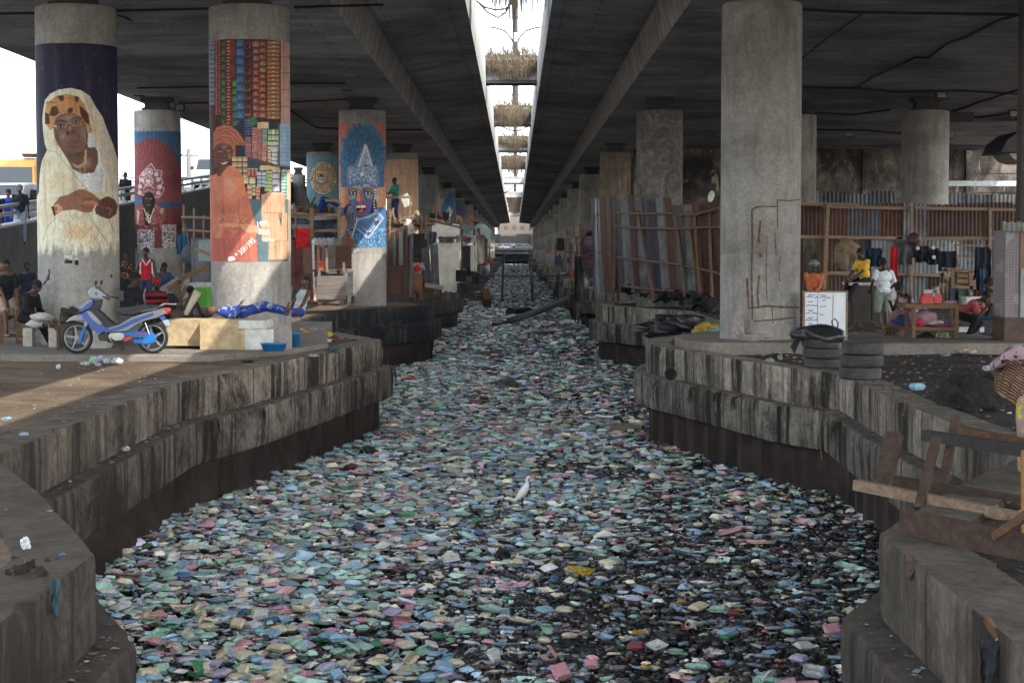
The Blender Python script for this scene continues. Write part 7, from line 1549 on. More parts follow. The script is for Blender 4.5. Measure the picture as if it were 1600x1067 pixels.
# tyres
M_tyre = None
def tyre_mat():
 m, nt, b = _new('dusty_tyre'); v = _pos(nt, obj=True); c = _ramp(nt, _noise(nt, v, 5, 6, .7), [(.35, (.018, .018, .02)), (.7, (.075, .072, .07))]); nt.links.new(c, b.inputs['Base Color']); b.inputs['Roughness'].default_value = .75
 w_ = _n(nt, 'ShaderNodeTexWave'); w_.bands_direction = 'Z'; w_.inputs['Scale'].default_value = 16; nt.links.new(v, w_.inputs['Vector']); _bump(nt, b, w_.outputs['Fac'], .6, .01); return m
M_tyre = tyre_mat()
def tyre(px, Y, z, r, h, label, tilt=0):
 c = at(px, 560, Y); mb = MB(); prof = [(r * .62, .1 * h), (r * .66, .02 * h), (r * .86, 0), (r * .97, .10 * h), (r, .22 * h), (r * .985, .25 * h), (r, .28 * h), (r * 1.0, .48 * h), (r * .985, .5 * h), (r, .52 * h), (r, .72 * h), (r * .985, .75 * h), (r, .78 * h), (r * .97, .90 * h), (r * .86, h), (r * .66, .98 * h), (r * .62, .9 * h), (r * .70, .8 * h), (r * .82, .5 * h), (r * .70, .2 * h), (r * .62, .1 * h)]
 mb.lathe(prof, n=44); mb.f = mb.f[:-2]; mb.c = mb.c[:-2]; mb.sm = mb.sm[:-2]; o = mb.build('tyre', M_tyre); o.location = (c.x, Y, z); o.rotation_euler = (tilt, tilt * .6, px); return tag(o, label, 'tyre', 'old tyres stacked on the right quay')
TYr = 30.2
for i, (px, Y, r, h, z0) in enumerate(((1284, 28.7, .30, .155, QZ), (1346, 26.2, .31, .178, QZ))):
 for k in range(3):
  tyre(px + (k - 1) * 2.0 * (1 if i else -1), Y, z0 + k * (h + .003), r * (1 + .02 * (k == 1)), h, f'{["lowest", "middle", "top"][k]} tyre of the {"left stack under the black bag" if i == 0 else "right stack beside the black bag"}')
p = (at(1284, 520, 28.7).x, 28.7, QZ + .155 * 3 - .02); mb = MB()
def bg(u, v):
 a_ = u * 6.283; ph = v * 3.1416; x, y, z = .47 * math.cos(a_) * math.sin(ph), .34 * math.sin(a_) * math.sin(ph), -.20 * math.cos(ph); q = Vector((x * 3, y * 3, z * 3)); k = 1 + .3 * mnoise.noise(q) - .3 * abs(mnoise.noise(q * 2.1)); return (x * k, y * k, max(-.03, z * k * .9 + .08))
mb.grid(bg, 36, 20); r2 = thing('black_bag', 'slumped black plastic bag with knotted loop on top of the left tyre stack', 'bag', p); mb.build('bag', film('black sheen', (.025, .027, .03), .32), r2); mb = MB(); mb.tube([(.18, 0, .18), (.16, 0, .30), (.21, 0, .34), (.26, 0, .28), (.25, 0, .16)], .012, 6); mb.build('knot', M_black, r2)
mb = MB(); mb.grid(lambda u, v: (-.42 - .10 * v + .08 * u, -.1 + .05 * u, .03 - .26 * v * (.5 + u * .5)), 5, 5); mb.build('torn_flap', M_black, r2)
# rebar in coping
rr = random.Random(6)
for k, (px, y1, y0) in enumerate(((1238, 573, 560), (1241, 572, 560), (1322, 592, 581), (1335, 592, 582), (1352, 602, 592), (1364, 603, 592), (1380, 612, 595), (1395, 620, 593), (1415, 640, 620), (1425, 645, 612))):
 g_ = on(px, y1, QZ - .02); mb = MB(); mb.tube([g_, g_ + Vector((rr.uniform(-.03, .03), 0, (y1 - y0) / F * g_.y * .6)), g_ + Vector((rr.uniform(-.08, .04), 0, (y1 - y0) / F * g_.y))], .008, 5); solo(mb, 'rebar', M_rust, ORD[k] + ' rusty bar sticking up along the right coping, counting from the broad column', 'rebar', 'rusty bars along the right coping')
# cabinet
root = thing('cabinet', 'low dark two door cabinet with white trim the yellow shirt man sits on', 'cabinet', (at(1365, 507, 42).x, 42.4, QZ)); mb = MB(); pxbox(mb, 1330, 446, 1398, 503, 42, .9); part(mb, 'body', plain('dark_varnish', (.05, .035, .03), .4, .3, 6), root)
mb = MB(); pxbox(mb, 1328, 441.5, 1402, 446, 41.95, 1.0); part(mb, 'top', plain('worn_white', (.42, .41, .39), .7, .4, 12), root); mb = MB(); pxbox(mb, 1390, 446.3, 1401, 497, 41.93, .06); part(mb, 'side_trim', plain('worn_white', (.42, .41, .39)), root)
for x0, x1 in ((1332, 1361), (1363, 1389)):
 for y0, y1 in ((448, 469), (471, 499)): mb = MB(); pxbox(mb, x0, y0, x1, y1, 41.95, .04); part(mb, 'door_panel', plain('varnish_panel', (.035, .027, .025), .3, .4, 5), root)
for x in (1333, 1394): mb = MB(); post(mb, x, 502, 508, 42.1, .07); part(mb, 'foot', M_woodd, root)
mb = MB(); pxbox(mb, 1406, 462, 1416, 500, 42.3, .05); solo(mb, 'plywood_sheet', M_woodp, 'small plywood sheet standing right of the cabinet', 'plywood')
# sewing table
TY = 35.2
root = thing('work_table', 'rough timber work table with lower shelf and red machine on top', 'table', (at(1457, 545, TY).x, TY, QZ)); mb = MB(); pxbox(mb, 1414, 475, 1498, 481.5, TY - .2, .75); part(mb, 'top', M_wood, root); mb = MB(); pxbox(mb, 1425, 511, 1497, 516.5, TY - .18, .65); part(mb, 'shelf', M_wood, root)
for x, y in ((1428, TY - .16), (1495, TY - .16), (1417, TY + .45), (1487, TY + .45)): mb = MB(); a_ = at(x, 480, y); mb.bar((a_.x, y, a_.z), (a_.x, y, QZ), .065); part(mb, 'leg', M_wood, root)
M_redp = plain('red_plastic', (.50, .02, .025), .3, .1, bump=0); root = thing('sewing_machine', 'bright red machine with white box on the timber work table', 'machine', (at(1457, 475, TY).x, TY, at(0, 475, TY).z))
for x0, y0, x1, y1, m_ in ((1440, 464, 1459, 475, M_redp), (1443, 458, 1458, 464.5, M_redp), (1460, 460, 1472, 474, M_redp), (1457, 458, 1461, 464, M_wblk), (1447, 453, 1457, 458.5, M_wblk), (1476, 470, 1494, 474, M_redp)): mb = MB(); pxbox(mb, x0, y0, x1, y1, TY + .02, .22); part(mb, 'housing' if m_ is M_redp else 'white_box', m_, root)
mb = MB(); mb.ell(at(1482, 473, TY + .1), (.14, .1, .04), rough=.5); solo(mb, 'blue_cloth', plain('pale_blue_cloth', (.2, .24, .42), .9), 'small lilac blue cloth beside the red machine', 'cloth')
for k, (x, y, sx, sz, c_, lb) in enumerate(((1438, 503, .16, .10, (.65, .03, .12), 'bright pink cloth on the table shelf'), (1446, 496, .22, .13, (.35, .22, .26), 'dusty pink cloth heaped on the table shelf'), (1461, 505, .17, .06, (.42, .38, .32), 'cream folded cloth on the table shelf'), (1470, 508, .24, .04, (.20, .03, .14), 'purple cloth along the table shelf front'))): mb = MB(); mb.ell(at(x, y, TY + .1 - .05 * k), (sx, .2, sz), rough=.5, seed=k * 3, nu=20, nv=12); solo(mb, 'folded_cloth', plain('cloth %d' % k, c_, .95), lb, 'cloth', 'cloths on the work table shelf')
mb = MB(); mb.ell(at(1447, 534, TY + .1), (.20, .18, .17), rough=.5, seed=3); solo(mb, 'black_bag', film('dark bag under table', (.03, .035, .045), .4), 'dark shiny bag under the work table', 'bag')
root = thing('grey_backpack', 'grey bag with a yellow zip strip under the work table', 'bag', at(1471, 542, TY + .1)); mb = MB(); mb.ell((0, 0, .16), (.17, .14, .19), rough=.15); mb.build('bag', plain('grey_bag', (.13, .14, .14), .9), root); mb = MB(); mb.tube([(.07, -.145, .28), (.08, -.165, .17), (.07, -.15, .04)], .011, 6); mb.tube([(-.14, -.12, .2), (-.1, -.14, .3), (-.02, -.13, .34)], .010, 6); mb.build('zip_strip', plain('yellow_zip', (.6, .42, .04), .6), root)
root = thing('stool_bench', 'low dark bench left of the work table', 'bench', (at(1402, 520, 36).x, 36, QZ)); mb = MB(); pxbox(mb, 1383, 507, 1421, 512, 36, .4); part(mb, 'seat', M_wood, root)
for x in (1390, 1415): mb = MB(); pxbox(mb, x - 5, 512, x + 4, 546, 36.1, .2); part(mb, 'leg', M_woodd, root)
mb = MB(); mb.ell(at(1409, 501, 36.1), (.18, .16, .10), rough=.6, seed=2); solo(mb, 'blue_bundle', plain('royal_cloth', (.02, .06, .22), .9), 'crumpled royal blue bundle on the low dark bench', 'bundle')
root = thing('tool_rack', 'wooden jig frame and boards standing behind the seated tailors', 'rack', (at(1510, 460, 44).x, 44, QZ))
for (x0, y0, x1, y1) in ((1472, 420, 1524, 424), (1470, 432, 1478, 420), (1488, 424, 1489, 450), (1516, 424, 1517, 452), (1490, 448, 1530, 450), (1495, 430, 1512, 431), (1495, 439, 1512, 440), (1470, 428, 1482, 438)): mb = MB(); mb.bar(at(x0, y0, 44), at(x1, y1, 44), .07, .08); part(mb, 'bar', M_woodp, root)
mb = MB(); pxbox(mb, 1488, 424, 1514, 450, 44.1, .04); part(mb, 'board', M_wood, root); mb = MB(); pxbox(mb, 1516, 438, 1527, 452, 44, .1); part(mb, 'block', M_woodp, root)
for x0, y0, x1, y1 in ((1492, 382, 1497, 418), (1541, 382, 1546, 445), (1493, 383, 1545, 384), (1496, 400, 1543, 402)): mb = MB(); mb.bar(at(x0, y0, 47), at(x1, y1, 47), .045, .05); part(mb, 'upper_frame', M_bark if x0 != 1493 else M_woodp, root)
mb = MB(); pxbox(mb, 1510, 464, 1549, 476, 41, .5); pxbox(mb, 1516, 477, 1549, 486, 41.1, .5); solo(mb, 'pale_cushions', M_wblk, 'stacked pale foam cushions behind the bending woman', 'cushions')
mb = MB(); pxbox(mb, 1499, 511, 1538, 519, 38, .1); solo(mb, 'pale_plank', M_wblk, 'pale plank lying behind the legs of the bending woman', 'plank')
# clothes on the line
def garment(px, py, w, h, Y, c, label, sleeves=True, name='hanging_shirt', seed=0):
 root = thing(name, label, 'clothing', at(px, py + h, Y)); mt = plain('cloth ' + name + str(seed), c, .95, .35, 9, bump=.3); part(hang(px - w / 2, py, px + w / 2, py + h, Y, seed, .05, 1.6, .08), 'body', mt, root)
 if sleeves:
  for s in (-1, 1): part(hang(px + s * w * .5 - w * .13, py + h * .05, px + s * w * .5 + w * .13, py + h * .7, Y + .03, seed + s, .04, 1, .1), 'sleeve', mt, root)
 return root
garment(1397, 386, 11, 60, 45, (.45, .01, .015), 'long red garment hanging by the white T-shirt man', False, 'red_garment', 3); garment(1414, 378, 22, 36, 45.2, (.07, .075, .08), 'charcoal top hanging beside the red garment', True, 'hanging_shirt', 5); garment(1440, 384, 20, 26, 45.4, (.012, .014, .022), 'black top with white badges on the line', True, 'hanging_shirt', 6); garment(1458, 388, 18, 26, 45.6, (.012, .014, .022), 'second black top with round badge on the line', False, 'hanging_shirt', 7); garment(1480, 392, 28, 32, 46, (.01, .015, .03), 'navy cloth hung before the pale sheets', False, 'hanging_cloth', 8); garment(1536, 386, 20, 68, 43, (.015, .02, .032), 'dark jacket and jeans hanging right of the jig frame', True, 'hanging_jacket', 9); garment(1537, 420, 12, 40, 42.8, (.04, .07, .12), 'faded blue jeans hanging below the dark jacket', False, 'hanging_jeans', 10); garment(1366, 387, 20, 30, 47, (.012, .03, .06), 'dark blue shirt hanging behind the yellow shirt man', True, 'hanging_shirt', 11); garment(1267, 372, 24, 50, 48, (.09, .075, .05), 'bunch of drab straw cloth hanging above the man in orange', False, 'hanging_fibre', 12)
mb = MB(); mb.ell(at(1322, 392, 47), (.30, .2, .28), rough=.6, seed=5, nu=18, nv=12); mb.ell(at(1316, 405, 46.9), (.2, .15, .25), rough=.6, seed=8); solo(mb, 'brown_bag', plain('khaki_bag', (.20, .14, .09), .9), 'khaki brown bag hanging above the cabinet', 'bag')
mb = MB(); mb.ell(at(1428, 374, 45), (.18, .15, .16), rough=.3, seed=2); solo(mb, 'maroon_bag', plain('maroon', (.06, .025, .035), .5), 'round maroon bag on the fence rail over the black tops', 'bag')
mb = MB()
for x, y in ((1458, 387), (1459, 402), (1434, 388)): q = at(x, y, 45.25); mb.lathe([(.02, 0), (.05, .0), (.05, .012), (.02, .012)], q, 14, M=Euler((R(90), 0, 0)).to_matrix(), col=(.6, .6, .6))
solo(mb, 'round_badges', M_paint, 'white round badges on the hanging black tops', 'badge')
# tiled pillar and corner post
root = thing('tiled_pillar', 'square pillar with lilac tiles above and brown below at the right edge', 'pillar', (at(1585, 545, 33.8).x, 34.2, QZ)); tag(root, kind='thing')
mb = MB(); pxbox(mb, 1569, 496, 1640, 546, 34, .9); part(mb, 'brown_base', plain('brown_paint', (.08, .045, .035), .6, .3, 6), root)
def tile_mat():
 m, nt, b = _new('lilac_tiles'); v = _pos(nt); br = _n(nt, 'ShaderNodeTexBrick'); br.offset = 0; br.inputs['Scale'].default_value = 1; br.inputs['Brick Width'].default_value = .055; br.inputs['Row Height'].default_value = .055; br.inputs['Mortar Size'].default_value = .004
 br.inputs['Color1'].default_value = (.16, .12, .14, 1); br.inputs['Color2'].default_value = (.13, .10, .12, 1); br.inputs['Mortar'].default_value = (.24, .22, .23, 1); mp = _n(nt, 'ShaderNodeMapping'); mp.inputs['Rotation'].default_value = (R(90), 0, 0); nt.links.new(v, mp.inputs['Vector']); nt.links.new(mp.outputs[0], br.inputs['Vector'])
 p_ = _ramp(nt, _noise(nt, v, 2.2, 1, .3), [(.63, 0.0), (.64, 1.0)]); c = _mix(nt, p_, br.outputs['Color'], (.24, .23, .24)); nt.links.new(c, b.inputs['Base Color']); b.inputs['Roughness'].default_value = .5; return m
mb = MB(); pxbox(mb, 1570, 360, 1594, 496, 34, .85); part(mb, 'tiled_face', tile_mat(), root); mb = MB(); pxbox(mb, 1594, 420, 1640, 496, 33.95, .85); part(mb, 'white_band', plain('white_band', (.26, .26, .26), .6), root); mb = MB(); pxbox(mb, 1594, 362, 1640, 420, 33.97, .85); part(mb, 'brown_side', plain('brown_side', (.20, .12, .08), .7), root)
mb = MB(); corr_sheet(mb, (at(1571, 0, 33.6).x, 33.6), (at(1640, 0, 33.6).x, 33.6), at(0, 361, 33.6).z, at(0, 347, 33.6).z, w=2, cols=[(.3, .3, .29)], seed=3); part(mb, 'tin_cap', M_tin, root)
mb = MB(); a_, b_ = at(1599, 345, 33.5), at(1601, -30, 33.5); mb.box(((a_.x + b_.x) / 2 + .05, 33.5, (a_.z + DZ) / 2), (.26, .3, DZ - a_.z)); solo(mb, 'steel_post', plain('dark_painted_post', (.045, .037, .034), .7), 'dark square post running from the tiled pillar to the soffit', 'post')
# ================================================================ TIMBERS OVER THE RIGHT WALL
def plank(a_, b_, w_, h_, mat, label, Ya, Yb, name='plank'):
 mb = MB(); mb.bar(at(*a_, Ya), at(*b_, Yb), w_, h_, jit=.03); o = solo(mb, name, mat, label, 'plank', 'timbers nailed over the near right wall'); return o
M_wp1 = wood('sawn_plank', (.20, .145, .10)); M_wp2 = wood('dark_sawn_plank', (.06, .042, .033)); M_char = plain('charred_wood', (.016, .013, .012), .7, .6, 8, bump=.6)
plank((1337, 757), (1660, 822), .07, .08, M_wp1, 'pale rough plank jutting furthest out over the litter', 13.8, 12.4); plank((1390, 756), (1660, 800), .03, .15, M_wp2, 'brown plank just behind the pale jutting one', 14.4, 13.2)
plank((1408, 813), (1660, 868), .04, .17, M_wp2, 'wide dark knotted plank resting on the near right wall block', 11.8, 10.8); plank((1446, 680), (1680, 716), .08, .09, M_char, 'charred black beam across the top of the timbers', 15.2, 12.6); plank((1495, 670), (1640, 700), .10, .06, M_woodd, 'dark plank behind the charred beam', 15.6, 14.6)
plank((1398, 677), (1376, 770), .12, .08, M_wp2, 'thick leaning brown stump post left of the others', 14.2, 14.0, 'stump_post'); plank((1463, 685), (1436, 795), .07, .05, M_wp2, 'slanting upright between the pale plank and charred beam', 13.6, 13.2, 'upright_post'); plank((1494, 652), (1472, 762), .07, .05, M_wp2, 'slim reddish upright behind the charred beam', 14.9, 14.6, 'upright_post'); plank((1555, 838), (1640, 780), .05, .05, M_woodd, 'dark round stick crossing the knotted plank at the right edge', 11.0, 10.6, 'stick')
mb = MB(); mb.bar(at(1598, 703, 11.5), at(1598, 832, 11.5), .02, .02); solo(mb, 'yellow_post', plain('yellow_paint', (.16, .07, .006), .6), 'yellow orange post at the right edge behind the timbers', 'post')
for k, (a_, b_, Y) in enumerate((((1418, 870), (1444, 882), 11.0), ((1443, 877), (1419, 904), 10.9), ((1542, 967), (1562, 998), 9.0))): mb = MB(); mb.bar(at(*a_, Y), at(*b_, Y - .1), .03, .035); solo(mb, 'wood_splinter', M_woodd, ['dark splinter lying flat on the near right coping', 'dark splinter leaning over the near right coping edge', 'dark stick beside the pale strip on the near right coping'][k], 'splinter')
mb = MB(); mb.bar(at(1569, 987, 8.9), at(1557, 1010, 8.85), .03, .02); solo(mb, 'pale_strip', M_woodp, 'short pale strip stuck on the near right coping', 'strip')
mb = hang(1530, 1000, 1560, 1072, 8.85, 5, .05, 1, .2, taper=.5); solo(mb, 'black_rag', plain('black_cloth', (.02, .022, .025), .95), 'black rag hanging down the near right wall face', 'rag')
mb = hang(78, 905, 92, 958, 9.9, 5, .03, 1, .1); solo(mb, 'teal_rag', plain('teal_rag', (.02, .045, .055), .9), 'dark teal rag draped over the near left wall', 'rag')
# scorched mound, basket
mb = MB(); p = on(1520, 632, QZ); mb.ell((p.x, p.y, QZ + .06), (.42, .4, .34), rough=.35, seed=3, nu=40, nv=24); mb.v = [tuple(Vector(q) + Vector((0, 0, .05 * mnoise.noise(Vector(q) * 9)))) for q in mb.v]; solo(mb, 'charred_mound', plain('charred_earth', (.02, .017, .015), .95, .6, 14, bump=1), 'charred black mound of rubbish left of the basket', 'mound')
def wicker_mat():
 m, nt, b = _new('wicker'); v = _pos(nt, obj=True); ck = _n(nt, 'ShaderNodeTexWave'); ck.bands_direction = 'Z'; ck.inputs['Scale'].default_value = 14; ck.inputs['Distortion'].default_value = 3; nt.links.new(v, ck.inputs['Vector']); n = _noise(nt, v, 26, 4)
 f = _mix(nt, .5, ck.outputs['Fac'], n); c = _ramp(nt, f, [(.25, (.06, .03, .016)), (.6, (.26, .15, .085)), (.85, (.40, .26, .16))]); nt.links.new(c, b.inputs['Base Color']); b.inputs['Roughness'].default_value = .8; _bump(nt, b, ck.outputs['Fac'], 1.0, .02); return m
root = thing('wicker_basket', 'round wicker basket tilted at the right edge, held by the person in patterned cloth', 'basket', at(1606, 606, 15.5)); root.rotation_euler = (0, R(38), 0)
mb = MB(); mb.lathe([(.10, -.20), (.2, -.18), (.29, -.06), (.33, .08), (.32, .16), (.34, .18), (.31, .19), (.29, .15), (.27, -.02), (.1, -.16)], n=48); 
mb.v = [(x * (1 + .012 * math.sin(math.atan2(y, x) * 24 + z * 40)), y * (1 + .012 * math.sin(math.atan2(y, x) * 24 + z * 40)), z) for x, y, z in mb.v]; mb.build('weave', wicker_mat(), root)
mb = MB(); 
for k in range(16): a_ = k / 16 * 6.283; mb.tube([(.205 * math.cos(a_), .205 * math.sin(a_), -.18), (.305 * math.cos(a_), .305 * math.sin(a_), -.05), (.345 * math.cos(a_), .345 * math.sin(a_), .08), (.345 * math.cos(a_), .345 * math.sin(a_), .18)], .007, 5)
mb.build('stakes', plain('wicker_stake', (.12, .065, .035), .8), root)
for k, (x, z, c_) in enumerate(((.0, .2, (.03, .10, .22)), (-.12, .18, (.06, .07, .07)), (.1, .17, (.2, .22, .2)))): mb = MB(); mb.ell((x, -.05 * k, z), (.12, .12, .06), rough=.6, seed=k); mb.build('contents', plain('basket stuff %d' % k, c_, .8), root)
# ================================================================ SMALL RUBBISH ON THE QUAYS
def scatter(n, fx, name, seed, sc=(.02, .07), cols=None, kindlabel=None):
 rr = random.Random(seed); mb = MB(); cols = cols or [(.5, .5, .48), (.3, .28, .25), (.12, .10, .09), (.2, .3, .38), (.3, .4, .34), (.5, .3, .3), (.06, .05, .05), (.35, .25, .18)]
 for k in range(n):
  x, y, z = fx(rr); s = rr.uniform(*sc); a = rr.random() * 6.28; c = cols[rr.randrange(len(cols))]; vs = []
  for i in range(5): g_ = a + i * 1.257; q = s * rr.uniform(.5, 1.2); vs.append((x + q * math.cos(g_), y + q * math.sin(g_), z + rr.uniform(0, s * .5)))
  vs.append((x, y, z + s * .5)); mb.add(vs, [(i, (i + 1) % 5, 5) for i in range(5)], c)
 return tag(mb.build(name, M_paint), kind='stuff')
def fl(rr):
 y = rr.uniform(12, 60); e = edge(wl, y); return (e - .05 - abs(rr.gauss(0, 2.2)), y, QZ + .0)
scatter(700, fl, 'quay_litter', 3, (.008, .03))
def fr(rr):
 y = rr.uniform(12, 56); e = edge(wr, y); return (e + .05 + abs(rr.gauss(0, 4.0)), y, QZ - .02)
scatter(2600, fr, 'dirt_litter', 4, (.01, .05))
def fledge(rr):
 s_ = rr.random() < .5; y = rr.uniform(9, 60); w_ = wl if s_ else wr; e = edge(w_, y); return (e + (.1 if s_ else -.1) + rr.uniform(-.07, .07), y, 1.445)
scatter(900, fledge, 'ledge_litter', 5, (.01, .04), [(.1, .08, .07), (.2, .17, .14), (.04, .035, .03), (.4, .4, .4), (.16, .22, .28)])
def item(px, py, w_, h_, c, label, cat, name, z=None, seed=1, rough=.4):
 zz = QZ if z is None else z; p = on(px, py, zz); s = w_ / F * p.y / 2; mb = MB(); mb.ell((p.x, p.y, zz + h_ / F * p.y * .4), (s, s * .8, h_ / F * p.y * .55), rough=.6, seed=seed, nu=16, nv=10, sm=False); return solo(mb, name, film(f'{name} {c[0]:.2f} {c[1]:.2f} {c[2]:.2f}', c, rough), label, cat)
item(40, 856, 15, 18, (.62, .64, .66), 'crumpled clear white bag on the near left block', 'plastic bag', 'plastic_bag', seed=3); item(97, 867, 12, 4, (.03, .10, .28), 'blue scrap beside the white bag on the near left block', 'plastic scrap', 'plastic_scrap')
item(11, 656, 16, 5, (.20, .42, .50), 'pale blue scrap at the left edge of the quay', 'plastic scrap', 'plastic_scrap'); item(37, 680, 15, 5, (.28, .38, .46), 'grey blue scrap near the left wall top', 'plastic scrap', 'plastic_scrap', seed=4); item(91, 575, 7, 6, (.65, .65, .62), 'small white cup on the quay before the motorbike', 'cup', 'paper_cup')
for k, (x, y, w_, h_, c, lb) in enumerate(((146, 566, 13, 9, (.35, .60, .45), 'mint bag in the rubbish patch under the motorbike'), (158, 563, 12, 8, (.52, .42, .60), 'lilac bag in the rubbish patch under the motorbike'), (133, 570, 15, 6, (.5, .5, .48), 'white bag at the left of the rubbish patch under the motorbike'), (168, 567, 13, 8, (.42, .52, .58), 'pale blue bag in the rubbish patch under the motorbike'), (184, 568, 20, 9, (.50, .52, .52), 'broad white bag at the right of the rubbish patch under the motorbike'), (153, 571, 10, 5, (.42, .42, .60), 'small violet scrap in front of the rubbish patch'))): item(x, y, w_, h_, c, lb, 'plastic bag', 'plastic_bag', seed=k * 3.3)
for k, (x, y, w_, h_, c, lb) in enumerate(((479, 526, 16, 9, (.60, .28, .03), 'orange bag in the colourful heap by the left wall corner'), (472, 521, 9, 8, (.5, .44, .34), 'cream bag at the left of the colourful heap'), (490, 520, 14, 8, (.3, .34, .35), 'grey bag in the middle of the colourful heap'), (503, 520, 10, 7, (.60, .38, .38), 'pink bag in the colourful heap'), (513, 525, 14, 7, (.55, .45, .05), 'yellow bag at the right of the colourful heap'), (497, 527, 13, 5, (.5, .3, .3), 'rose scrap below the colourful heap'), (485, 530, 7, 4, (.04, .2, .5), 'small blue scrap below the colourful heap'), (521, 550, 18, 8, (.05, .09, .13), 'dark blue bag near the left wall corner'), (490, 557, 15, 4, (.3, .42, .40), 'pale green scrap near the left wall corner'), (533, 529, 9, 3, (.45, .2, .12), 'orange scrap on the left wall corner'), (340, 546, 18, 4, (.08, .15, .22), 'blue slipper on the platform before the ochre bench'), (387, 566, 20, 5, (.02, .02, .022), 'black rag on the quay below the ochre bench'))): item(x, y, w_, h_, c, lb, 'plastic bag' if 'bag' in lb else 'scrap', 'plastic_bag' if 'bag' in lb else 'scrap', seed=k * 2.1)
p = on(511, 534, QZ); mb = dish(MB(), .2, .14, .05); o = mb.build('food_tub', plain('milky_tub', (.5, .5, .46), .5)); o.location = p; tag(o, 'milky plastic tub beside the yellow bag of the colourful heap', 'tub')
o = make_box('closed', 'sky blue'); p = on(1433, 611, QZ - .03); o.location = p + Vector((0, 0, .02)); o.rotation_euler = (0, 0, .3); o.scale = (.9, .9, .9); tag(o, 'single sky blue foam food box on the dirt below the tyres', 'food box'); 
item(1068 + 135, 562 + 3, 14, 5, (.30, .38, .42), 'pale blue scrap on the right coping before the broad column', 'scrap', 'plastic_scrap'); item(1219, 561, 8, 7, (.35, .32, .27), 'small pale stone on the right coping', 'stone', 'stone', rough=.9); item(1505, 550, 20, 5, (.50, .40, .24), 'cream foam shell upturned by the table', 'foam shell', 'foam_shell'); item(1520, 551, 12, 4, (.55, .56, .56), 'white lid beside the cream foam shell', 'lid', 'jar_cover'); item(1478, 556, 14, 5, (.2, .24, .28), 'grey blue scrap in front of the work table', 'scrap', 'plastic_scrap'); item(1567, 905, 22, 20, (.42, .47, .50), 'white blue bag inside the near right wall', 'plastic bag', 'plastic_bag', z=QZ - .3, seed=6); item(1486, 857, 24, 9, (.05, .16, .30), 'blue film scrap in the gap behind the knotted plank', 'plastic scrap', 'plastic_scrap', z=QZ - .25, seed=8); item(1541, 578, 12, 7, (.5, .5, .5), 'white scrap on the dirt above the charred mound', 'scrap', 'plastic_scrap')
item(1083, 535 - 8, 10, 7, (.2, .25, .32), 'blue grey scrap on the tip of the right wall', 'scrap', 'plastic_scrap')
for k, (x, y, w_, c, lb) in enumerate(((149, 716, 18, (.42, .5, .55), 'pale bag scrap on the left ledge, lowest along it'), (196, 703, 15, (.5, .5, .5), 'white scrap on the left ledge, second from the camera'), (223, 686, 13, (.16, .34, .46), 'blue scrap on the left ledge, halfway along'), (305, 645, 12, (.45, .47, .5), 'small white scrap on the far part of the left ledge'))): item(x, y, w_, 6, c, lb, 'plastic scrap', 'plastic_scrap', z=1.45, seed=k)
rocks([(20, 880, 11, .05), (40, 888, 10.8, .06), (60, 892, 10.7, .05), (75, 880, 11, .04), (95, 876, 11.1, .03), (30, 895, 10.6, .06)], 'small heap of earth and stones on the near left block', 5, M_dirty)
# ---- goods heaped in the stalls of both banks
rr = random.Random(77)
def goods(spots, place):
 cols = {'faded blue': (.06, .10, .16), 'dusty white': (.40, .38, .35), 'rust red': (.20, .05, .035), 'dull green': (.06, .10, .07), 'sandy': (.26, .20, .13), 'sooty': (.035, .032, .03), 'grey': (.15, .15, .15)}
 for k, (x, y, w_, h_, Y) in enumerate(spots):
  cn = list(cols)[(k * 3 + len(place)) % 7]; kd = ('crate', 'sack', 'cloth', 'jerrycan')[k % 4]; c = at(x, y, Y); W_ = w_ / F * Y; H_ = h_ / F * Y; mt = plain('goods ' + cn, cols[cn], .85, .4, 8, bump=.3); mb = MB()
  if kd == 'crate':
   for j in range(3): mb.box((c.x, Y, c.z + H_ * (.17 + .33 * j)), (W_, .45, H_ * .27))
   for s in (-1, 1): mb.box((c.x + s * W_ * .46, Y - .24, c.z + H_ / 2), (W_ * .08, .03, H_))
   mb.box((c.x, Y, c.z + H_ * .5), (W_ * .94, .40, H_ * .94))
  elif kd == 'sack': mb.ell((c.x, Y, c.z + H_ * .5), (W_ * .5, .25, H_ * .55), (0, rr.uniform(-.2, .2), 0), rough=.45, seed=k, nu=18, nv=12)
  elif kd == 'cloth': mb = hang(x - w_ / 2, y - h_, x + w_ / 2, y, Y, k, .07, 1.7, .2)
  else: mb.box((c.x, Y, c.z + H_ * .42), (W_ * .8, .25, H_ * .84), taper=.9); mb.lathe([(W_ * .12, 0), (W_ * .12, H_ * .16)], (c.x - W_ * .2, Y, c.z + H_ * .84), 10); mb.bar((c.x - W_ * .1, Y, c.z + H_ * .95), (c.x + W_ * .3, Y, c.z + H_ * .9), .03)
  solo(mb, kd, mt, f'{cn} {kd} {place}, {ORD[k % 12]} from its left', kd, 'goods ' + place)
goods([(445 + k * 8.5, 466 + (k % 3) * 3, 9, 14 + (k * 7) % 9, 55 + k % 3) for k in range(6)], 'low before the red brown plank shack')
goods([(449 + k * 10, 333, 9, 9 + (k * 5) % 7, 59.5) for k in range(8)], 'up on the plank shack loft')
goods([(643 + k * 9, 346 - (k % 2) * 2, 9, 9 + (k * 5) % 8, 66) for k in range(7)], 'on the scaffold loft over the spotted dress')
goods([(690 + k * 9, 352 + k * 2, 9, 12 + (k * 7) % 9, 76 + k * 2) for k in range(8)], 'behind the pale canopy stalls')
goods([(762 - k * 2 + (k % 2) * 6, 412 + k * 4, 9, 13, 95 - k * 4) for k in range(6)], 'stepping along the left canal edge')
goods([(872 + k * 8, 414 + k * 7, 10, 15, 100 - k * 6) for k in range(6)], 'stepping along the right canal edge')
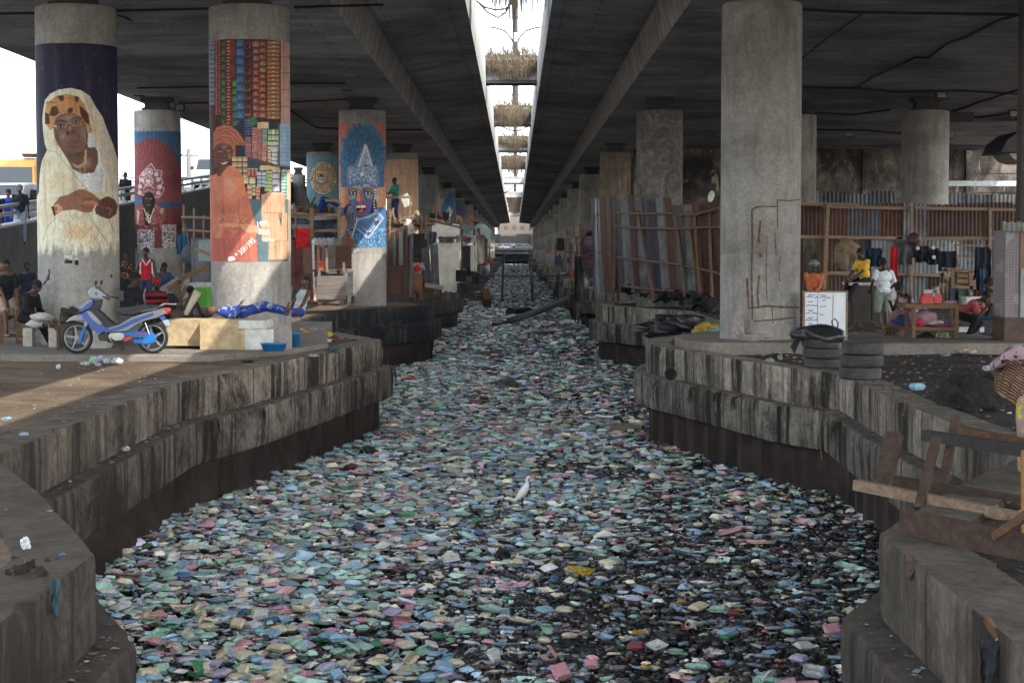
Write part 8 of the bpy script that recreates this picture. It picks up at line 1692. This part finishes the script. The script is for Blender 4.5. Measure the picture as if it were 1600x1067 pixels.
goods([(1335 + k * 14, 444 - (k % 2), 9, 10 + (k * 5) % 8, 43.5) for k in range(3)], 'behind the dark cabinet')
goods([(1448 + k * 13, 470, 11, 14 + (k * 7) % 16, 47) for k in range(8)], 'piled before the back fence stall')
goods([(190 + k * 12, 470, 12, 16 + (k * 7) % 16, 49) for k in range(9)], 'in the deep shade below the crimson mural')
goods([(5 + k * 9, 498, 10, 20 + (k * 7) % 16, 41) for k in range(6)], 'in the shade behind the seated pair')
for k, (x0, y0, x1, y1, Y) in enumerate(sorted(((444, 322, 452, 470, 60), (540, 325, 536, 360, 62), (684, 330, 690, 380, 70), (708, 340, 706, 420, 72), (748, 345, 752, 430, 84), (765, 372, 762, 430, 92), (676, 320, 670, 352, 68), (886, 360, 880, 420, 92), (897, 350, 899, 440, 76), (868, 380, 870, 430, 110), (725, 352, 700, 346, 80), (770, 388, 742, 380, 96)))):
 mb = MB(); mb.tube([at(x0, y0, Y), at((x0 + x1) / 2 + 1, (y0 + y1) / 2, Y), at(x1, y1, Y)], .045, 6); solo(mb, 'thin_pole', M_bark, f'crooked bark pole among the canal edge stalls, {ORD[k]} of twelve from the left', 'pole', 'thin poles among the canal edge stalls')
# ---- scraps caught on the walls: weeds, ropes and film hanging over the edges
rr = random.Random(41)
for k in range(16):
 s_ = -1 if k % 2 else 1; y = rr.uniform(17.5, 56); w_ = wl if s_ < 0 else wr; e = edge(w_, y) - s_ * .27; z0 = 1.42; L_ = rr.uniform(.25, .8); kd = ('root_tuft', 'rope_end', 'root_tuft')[k % 3]; mb = MB()
 if kd == 'rope_end': mb.tube([(e + s_ * .25, y, z0 + .03), (e, y, z0), (e - s_ * .03, y + .05, z0 - L_ * .5), (e - s_ * .01, y - .03, z0 - L_)], .012, 5)
 elif kd == 'film_strip': mb.grid(lambda u, v: (e + s_ * .12 - s_ * .14 * min(1, v * 4) + .02 * mnoise.noise(Vector((u * 4, v * 6, k))), y + (u - .5) * .16 * (1 - .5 * v), z0 + .03 - L_ * .7 * max(0, v - .2)), 4, 9)
 else:
  for q in range(26): a = rr.uniform(-.2, .2); mb.tube([(e + s_ * .1, y + a, z0 + .02), (e - s_ * .03, y + a * 1.2, z0 - .02), (e - s_ * rr.uniform(0, .08), y + a * 1.4, z0 - rr.uniform(.1, .3))], .004, 3)
 solo(mb, kd, plain('caught ' + kd, {'film_strip': (.12, .14, .15), 'rope_end': (.14, .11, .08), 'root_tuft': (.06, .05, .03)}[kd], .8, .4), f'{["dry root tuft", "frayed rope end", "dry root tuft"][k % 3]} hanging over the {"left" if s_ < 0 else "right"} ledge, {ORD[k]} of the scraps', {'film_strip': 'film', 'rope_end': 'rope', 'root_tuft': 'roots'}[kd], 'scraps caught on the ledges')
# ================================================================ PEOPLE
def ik(a, c, l1, l2, pole):
 a, c, pole = Vector(a), Vector(c), Vector(pole); d = c - a; L = min(d.length, (l1 + l2) * .995); u = d.normalized(); x = (l1 * l1 - l2 * l2 + L * L) / (2 * L); h = math.sqrt(max(0, l1 * l1 - x * x)); n = (pole - u * pole.dot(u)).normalized(); return a + u * x + n * h, a + u * L
def limb(mb, a, ra, b, rb, n=5, nu=10):
 a, b = Vector(a), Vector(b)
 if (b - a).length > .001: mb.tube([a, a.lerp(b, .35), b], [ra, ra + (rb - ra) * .25, rb], nu)
 for p, r in ((a, ra), (b, rb)): mb.ell(p, (r, r, r), nu=nu, nv=7)
def cl(name, c, pat=None):
 k = f'{name} {c[0]:.3f} {c[1]:.3f} {c[2]:.3f}'
 if k in MATS: return MATS[k]
 if not pat: return plain(k, c, .92, .3, 9, bump=.3, obj=True)
 m, nt, b = _new(k); v = _pos(nt, obj=True)
 if pat[0] == 'stripe':
  w_ = _n(nt, 'ShaderNodeTexWave'); w_.bands_direction = 'Z'; w_.inputs['Scale'].default_value = pat[2]; w_.inputs['Distortion'].default_value = 1.2; nt.links.new(v, w_.inputs['Vector']); f = _ramp(nt, w_.outputs['Fac'], [(.48, 0.0), (.54, 1.0)])
 elif pat[0] == 'flower':
  n = _noise(nt, v, pat[2], 3, .7, 2.5); f = _ramp(nt, n, [(.56, 0.0), (.60, 1.0)])
 else:
  vo = _n(nt, 'ShaderNodeTexVoronoi', Scale=pat[2]); nt.links.new(v, vo.inputs['Vector']); f = _ramp(nt, vo.outputs['Distance'], [(.22, 1.0), (.30, 0.0)])
 col = _mix(nt, f, tuple(c), tuple(pat[1])); sh = _ramp(nt, _noise(nt, v, 8, 4), [(.3, .7), (.7, 1.0)]); col = _mix(nt, 1.0, col, sh, 'MULTIPLY'); nt.links.new(col, b.inputs['Base Color']); b.inputs['Roughness'].default_value = .92; MATS[k] = m; return m
M_skin = [plain('skin_%d' % i, c, .5, .15, 8, bump=.05, obj=True, spec=.4) for i, c in enumerate(((.085, .042, .026), (.055, .028, .019), (.12, .062, .038)))]
M_hair = plain('black_hair', (.010, .009, .009), .8, .3, 40, bump=.5, obj=True); M_eye = plain('eye_white', (.5, .48, .45), .3, .05, bump=0)
def person(label, loc, rz, z=.94, lean=0, side=0, twist=0, wr=None, an=None, hy=0, hp=0, top=None, tc=(.3, .3, .3), tp=None, bot='long', bc=(.03, .03, .04), bp=None, hat=None, skin=0, vox=.012, s=1.0, rot=None, shoes=None, hairr=1.0, knee=None, neckf=0):
 """stands or sits facing local -y; wr and an are wrist and ankle targets (left, right) in local metres, z from the ground"""
 root = thing('person', label, 'person', loc, rz, rot=rot); root.scale = (s, s, s)
 P = Vector((0, 0, z)); Rm = Euler((lean, side, 0)).to_matrix(); Tm = Euler((0, 0, twist)).to_matrix(); u = Rm @ Vector((0, 0, 1)); ax = Rm @ Tm @ Vector((1, 0, 0)); fw = Rm @ Tm @ Vector((0, -1, 0))
 sp = [P, P + u * .15, P + u * .33, P + u * .46]; nk = P + u * .49; Hm = Euler((lean * .6 + hp, side * .5, hy)).to_matrix(); hc = nk + (u * .5 + Vector((0, 0, .5))).normalized() * .07 + Hm @ Vector((0, -.02 - neckf, .09)); hm = lambda x, y, zz: hc + Hm @ Vector((x, y, zz))
 sh = [P + u * .43 + ax * .165, P + u * .43 - ax * .165]; hip = [P + ax * .09 - u * .02, P - ax * .09 - u * .02]
 wr = wr or ((.24, -.05, z - .12), (-.24, -.05, z - .12)); an = an or ((.10, 0, .08), (-.10, 0, .08)); J = []
 for i in (0, 1):
  sg = 1 if i == 0 else -1; el, w_ = ik(sh[i], wr[i], .285, .25, (sg * .5, .9, -.4)); kn, a_ = ik(hip[i], an[i], .43, .42, knee[i] if knee else (sg * .12, -1, .35)); J.append((el, w_, kn, a_))
 b = MB(); rotE = lambda M: M.to_euler()
 TE = (Rm @ Tm).to_euler(); HE = Hm.to_euler()
 b.ell(sp[0], (.155, .11, .12), TE); b.ell(sp[1], (.135, .095, .13), TE); b.ell(sp[2], (.165, .11, .15), TE); b.ell(sp[3] - u * .01, (.17, .085, .07), TE); limb(b, sp[3], .065, nk + (hc - nk) * .4, .052)
 b.ell(hm(0, .012, .02), (.074, .092, .098), HE); b.ell(hm(0, -.032, -.045), (.056, .058, .062), HE); b.ell(hm(0, -.06, -.078), (.026, .024, .02), HE); b.ell(hm(0, -.092, -.015), (.015, .018, .022), HE); b.ell(hm(0, -.085, .028), (.05, .018, .012), HE); b.ell(hm(0, -.084, -.05), (.024, .014, .008), HE); b.ell(hm(0, -.084, -.062), (.022, .013, .008), HE)
 for sg in (-1, 1): b.ell(hm(sg * .078, .01, -.008), (.012, .02, .032), HE); b.ell(hm(sg * .04, -.066, -.02), (.02, .018, .018), HE)
 for i in (0, 1):
  sg = 1 if i == 0 else -1; el, w_, kn, a_ = J[i]; limb(b, sh[i], .052, el, .038); limb(b, el, .038, w_, .025); limb(b, hip[i], .085, kn, .055); limb(b, kn, .055, kn.lerp(a_, .3), .057); limb(b, kn.lerp(a_, .3), .055, a_, .036)
  d = (w_ - el).normalized(); pn = d.cross(Vector((0, 0, 1)) if abs(d.z) < .9 else Vector((0, 1, 0))).normalized(); q = d.to_track_quat('X', 'Z').to_matrix(); b.ell(w_ + d * .05, (.05, .036, .018), q.to_euler())
  ac, up = q @ Vector((0, 1, 0)), q @ Vector((0, 0, -1))
  for k in range(4):
   o = w_ + d * .085 + ac * (.027 - .018 * k); l = (.036, .042, .039, .03)[k]; m1 = o + d * l + up * .008; limb(b, o, .0095, m1, .009, nu=7); limb(b, m1, .009, m1 + d * l * .55 + up * l * .6, .0075, nu=7)
  t0 = w_ + d * .03 + ac * .03; t1 = t0 + d * .03 + ac * .025 + up * .01; limb(b, t0, .012, t1, .0105, nu=7); limb(b, t1, .0105, t1 + d * .028 + up * .008, .009, nu=7)
  sd = (a_ - kn).normalized(); ff = Vector((.25 * sg, -1, 0)); ff = (ff - sd * ff.dot(sd)); ff = ff.normalized() if ff.length > .3 else (Rm @ Vector((0, 0, 1))); 
  if a_.z < .2 and not rot: ff = Vector((.2 * sg, -1, -.1)).normalized()
  limb(b, a_ - ff * .03 + sd * .02, .034, a_ + ff * .10 + sd * .035, .026); limb(b, a_ + ff * .10 + sd * .036, .026, a_ + ff * .16 + sd * .042, .020)
 remesh(b, 'body', M_skin[skin], root, vox, 2)
 for sg in (-1, 1): e = MB(); e.ell(hm(sg * .029, -.082, .008), (.011, .006, .006), HE, nu=8, nv=5); e.ell(hm(sg * .029, -.0875, .008), (.0045, .003, .0045), HE, nu=6, nv=4); e.build('eye', M_eye if vox < .013 else M_hair, root)
 h = MB()
 if hat is None or hat[0] == 'cap':
  h.ell(hm(0, .022, .035), (.082 * hairr, .098 * hairr, .092 * hairr), HE, nu=20, nv=14); h.v = [v for v in h.v]
  keep = [f for f in h.f if (Hm.inverted() @ (sum((Vector(h.v[i]) for i in f), Vector()) / len(f) - hc)).z > .035 or (Hm.inverted() @ (sum((Vector(h.v[i]) for i in f), Vector()) / len(f) - hc)).y > .02]; h.f = keep; h.c = [None] * len(keep); h.sm = [True] * len(keep); h.build('hair', M_hair, root)
 if hat:
  h = MB(); h.ell(hm(0, .015, .055), (.095, .11, .085), HE, nu=18, nv=10)
  if hat[0] == 'bucket': h.lathe([(.095, .03), (.14, .0), (.143, .005), (.098, .045)], hc + Hm @ Vector((0, .01, .03)), 20, M=Hm)
  if hat[0] == 'cap': h.ell(hm(0, -.11, .05), (.06, .06, .012), HE)
  h.build('hat', cl('hat', hat[1]), root)
 if top:
  t = MB(); g = .018; t.ell(sp[0] + u * .02, (.155 + g, .115 + g, .11), TE); t.ell(sp[1], (.145 + g, .11 + g, .14), TE); t.ell(sp[2], (.168 + g, .112 + g, .155), TE); t.ell(sp[3] - u * .02, (.175, .09, .065), TE); 
  if top != 'tank':
   for i in (0, 1):
    el, w_ = J[i][:2]; limb(t, sh[i], .066, sh[i].lerp(el, .72), .060)
    if top == 'long': limb(t, sh[i].lerp(el, .7), .058, el, .052); limb(t, el, .052, el.lerp(w_, .92), .036)
  t.v = [tuple(Vector(v) + .012 * mnoise.noise_vector(Vector(v) * 9)) for v in t.v]; remesh(t, 'shirt', cl('top', tc, tp), root, max(vox, .014), 3)
 if bot:
  t = MB(); t.ell(sp[0] - u * .0, (.168, .125, .12), TE)
  for i in (0, 1):
   kn, a_ = J[i][2:4]
   if bot == 'shorts': limb(t, hip[i], .105, hip[i].lerp(kn, .92), .082)
   else: limb(t, hip[i], .102, kn, .074); limb(t, kn, .074, kn.lerp(a_, .93), .056)
  if bot == 'skirt': limb(t, sp[0], .16, (J[0][2] + J[1][2]) / 2, .17)
  t.v = [tuple(Vector(v) + .012 * mnoise.noise_vector(Vector(v) * 8 + Vector((3, 0, 0)))) for v in t.v]; remesh(t, {'shorts': 'shorts', 'skirt': 'skirt'}.get(bot, 'trousers'), cl('bot', bc, bp), root, max(vox, .014), 3)
 if shoes:
  for i in (0, 1): a_ = J[i][3]; q = MB(); q.ell(a_ + Vector((.02 * (1 - 2 * i), -.075, -.055)), (.05, .135, .03), nu=14, nv=8); q.build('shoe', cl('shoe', shoes), root)
 return root
def gp(px, Y, z=QZ): p = at(px, 388, Y); return (p.x, Y, z)
Q8 = QZ + .08; V2 = .017
# left quay
person('person in black polo shirt and khaki shorts sitting on a bench at the left edge', gp(7, 34.9, QZ), .55, z=.93, lean=.08, wr=((.14, -.34, .95), (-.10, -.34, .93)), an=((.12, -.42, .22), (-.12, -.5, .30)), hy=-1.0, hp=0, top='short', tc=(.010, .011, .013), bot='shorts', bc=(.36, .29, .21), skin=2, shoes=(.25, .22, .18))
person('person all in black sitting with bare feet beside the man in khaki shorts', gp(38, 34.2, Q8), 1.25, z=.52, lean=.35, wr=((.15, -.4, .55), (-.15, -.42, .55)), an=((.06, -.40, .06), (-.14, -.62, .06)), hy=.3, hp=.5, top='long', tc=(.008, .008, .009), bc=(.008, .008, .010), skin=1)
person('person asleep by the column foot behind the motorbike front wheel', gp(118, 33.2, Q8 + .40), 0, z=.2, rot=(R(-90), 0, R(75)), wr=((.2, -.2, .3), (-.1, -.25, .4)), an=((.1, -.3, -.2), (-.1, -.3, -.1)), top='short', tc=(.05, .03, .02), bc=(.04, .03, .025), s=.72, vox=V2)
person('person in black seen from behind sitting on the platform right of the elder column', gp(200, 34.6, Q8 + .1), 2.3, z=.52, lean=.22, wr=((.2, -.35, .35), (-.2, -.35, .3)), an=((.2, -.55, .06), (-.2, -.6, .06)), hp=.3, top='long', tc=(.008, .009, .011), bc=(.03, .022, .02), skin=1)
person('person in a red sleeveless sports shirt facing us before the crimson mural', gp(228, 44, Q8 + .2), .05, z=.88, lean=.05, wr=((.3, -.1, .7), (-.3, -.1, .7)), an=((.1, -.3, .1), (-.1, -.3, .1)), top='tank', tc=(.42, .015, .03), tp=None, bc=(.02, .03, .06), skin=1, vox=V2)
mb = MB(); q = gp(228, 43.82, Q8 + .2)
for a_, b_ in (((-.1, 1.36), (0, 1.22)), ((0, 1.22), (.1, 1.36)), ((-.15, 1.0), (-.14, 1.3)), ((.15, 1.0), (.14, 1.3))): mb.bar((q[0] + a_[0], 43.84, q[2] + a_[1]), (q[0] + b_[0], 43.84, q[2] + b_[1]), .02, .025)
solo(mb, 'shirt_trim', M_wblk, 'white collar trim on the red sleeveless sports shirt', 'trim')
person('person in black and red striped shirt and red cap sitting behind the motorbike seat', gp(242, 36.2, Q8 - .02), .35, z=.50, lean=.12, wr=((.22, -.38, .42), (-.1, -.38, .4)), an=((.3, -.42, .06), (-.1, -.6, .06)), hy=.2, hp=.25, hat=('round', (.40, .03, .03)), top='short', tc=(.012, .010, .012), tp=('stripe', (.40, .03, .04), 2.2), bc=(.02, .02, .03), skin=1)
person('person in dark blue leaning forward, left of the two behind the striped shirt', gp(252, 46, Q8 + .25), .5, z=.5, lean=.35, hp=.3, wr=((.2, -.4, .5), (-.2, -.4, .5)), an=((.1, -.4, .1), (-.1, -.4, .1)), top='short', tc=(.02, .05, .11), skin=1, vox=V2)
person('person in brighter blue with bowed head, right of the two behind the striped shirt', gp(267, 46.5, Q8 + .2), -.5, z=.48, lean=.45, hp=.5, wr=((.2, -.4, .4), (-.2, -.4, .4)), an=((.1, -.4, .1), (-.1, -.4, .1)), top='short', tc=(.012, .06, .20), skin=1, vox=V2)
person('person in dark flower print standing in the shade beside the elder column', gp(197, 50, QZ + .1), .3, top='short', tc=(.02, .014, .014), tp=('flower', (.45, .22, .10), 6), bc=(.02, .02, .02), skin=1, vox=V2)
person('person in deep shade in dark blue near the left edge', gp(42, 46, QZ + .1), .5, z=.7, top='short', tc=(.015, .02, .045), bc=(.02, .03, .05), an=((.1, -.4, .1), (-.1, -.4, .1)), skin=1, vox=V2)
person('shirtless person seen from behind sitting beside the rolled mat', gp(291, 35.0, Q8 + .02), 2.6, z=.44, lean=.2, wr=((.2, -.4, .5), (-.2, -.4, .45)), an=((.2, -.6, .06), (-.2, -.55, .06)), top=None, bc=(.03, .04, .05), skin=1, s=.9)
sl = at(385, 492, 33.0)
person('person asleep on the ochre bench in blue cloth with pale flower print, barefoot', (at(380, 492, 33.0).x, 33.05, at(0, 487, 33).z), 0, z=.0, rot=(R(-90), 0, R(90)), side=0, twist=0, wr=((.27, -.02, .0), (-.2, -.13, .05)), an=((.12, .03, -.845), (-.02, -.04, -.83)), knee=((.6, -1, 0), (.1, -1, 0)), hy=.2, hp=-.1, top='long', tc=(.010, .045, .26), tp=('flower', (.40, .36, .34), 4.2), bot='long', bc=(.010, .045, .26), bp=('flower', (.30, .31, .40), 4.4), s=.93)
person('person in white vest and blue shorts slouched behind the market column', gp(466, 38.5, QZ + .1), -.9, z=.46, lean=-.35, wr=((.25, -.2, .45), (-.2, -.25, .4)), an=((.20, -.60, .08), (-.22, -.45, .06)), knee=((.5, -1, .6), (-.5, -1, .6)), hy=.4, top='tank', tc=(.45, .46, .48), bot='shorts', bc=(.02, .06, .30), skin=0)
person('person in maroon cap lying on the loft of the plank shack', (at(500, 331, 58.2).x, 58.2, at(0, 329, 58.2).z), 0, z=0, rot=(R(-90), 0, R(90)), wr=((.15, -.5, .5), (-.1, -.45, .15)), an=((.1, -.15, -.6), (-.1, -.3, -.5)), knee=((.2, -1, .1), (.1, -1, 0)), hat=('round', (.16, .02, .03)), top='long', tc=(.10, .08, .04), bc=(.008, .03, .13), skin=2, s=.95, vox=V2)
person('person in green shirt standing on the loft frame holding a pale board', (at(618, 340, 66).x, 66, at(0, 349, 66).z), -.9, wr=((.12, -.38, 1.12), (-.15, -.36, 1.1)), hp=.3, top='short', tc=(.01, .20, .11), bc=(.012, .03, .09), skin=1, s=.98, vox=V2)
mb = MB(); a_, b_ = at(631, 304, 65.5), at(638, 322, 65.5); mb.bar(a_, b_, .06, .30); solo(mb, 'pale_board', M_wblk, 'pale flat board held by the green shirt man on the loft', 'board')
person('person in white spotted dress with red cloth standing right of the arched door', gp(652, 64.2, QZ), .1, z=.93, wr=((.15, -.22, 1.15), (-.15, -.22, 1.12)), hp=.2, hairr=1.25, top='short', tc=(.32, .30, .31), tp=('dots', (.05, .05, .06), 16), bot='skirt', bc=(.19, .085, .05), bp=None, skin=1, vox=V2)
mb = MB(); mb.ell(at(652, 419, 63.85), (.12, .08, .13), rough=.3); solo(mb, 'red_bundle', plain('red_cloth', (.5, .015, .02)), 'red cloth bundle held by the person in the spotted dress', 'bundle')
# ramp
def rp(px, Y): return (at(px, 300, Y).x, Y, rtop(Y) - .65)
person('person in grey cap and navy T-shirt walking along the ramp rail', rp(31, 51.2), .2, hp=.5, hat=('cap', (.12, .13, .15)), top='short', tc=(.012, .016, .028), bc=(.22, .30, .38), skin=1, vox=V2)
person('person with long black hair and bright blue dress behind the ramp rail', rp(13, 52.0), .1, hairr=1.15, top='short', tc=(.01, .05, .42), bot='skirt', bc=(.01, .05, .42), skin=2, vox=V2, s=.9)
person('person in dark top cut off at the left edge behind the ramp rail', rp(-4, 51.5), .2, top='short', tc=(.012, .012, .015), skin=1, vox=V2, s=.9)
person('person in black with pink cuffs behind the rail between the first two murals', rp(196, 66.5), .3, wr=((.08, -.25, 1.1), (-.08, -.25, 1.1)), hp=.3, top='long', tc=(.012, .014, .02), bc=(.02, .02, .03), skin=1, vox=V2)
# right quay
person('person in orange sweater and patterned bucket hat sitting behind the whiteboard', gp(1272, 41, QZ), -.1, z=.88, lean=.05, wr=((.02, -.30, .96), (-.02, -.30, .94)), an=((.14, -.42, .4), (-.14, -.42, .4)), hy=-.1, hp=.15, hat=('bucket', (.14, .17, .19)), top='long', tc=(.46, .13, .055), bc=(.012, .012, .014), skin=1)
person('person in bright yellow T-shirt sitting on the dark cabinet looking down', (at(1352, 446, 42.2).x, 42.3, QZ), -1.0, z=1.18, lean=.16, wr=((.1, -.42, 1.22), (-.16, -.40, 1.2)), an=((.1, -.62, .68), (-.1, -.6, .68)), hp=.4, top='short', tc=(.62, .38, .035), bc=(.012, .014, .018), skin=1)
person('person in white T-shirt and pale green shorts walking away before the cabinet', gp(1381, 40.2, QZ), math.pi + .15, wr=((.30, -.02, 1.0), (-.27, -.25, 1.02)), an=((.08, .10, .12), (-.12, -.12, .10)), hp=.35, top='short', tc=(.58, .61, .64), bot='shorts', bc=(.20, .24, .20), skin=1, shoes=(.30, .15, .07))
person('person in pink sleeveless top bent low at the left end of the work table', gp(1428, 36.4, QZ), -1.1, z=.55, lean=.55, wr=((.15, -.5, .82), (-.1, -.5, .80)), an=((.15, -.4, .08), (-.15, -.4, .08)), hp=.4, hairr=1.12, top='tank', tc=(.45, .27, .30), bot='skirt', bc=(.25, .14, .17), skin=1)
person('person in faded red shirt asleep head down over the right end of the table', gp(1502, 36.9, QZ), .95, z=.56, lean=1.0, wr=((.1, -.6, .72), (-.1, -.6, .72)), an=((.15, -.1, .08), (-.15, -.2, .08)), hp=.3, top='short', tc=(.36, .085, .08), bc=(.012, .012, .014), skin=1)
person('person in pale top and jeans sitting in profile beside the tiled pillar', gp(1556, 37.2, QZ), -1.35 + math.pi * 0 - .2, z=.55, lean=.18, wr=((.1, -.42, .68), (-.1, -.42, .66)), an=((.1, -.45, .08), (-.12, -.3, .08)), hp=.3, hairr=1.2, top='short', tc=(.16, .12, .13), bc=(.025, .05, .10), skin=1)
person('person in purple and yellow print cloth carrying the wicker basket at the right edge', (at(1625, 700, 15.2).x, 15.3, 1.75), -.2, wr=((.30, -.1, 1.3), (-.32, -.12, 1.28)), hy=.4, top='long', tc=(.34, .24, .25), tp=('flower', (.05, .012, .055), 5), bot='skirt', bc=(.30, .2, .2), bp=('flower', (.45, .40, .02), 5), skin=1, s=.93)
p = at(798, 388, 448); person('small far person in blue on the road bridge', (p.x, 446.3, 3.7), 0, top='long', tc=(.02, .1, .4), skin=1, vox=.03)
p = on(818, 795, .03); egret((p.x, p.y, .05), math.pi + .25, 'white egret standing upright with raised neck on the litter in mid canal', s=1.05)
p = on(946, 851, .03); egret((p.x, p.y, .03), .1, 'white egret stooping to feed on the litter right of the upright one', stoop=True, s=.78)
# ================================================================ HAZE
mb = MB(); mb.box((0, 340, 17), (690, 870, 37.4)); hz = mb.build('haze', None); hz.data.materials.clear(); tag(hz, kind='stuff')
m = bpy.data.materials.new('haze_air'); m.use_nodes = True; nt = m.node_tree; nt.nodes.clear(); o_ = nt.nodes.new('ShaderNodeOutputMaterial'); pv = nt.nodes.new('ShaderNodeVolumePrincipled')
pv.inputs['Color'].default_value = (.80, .88, 1.0, 1); pv.inputs['Density'].default_value = .000055; pv.inputs['Anisotropy'].default_value = .2; nt.links.new(pv.outputs[0], o_.inputs['Volume']); hz.data.materials.append(m)
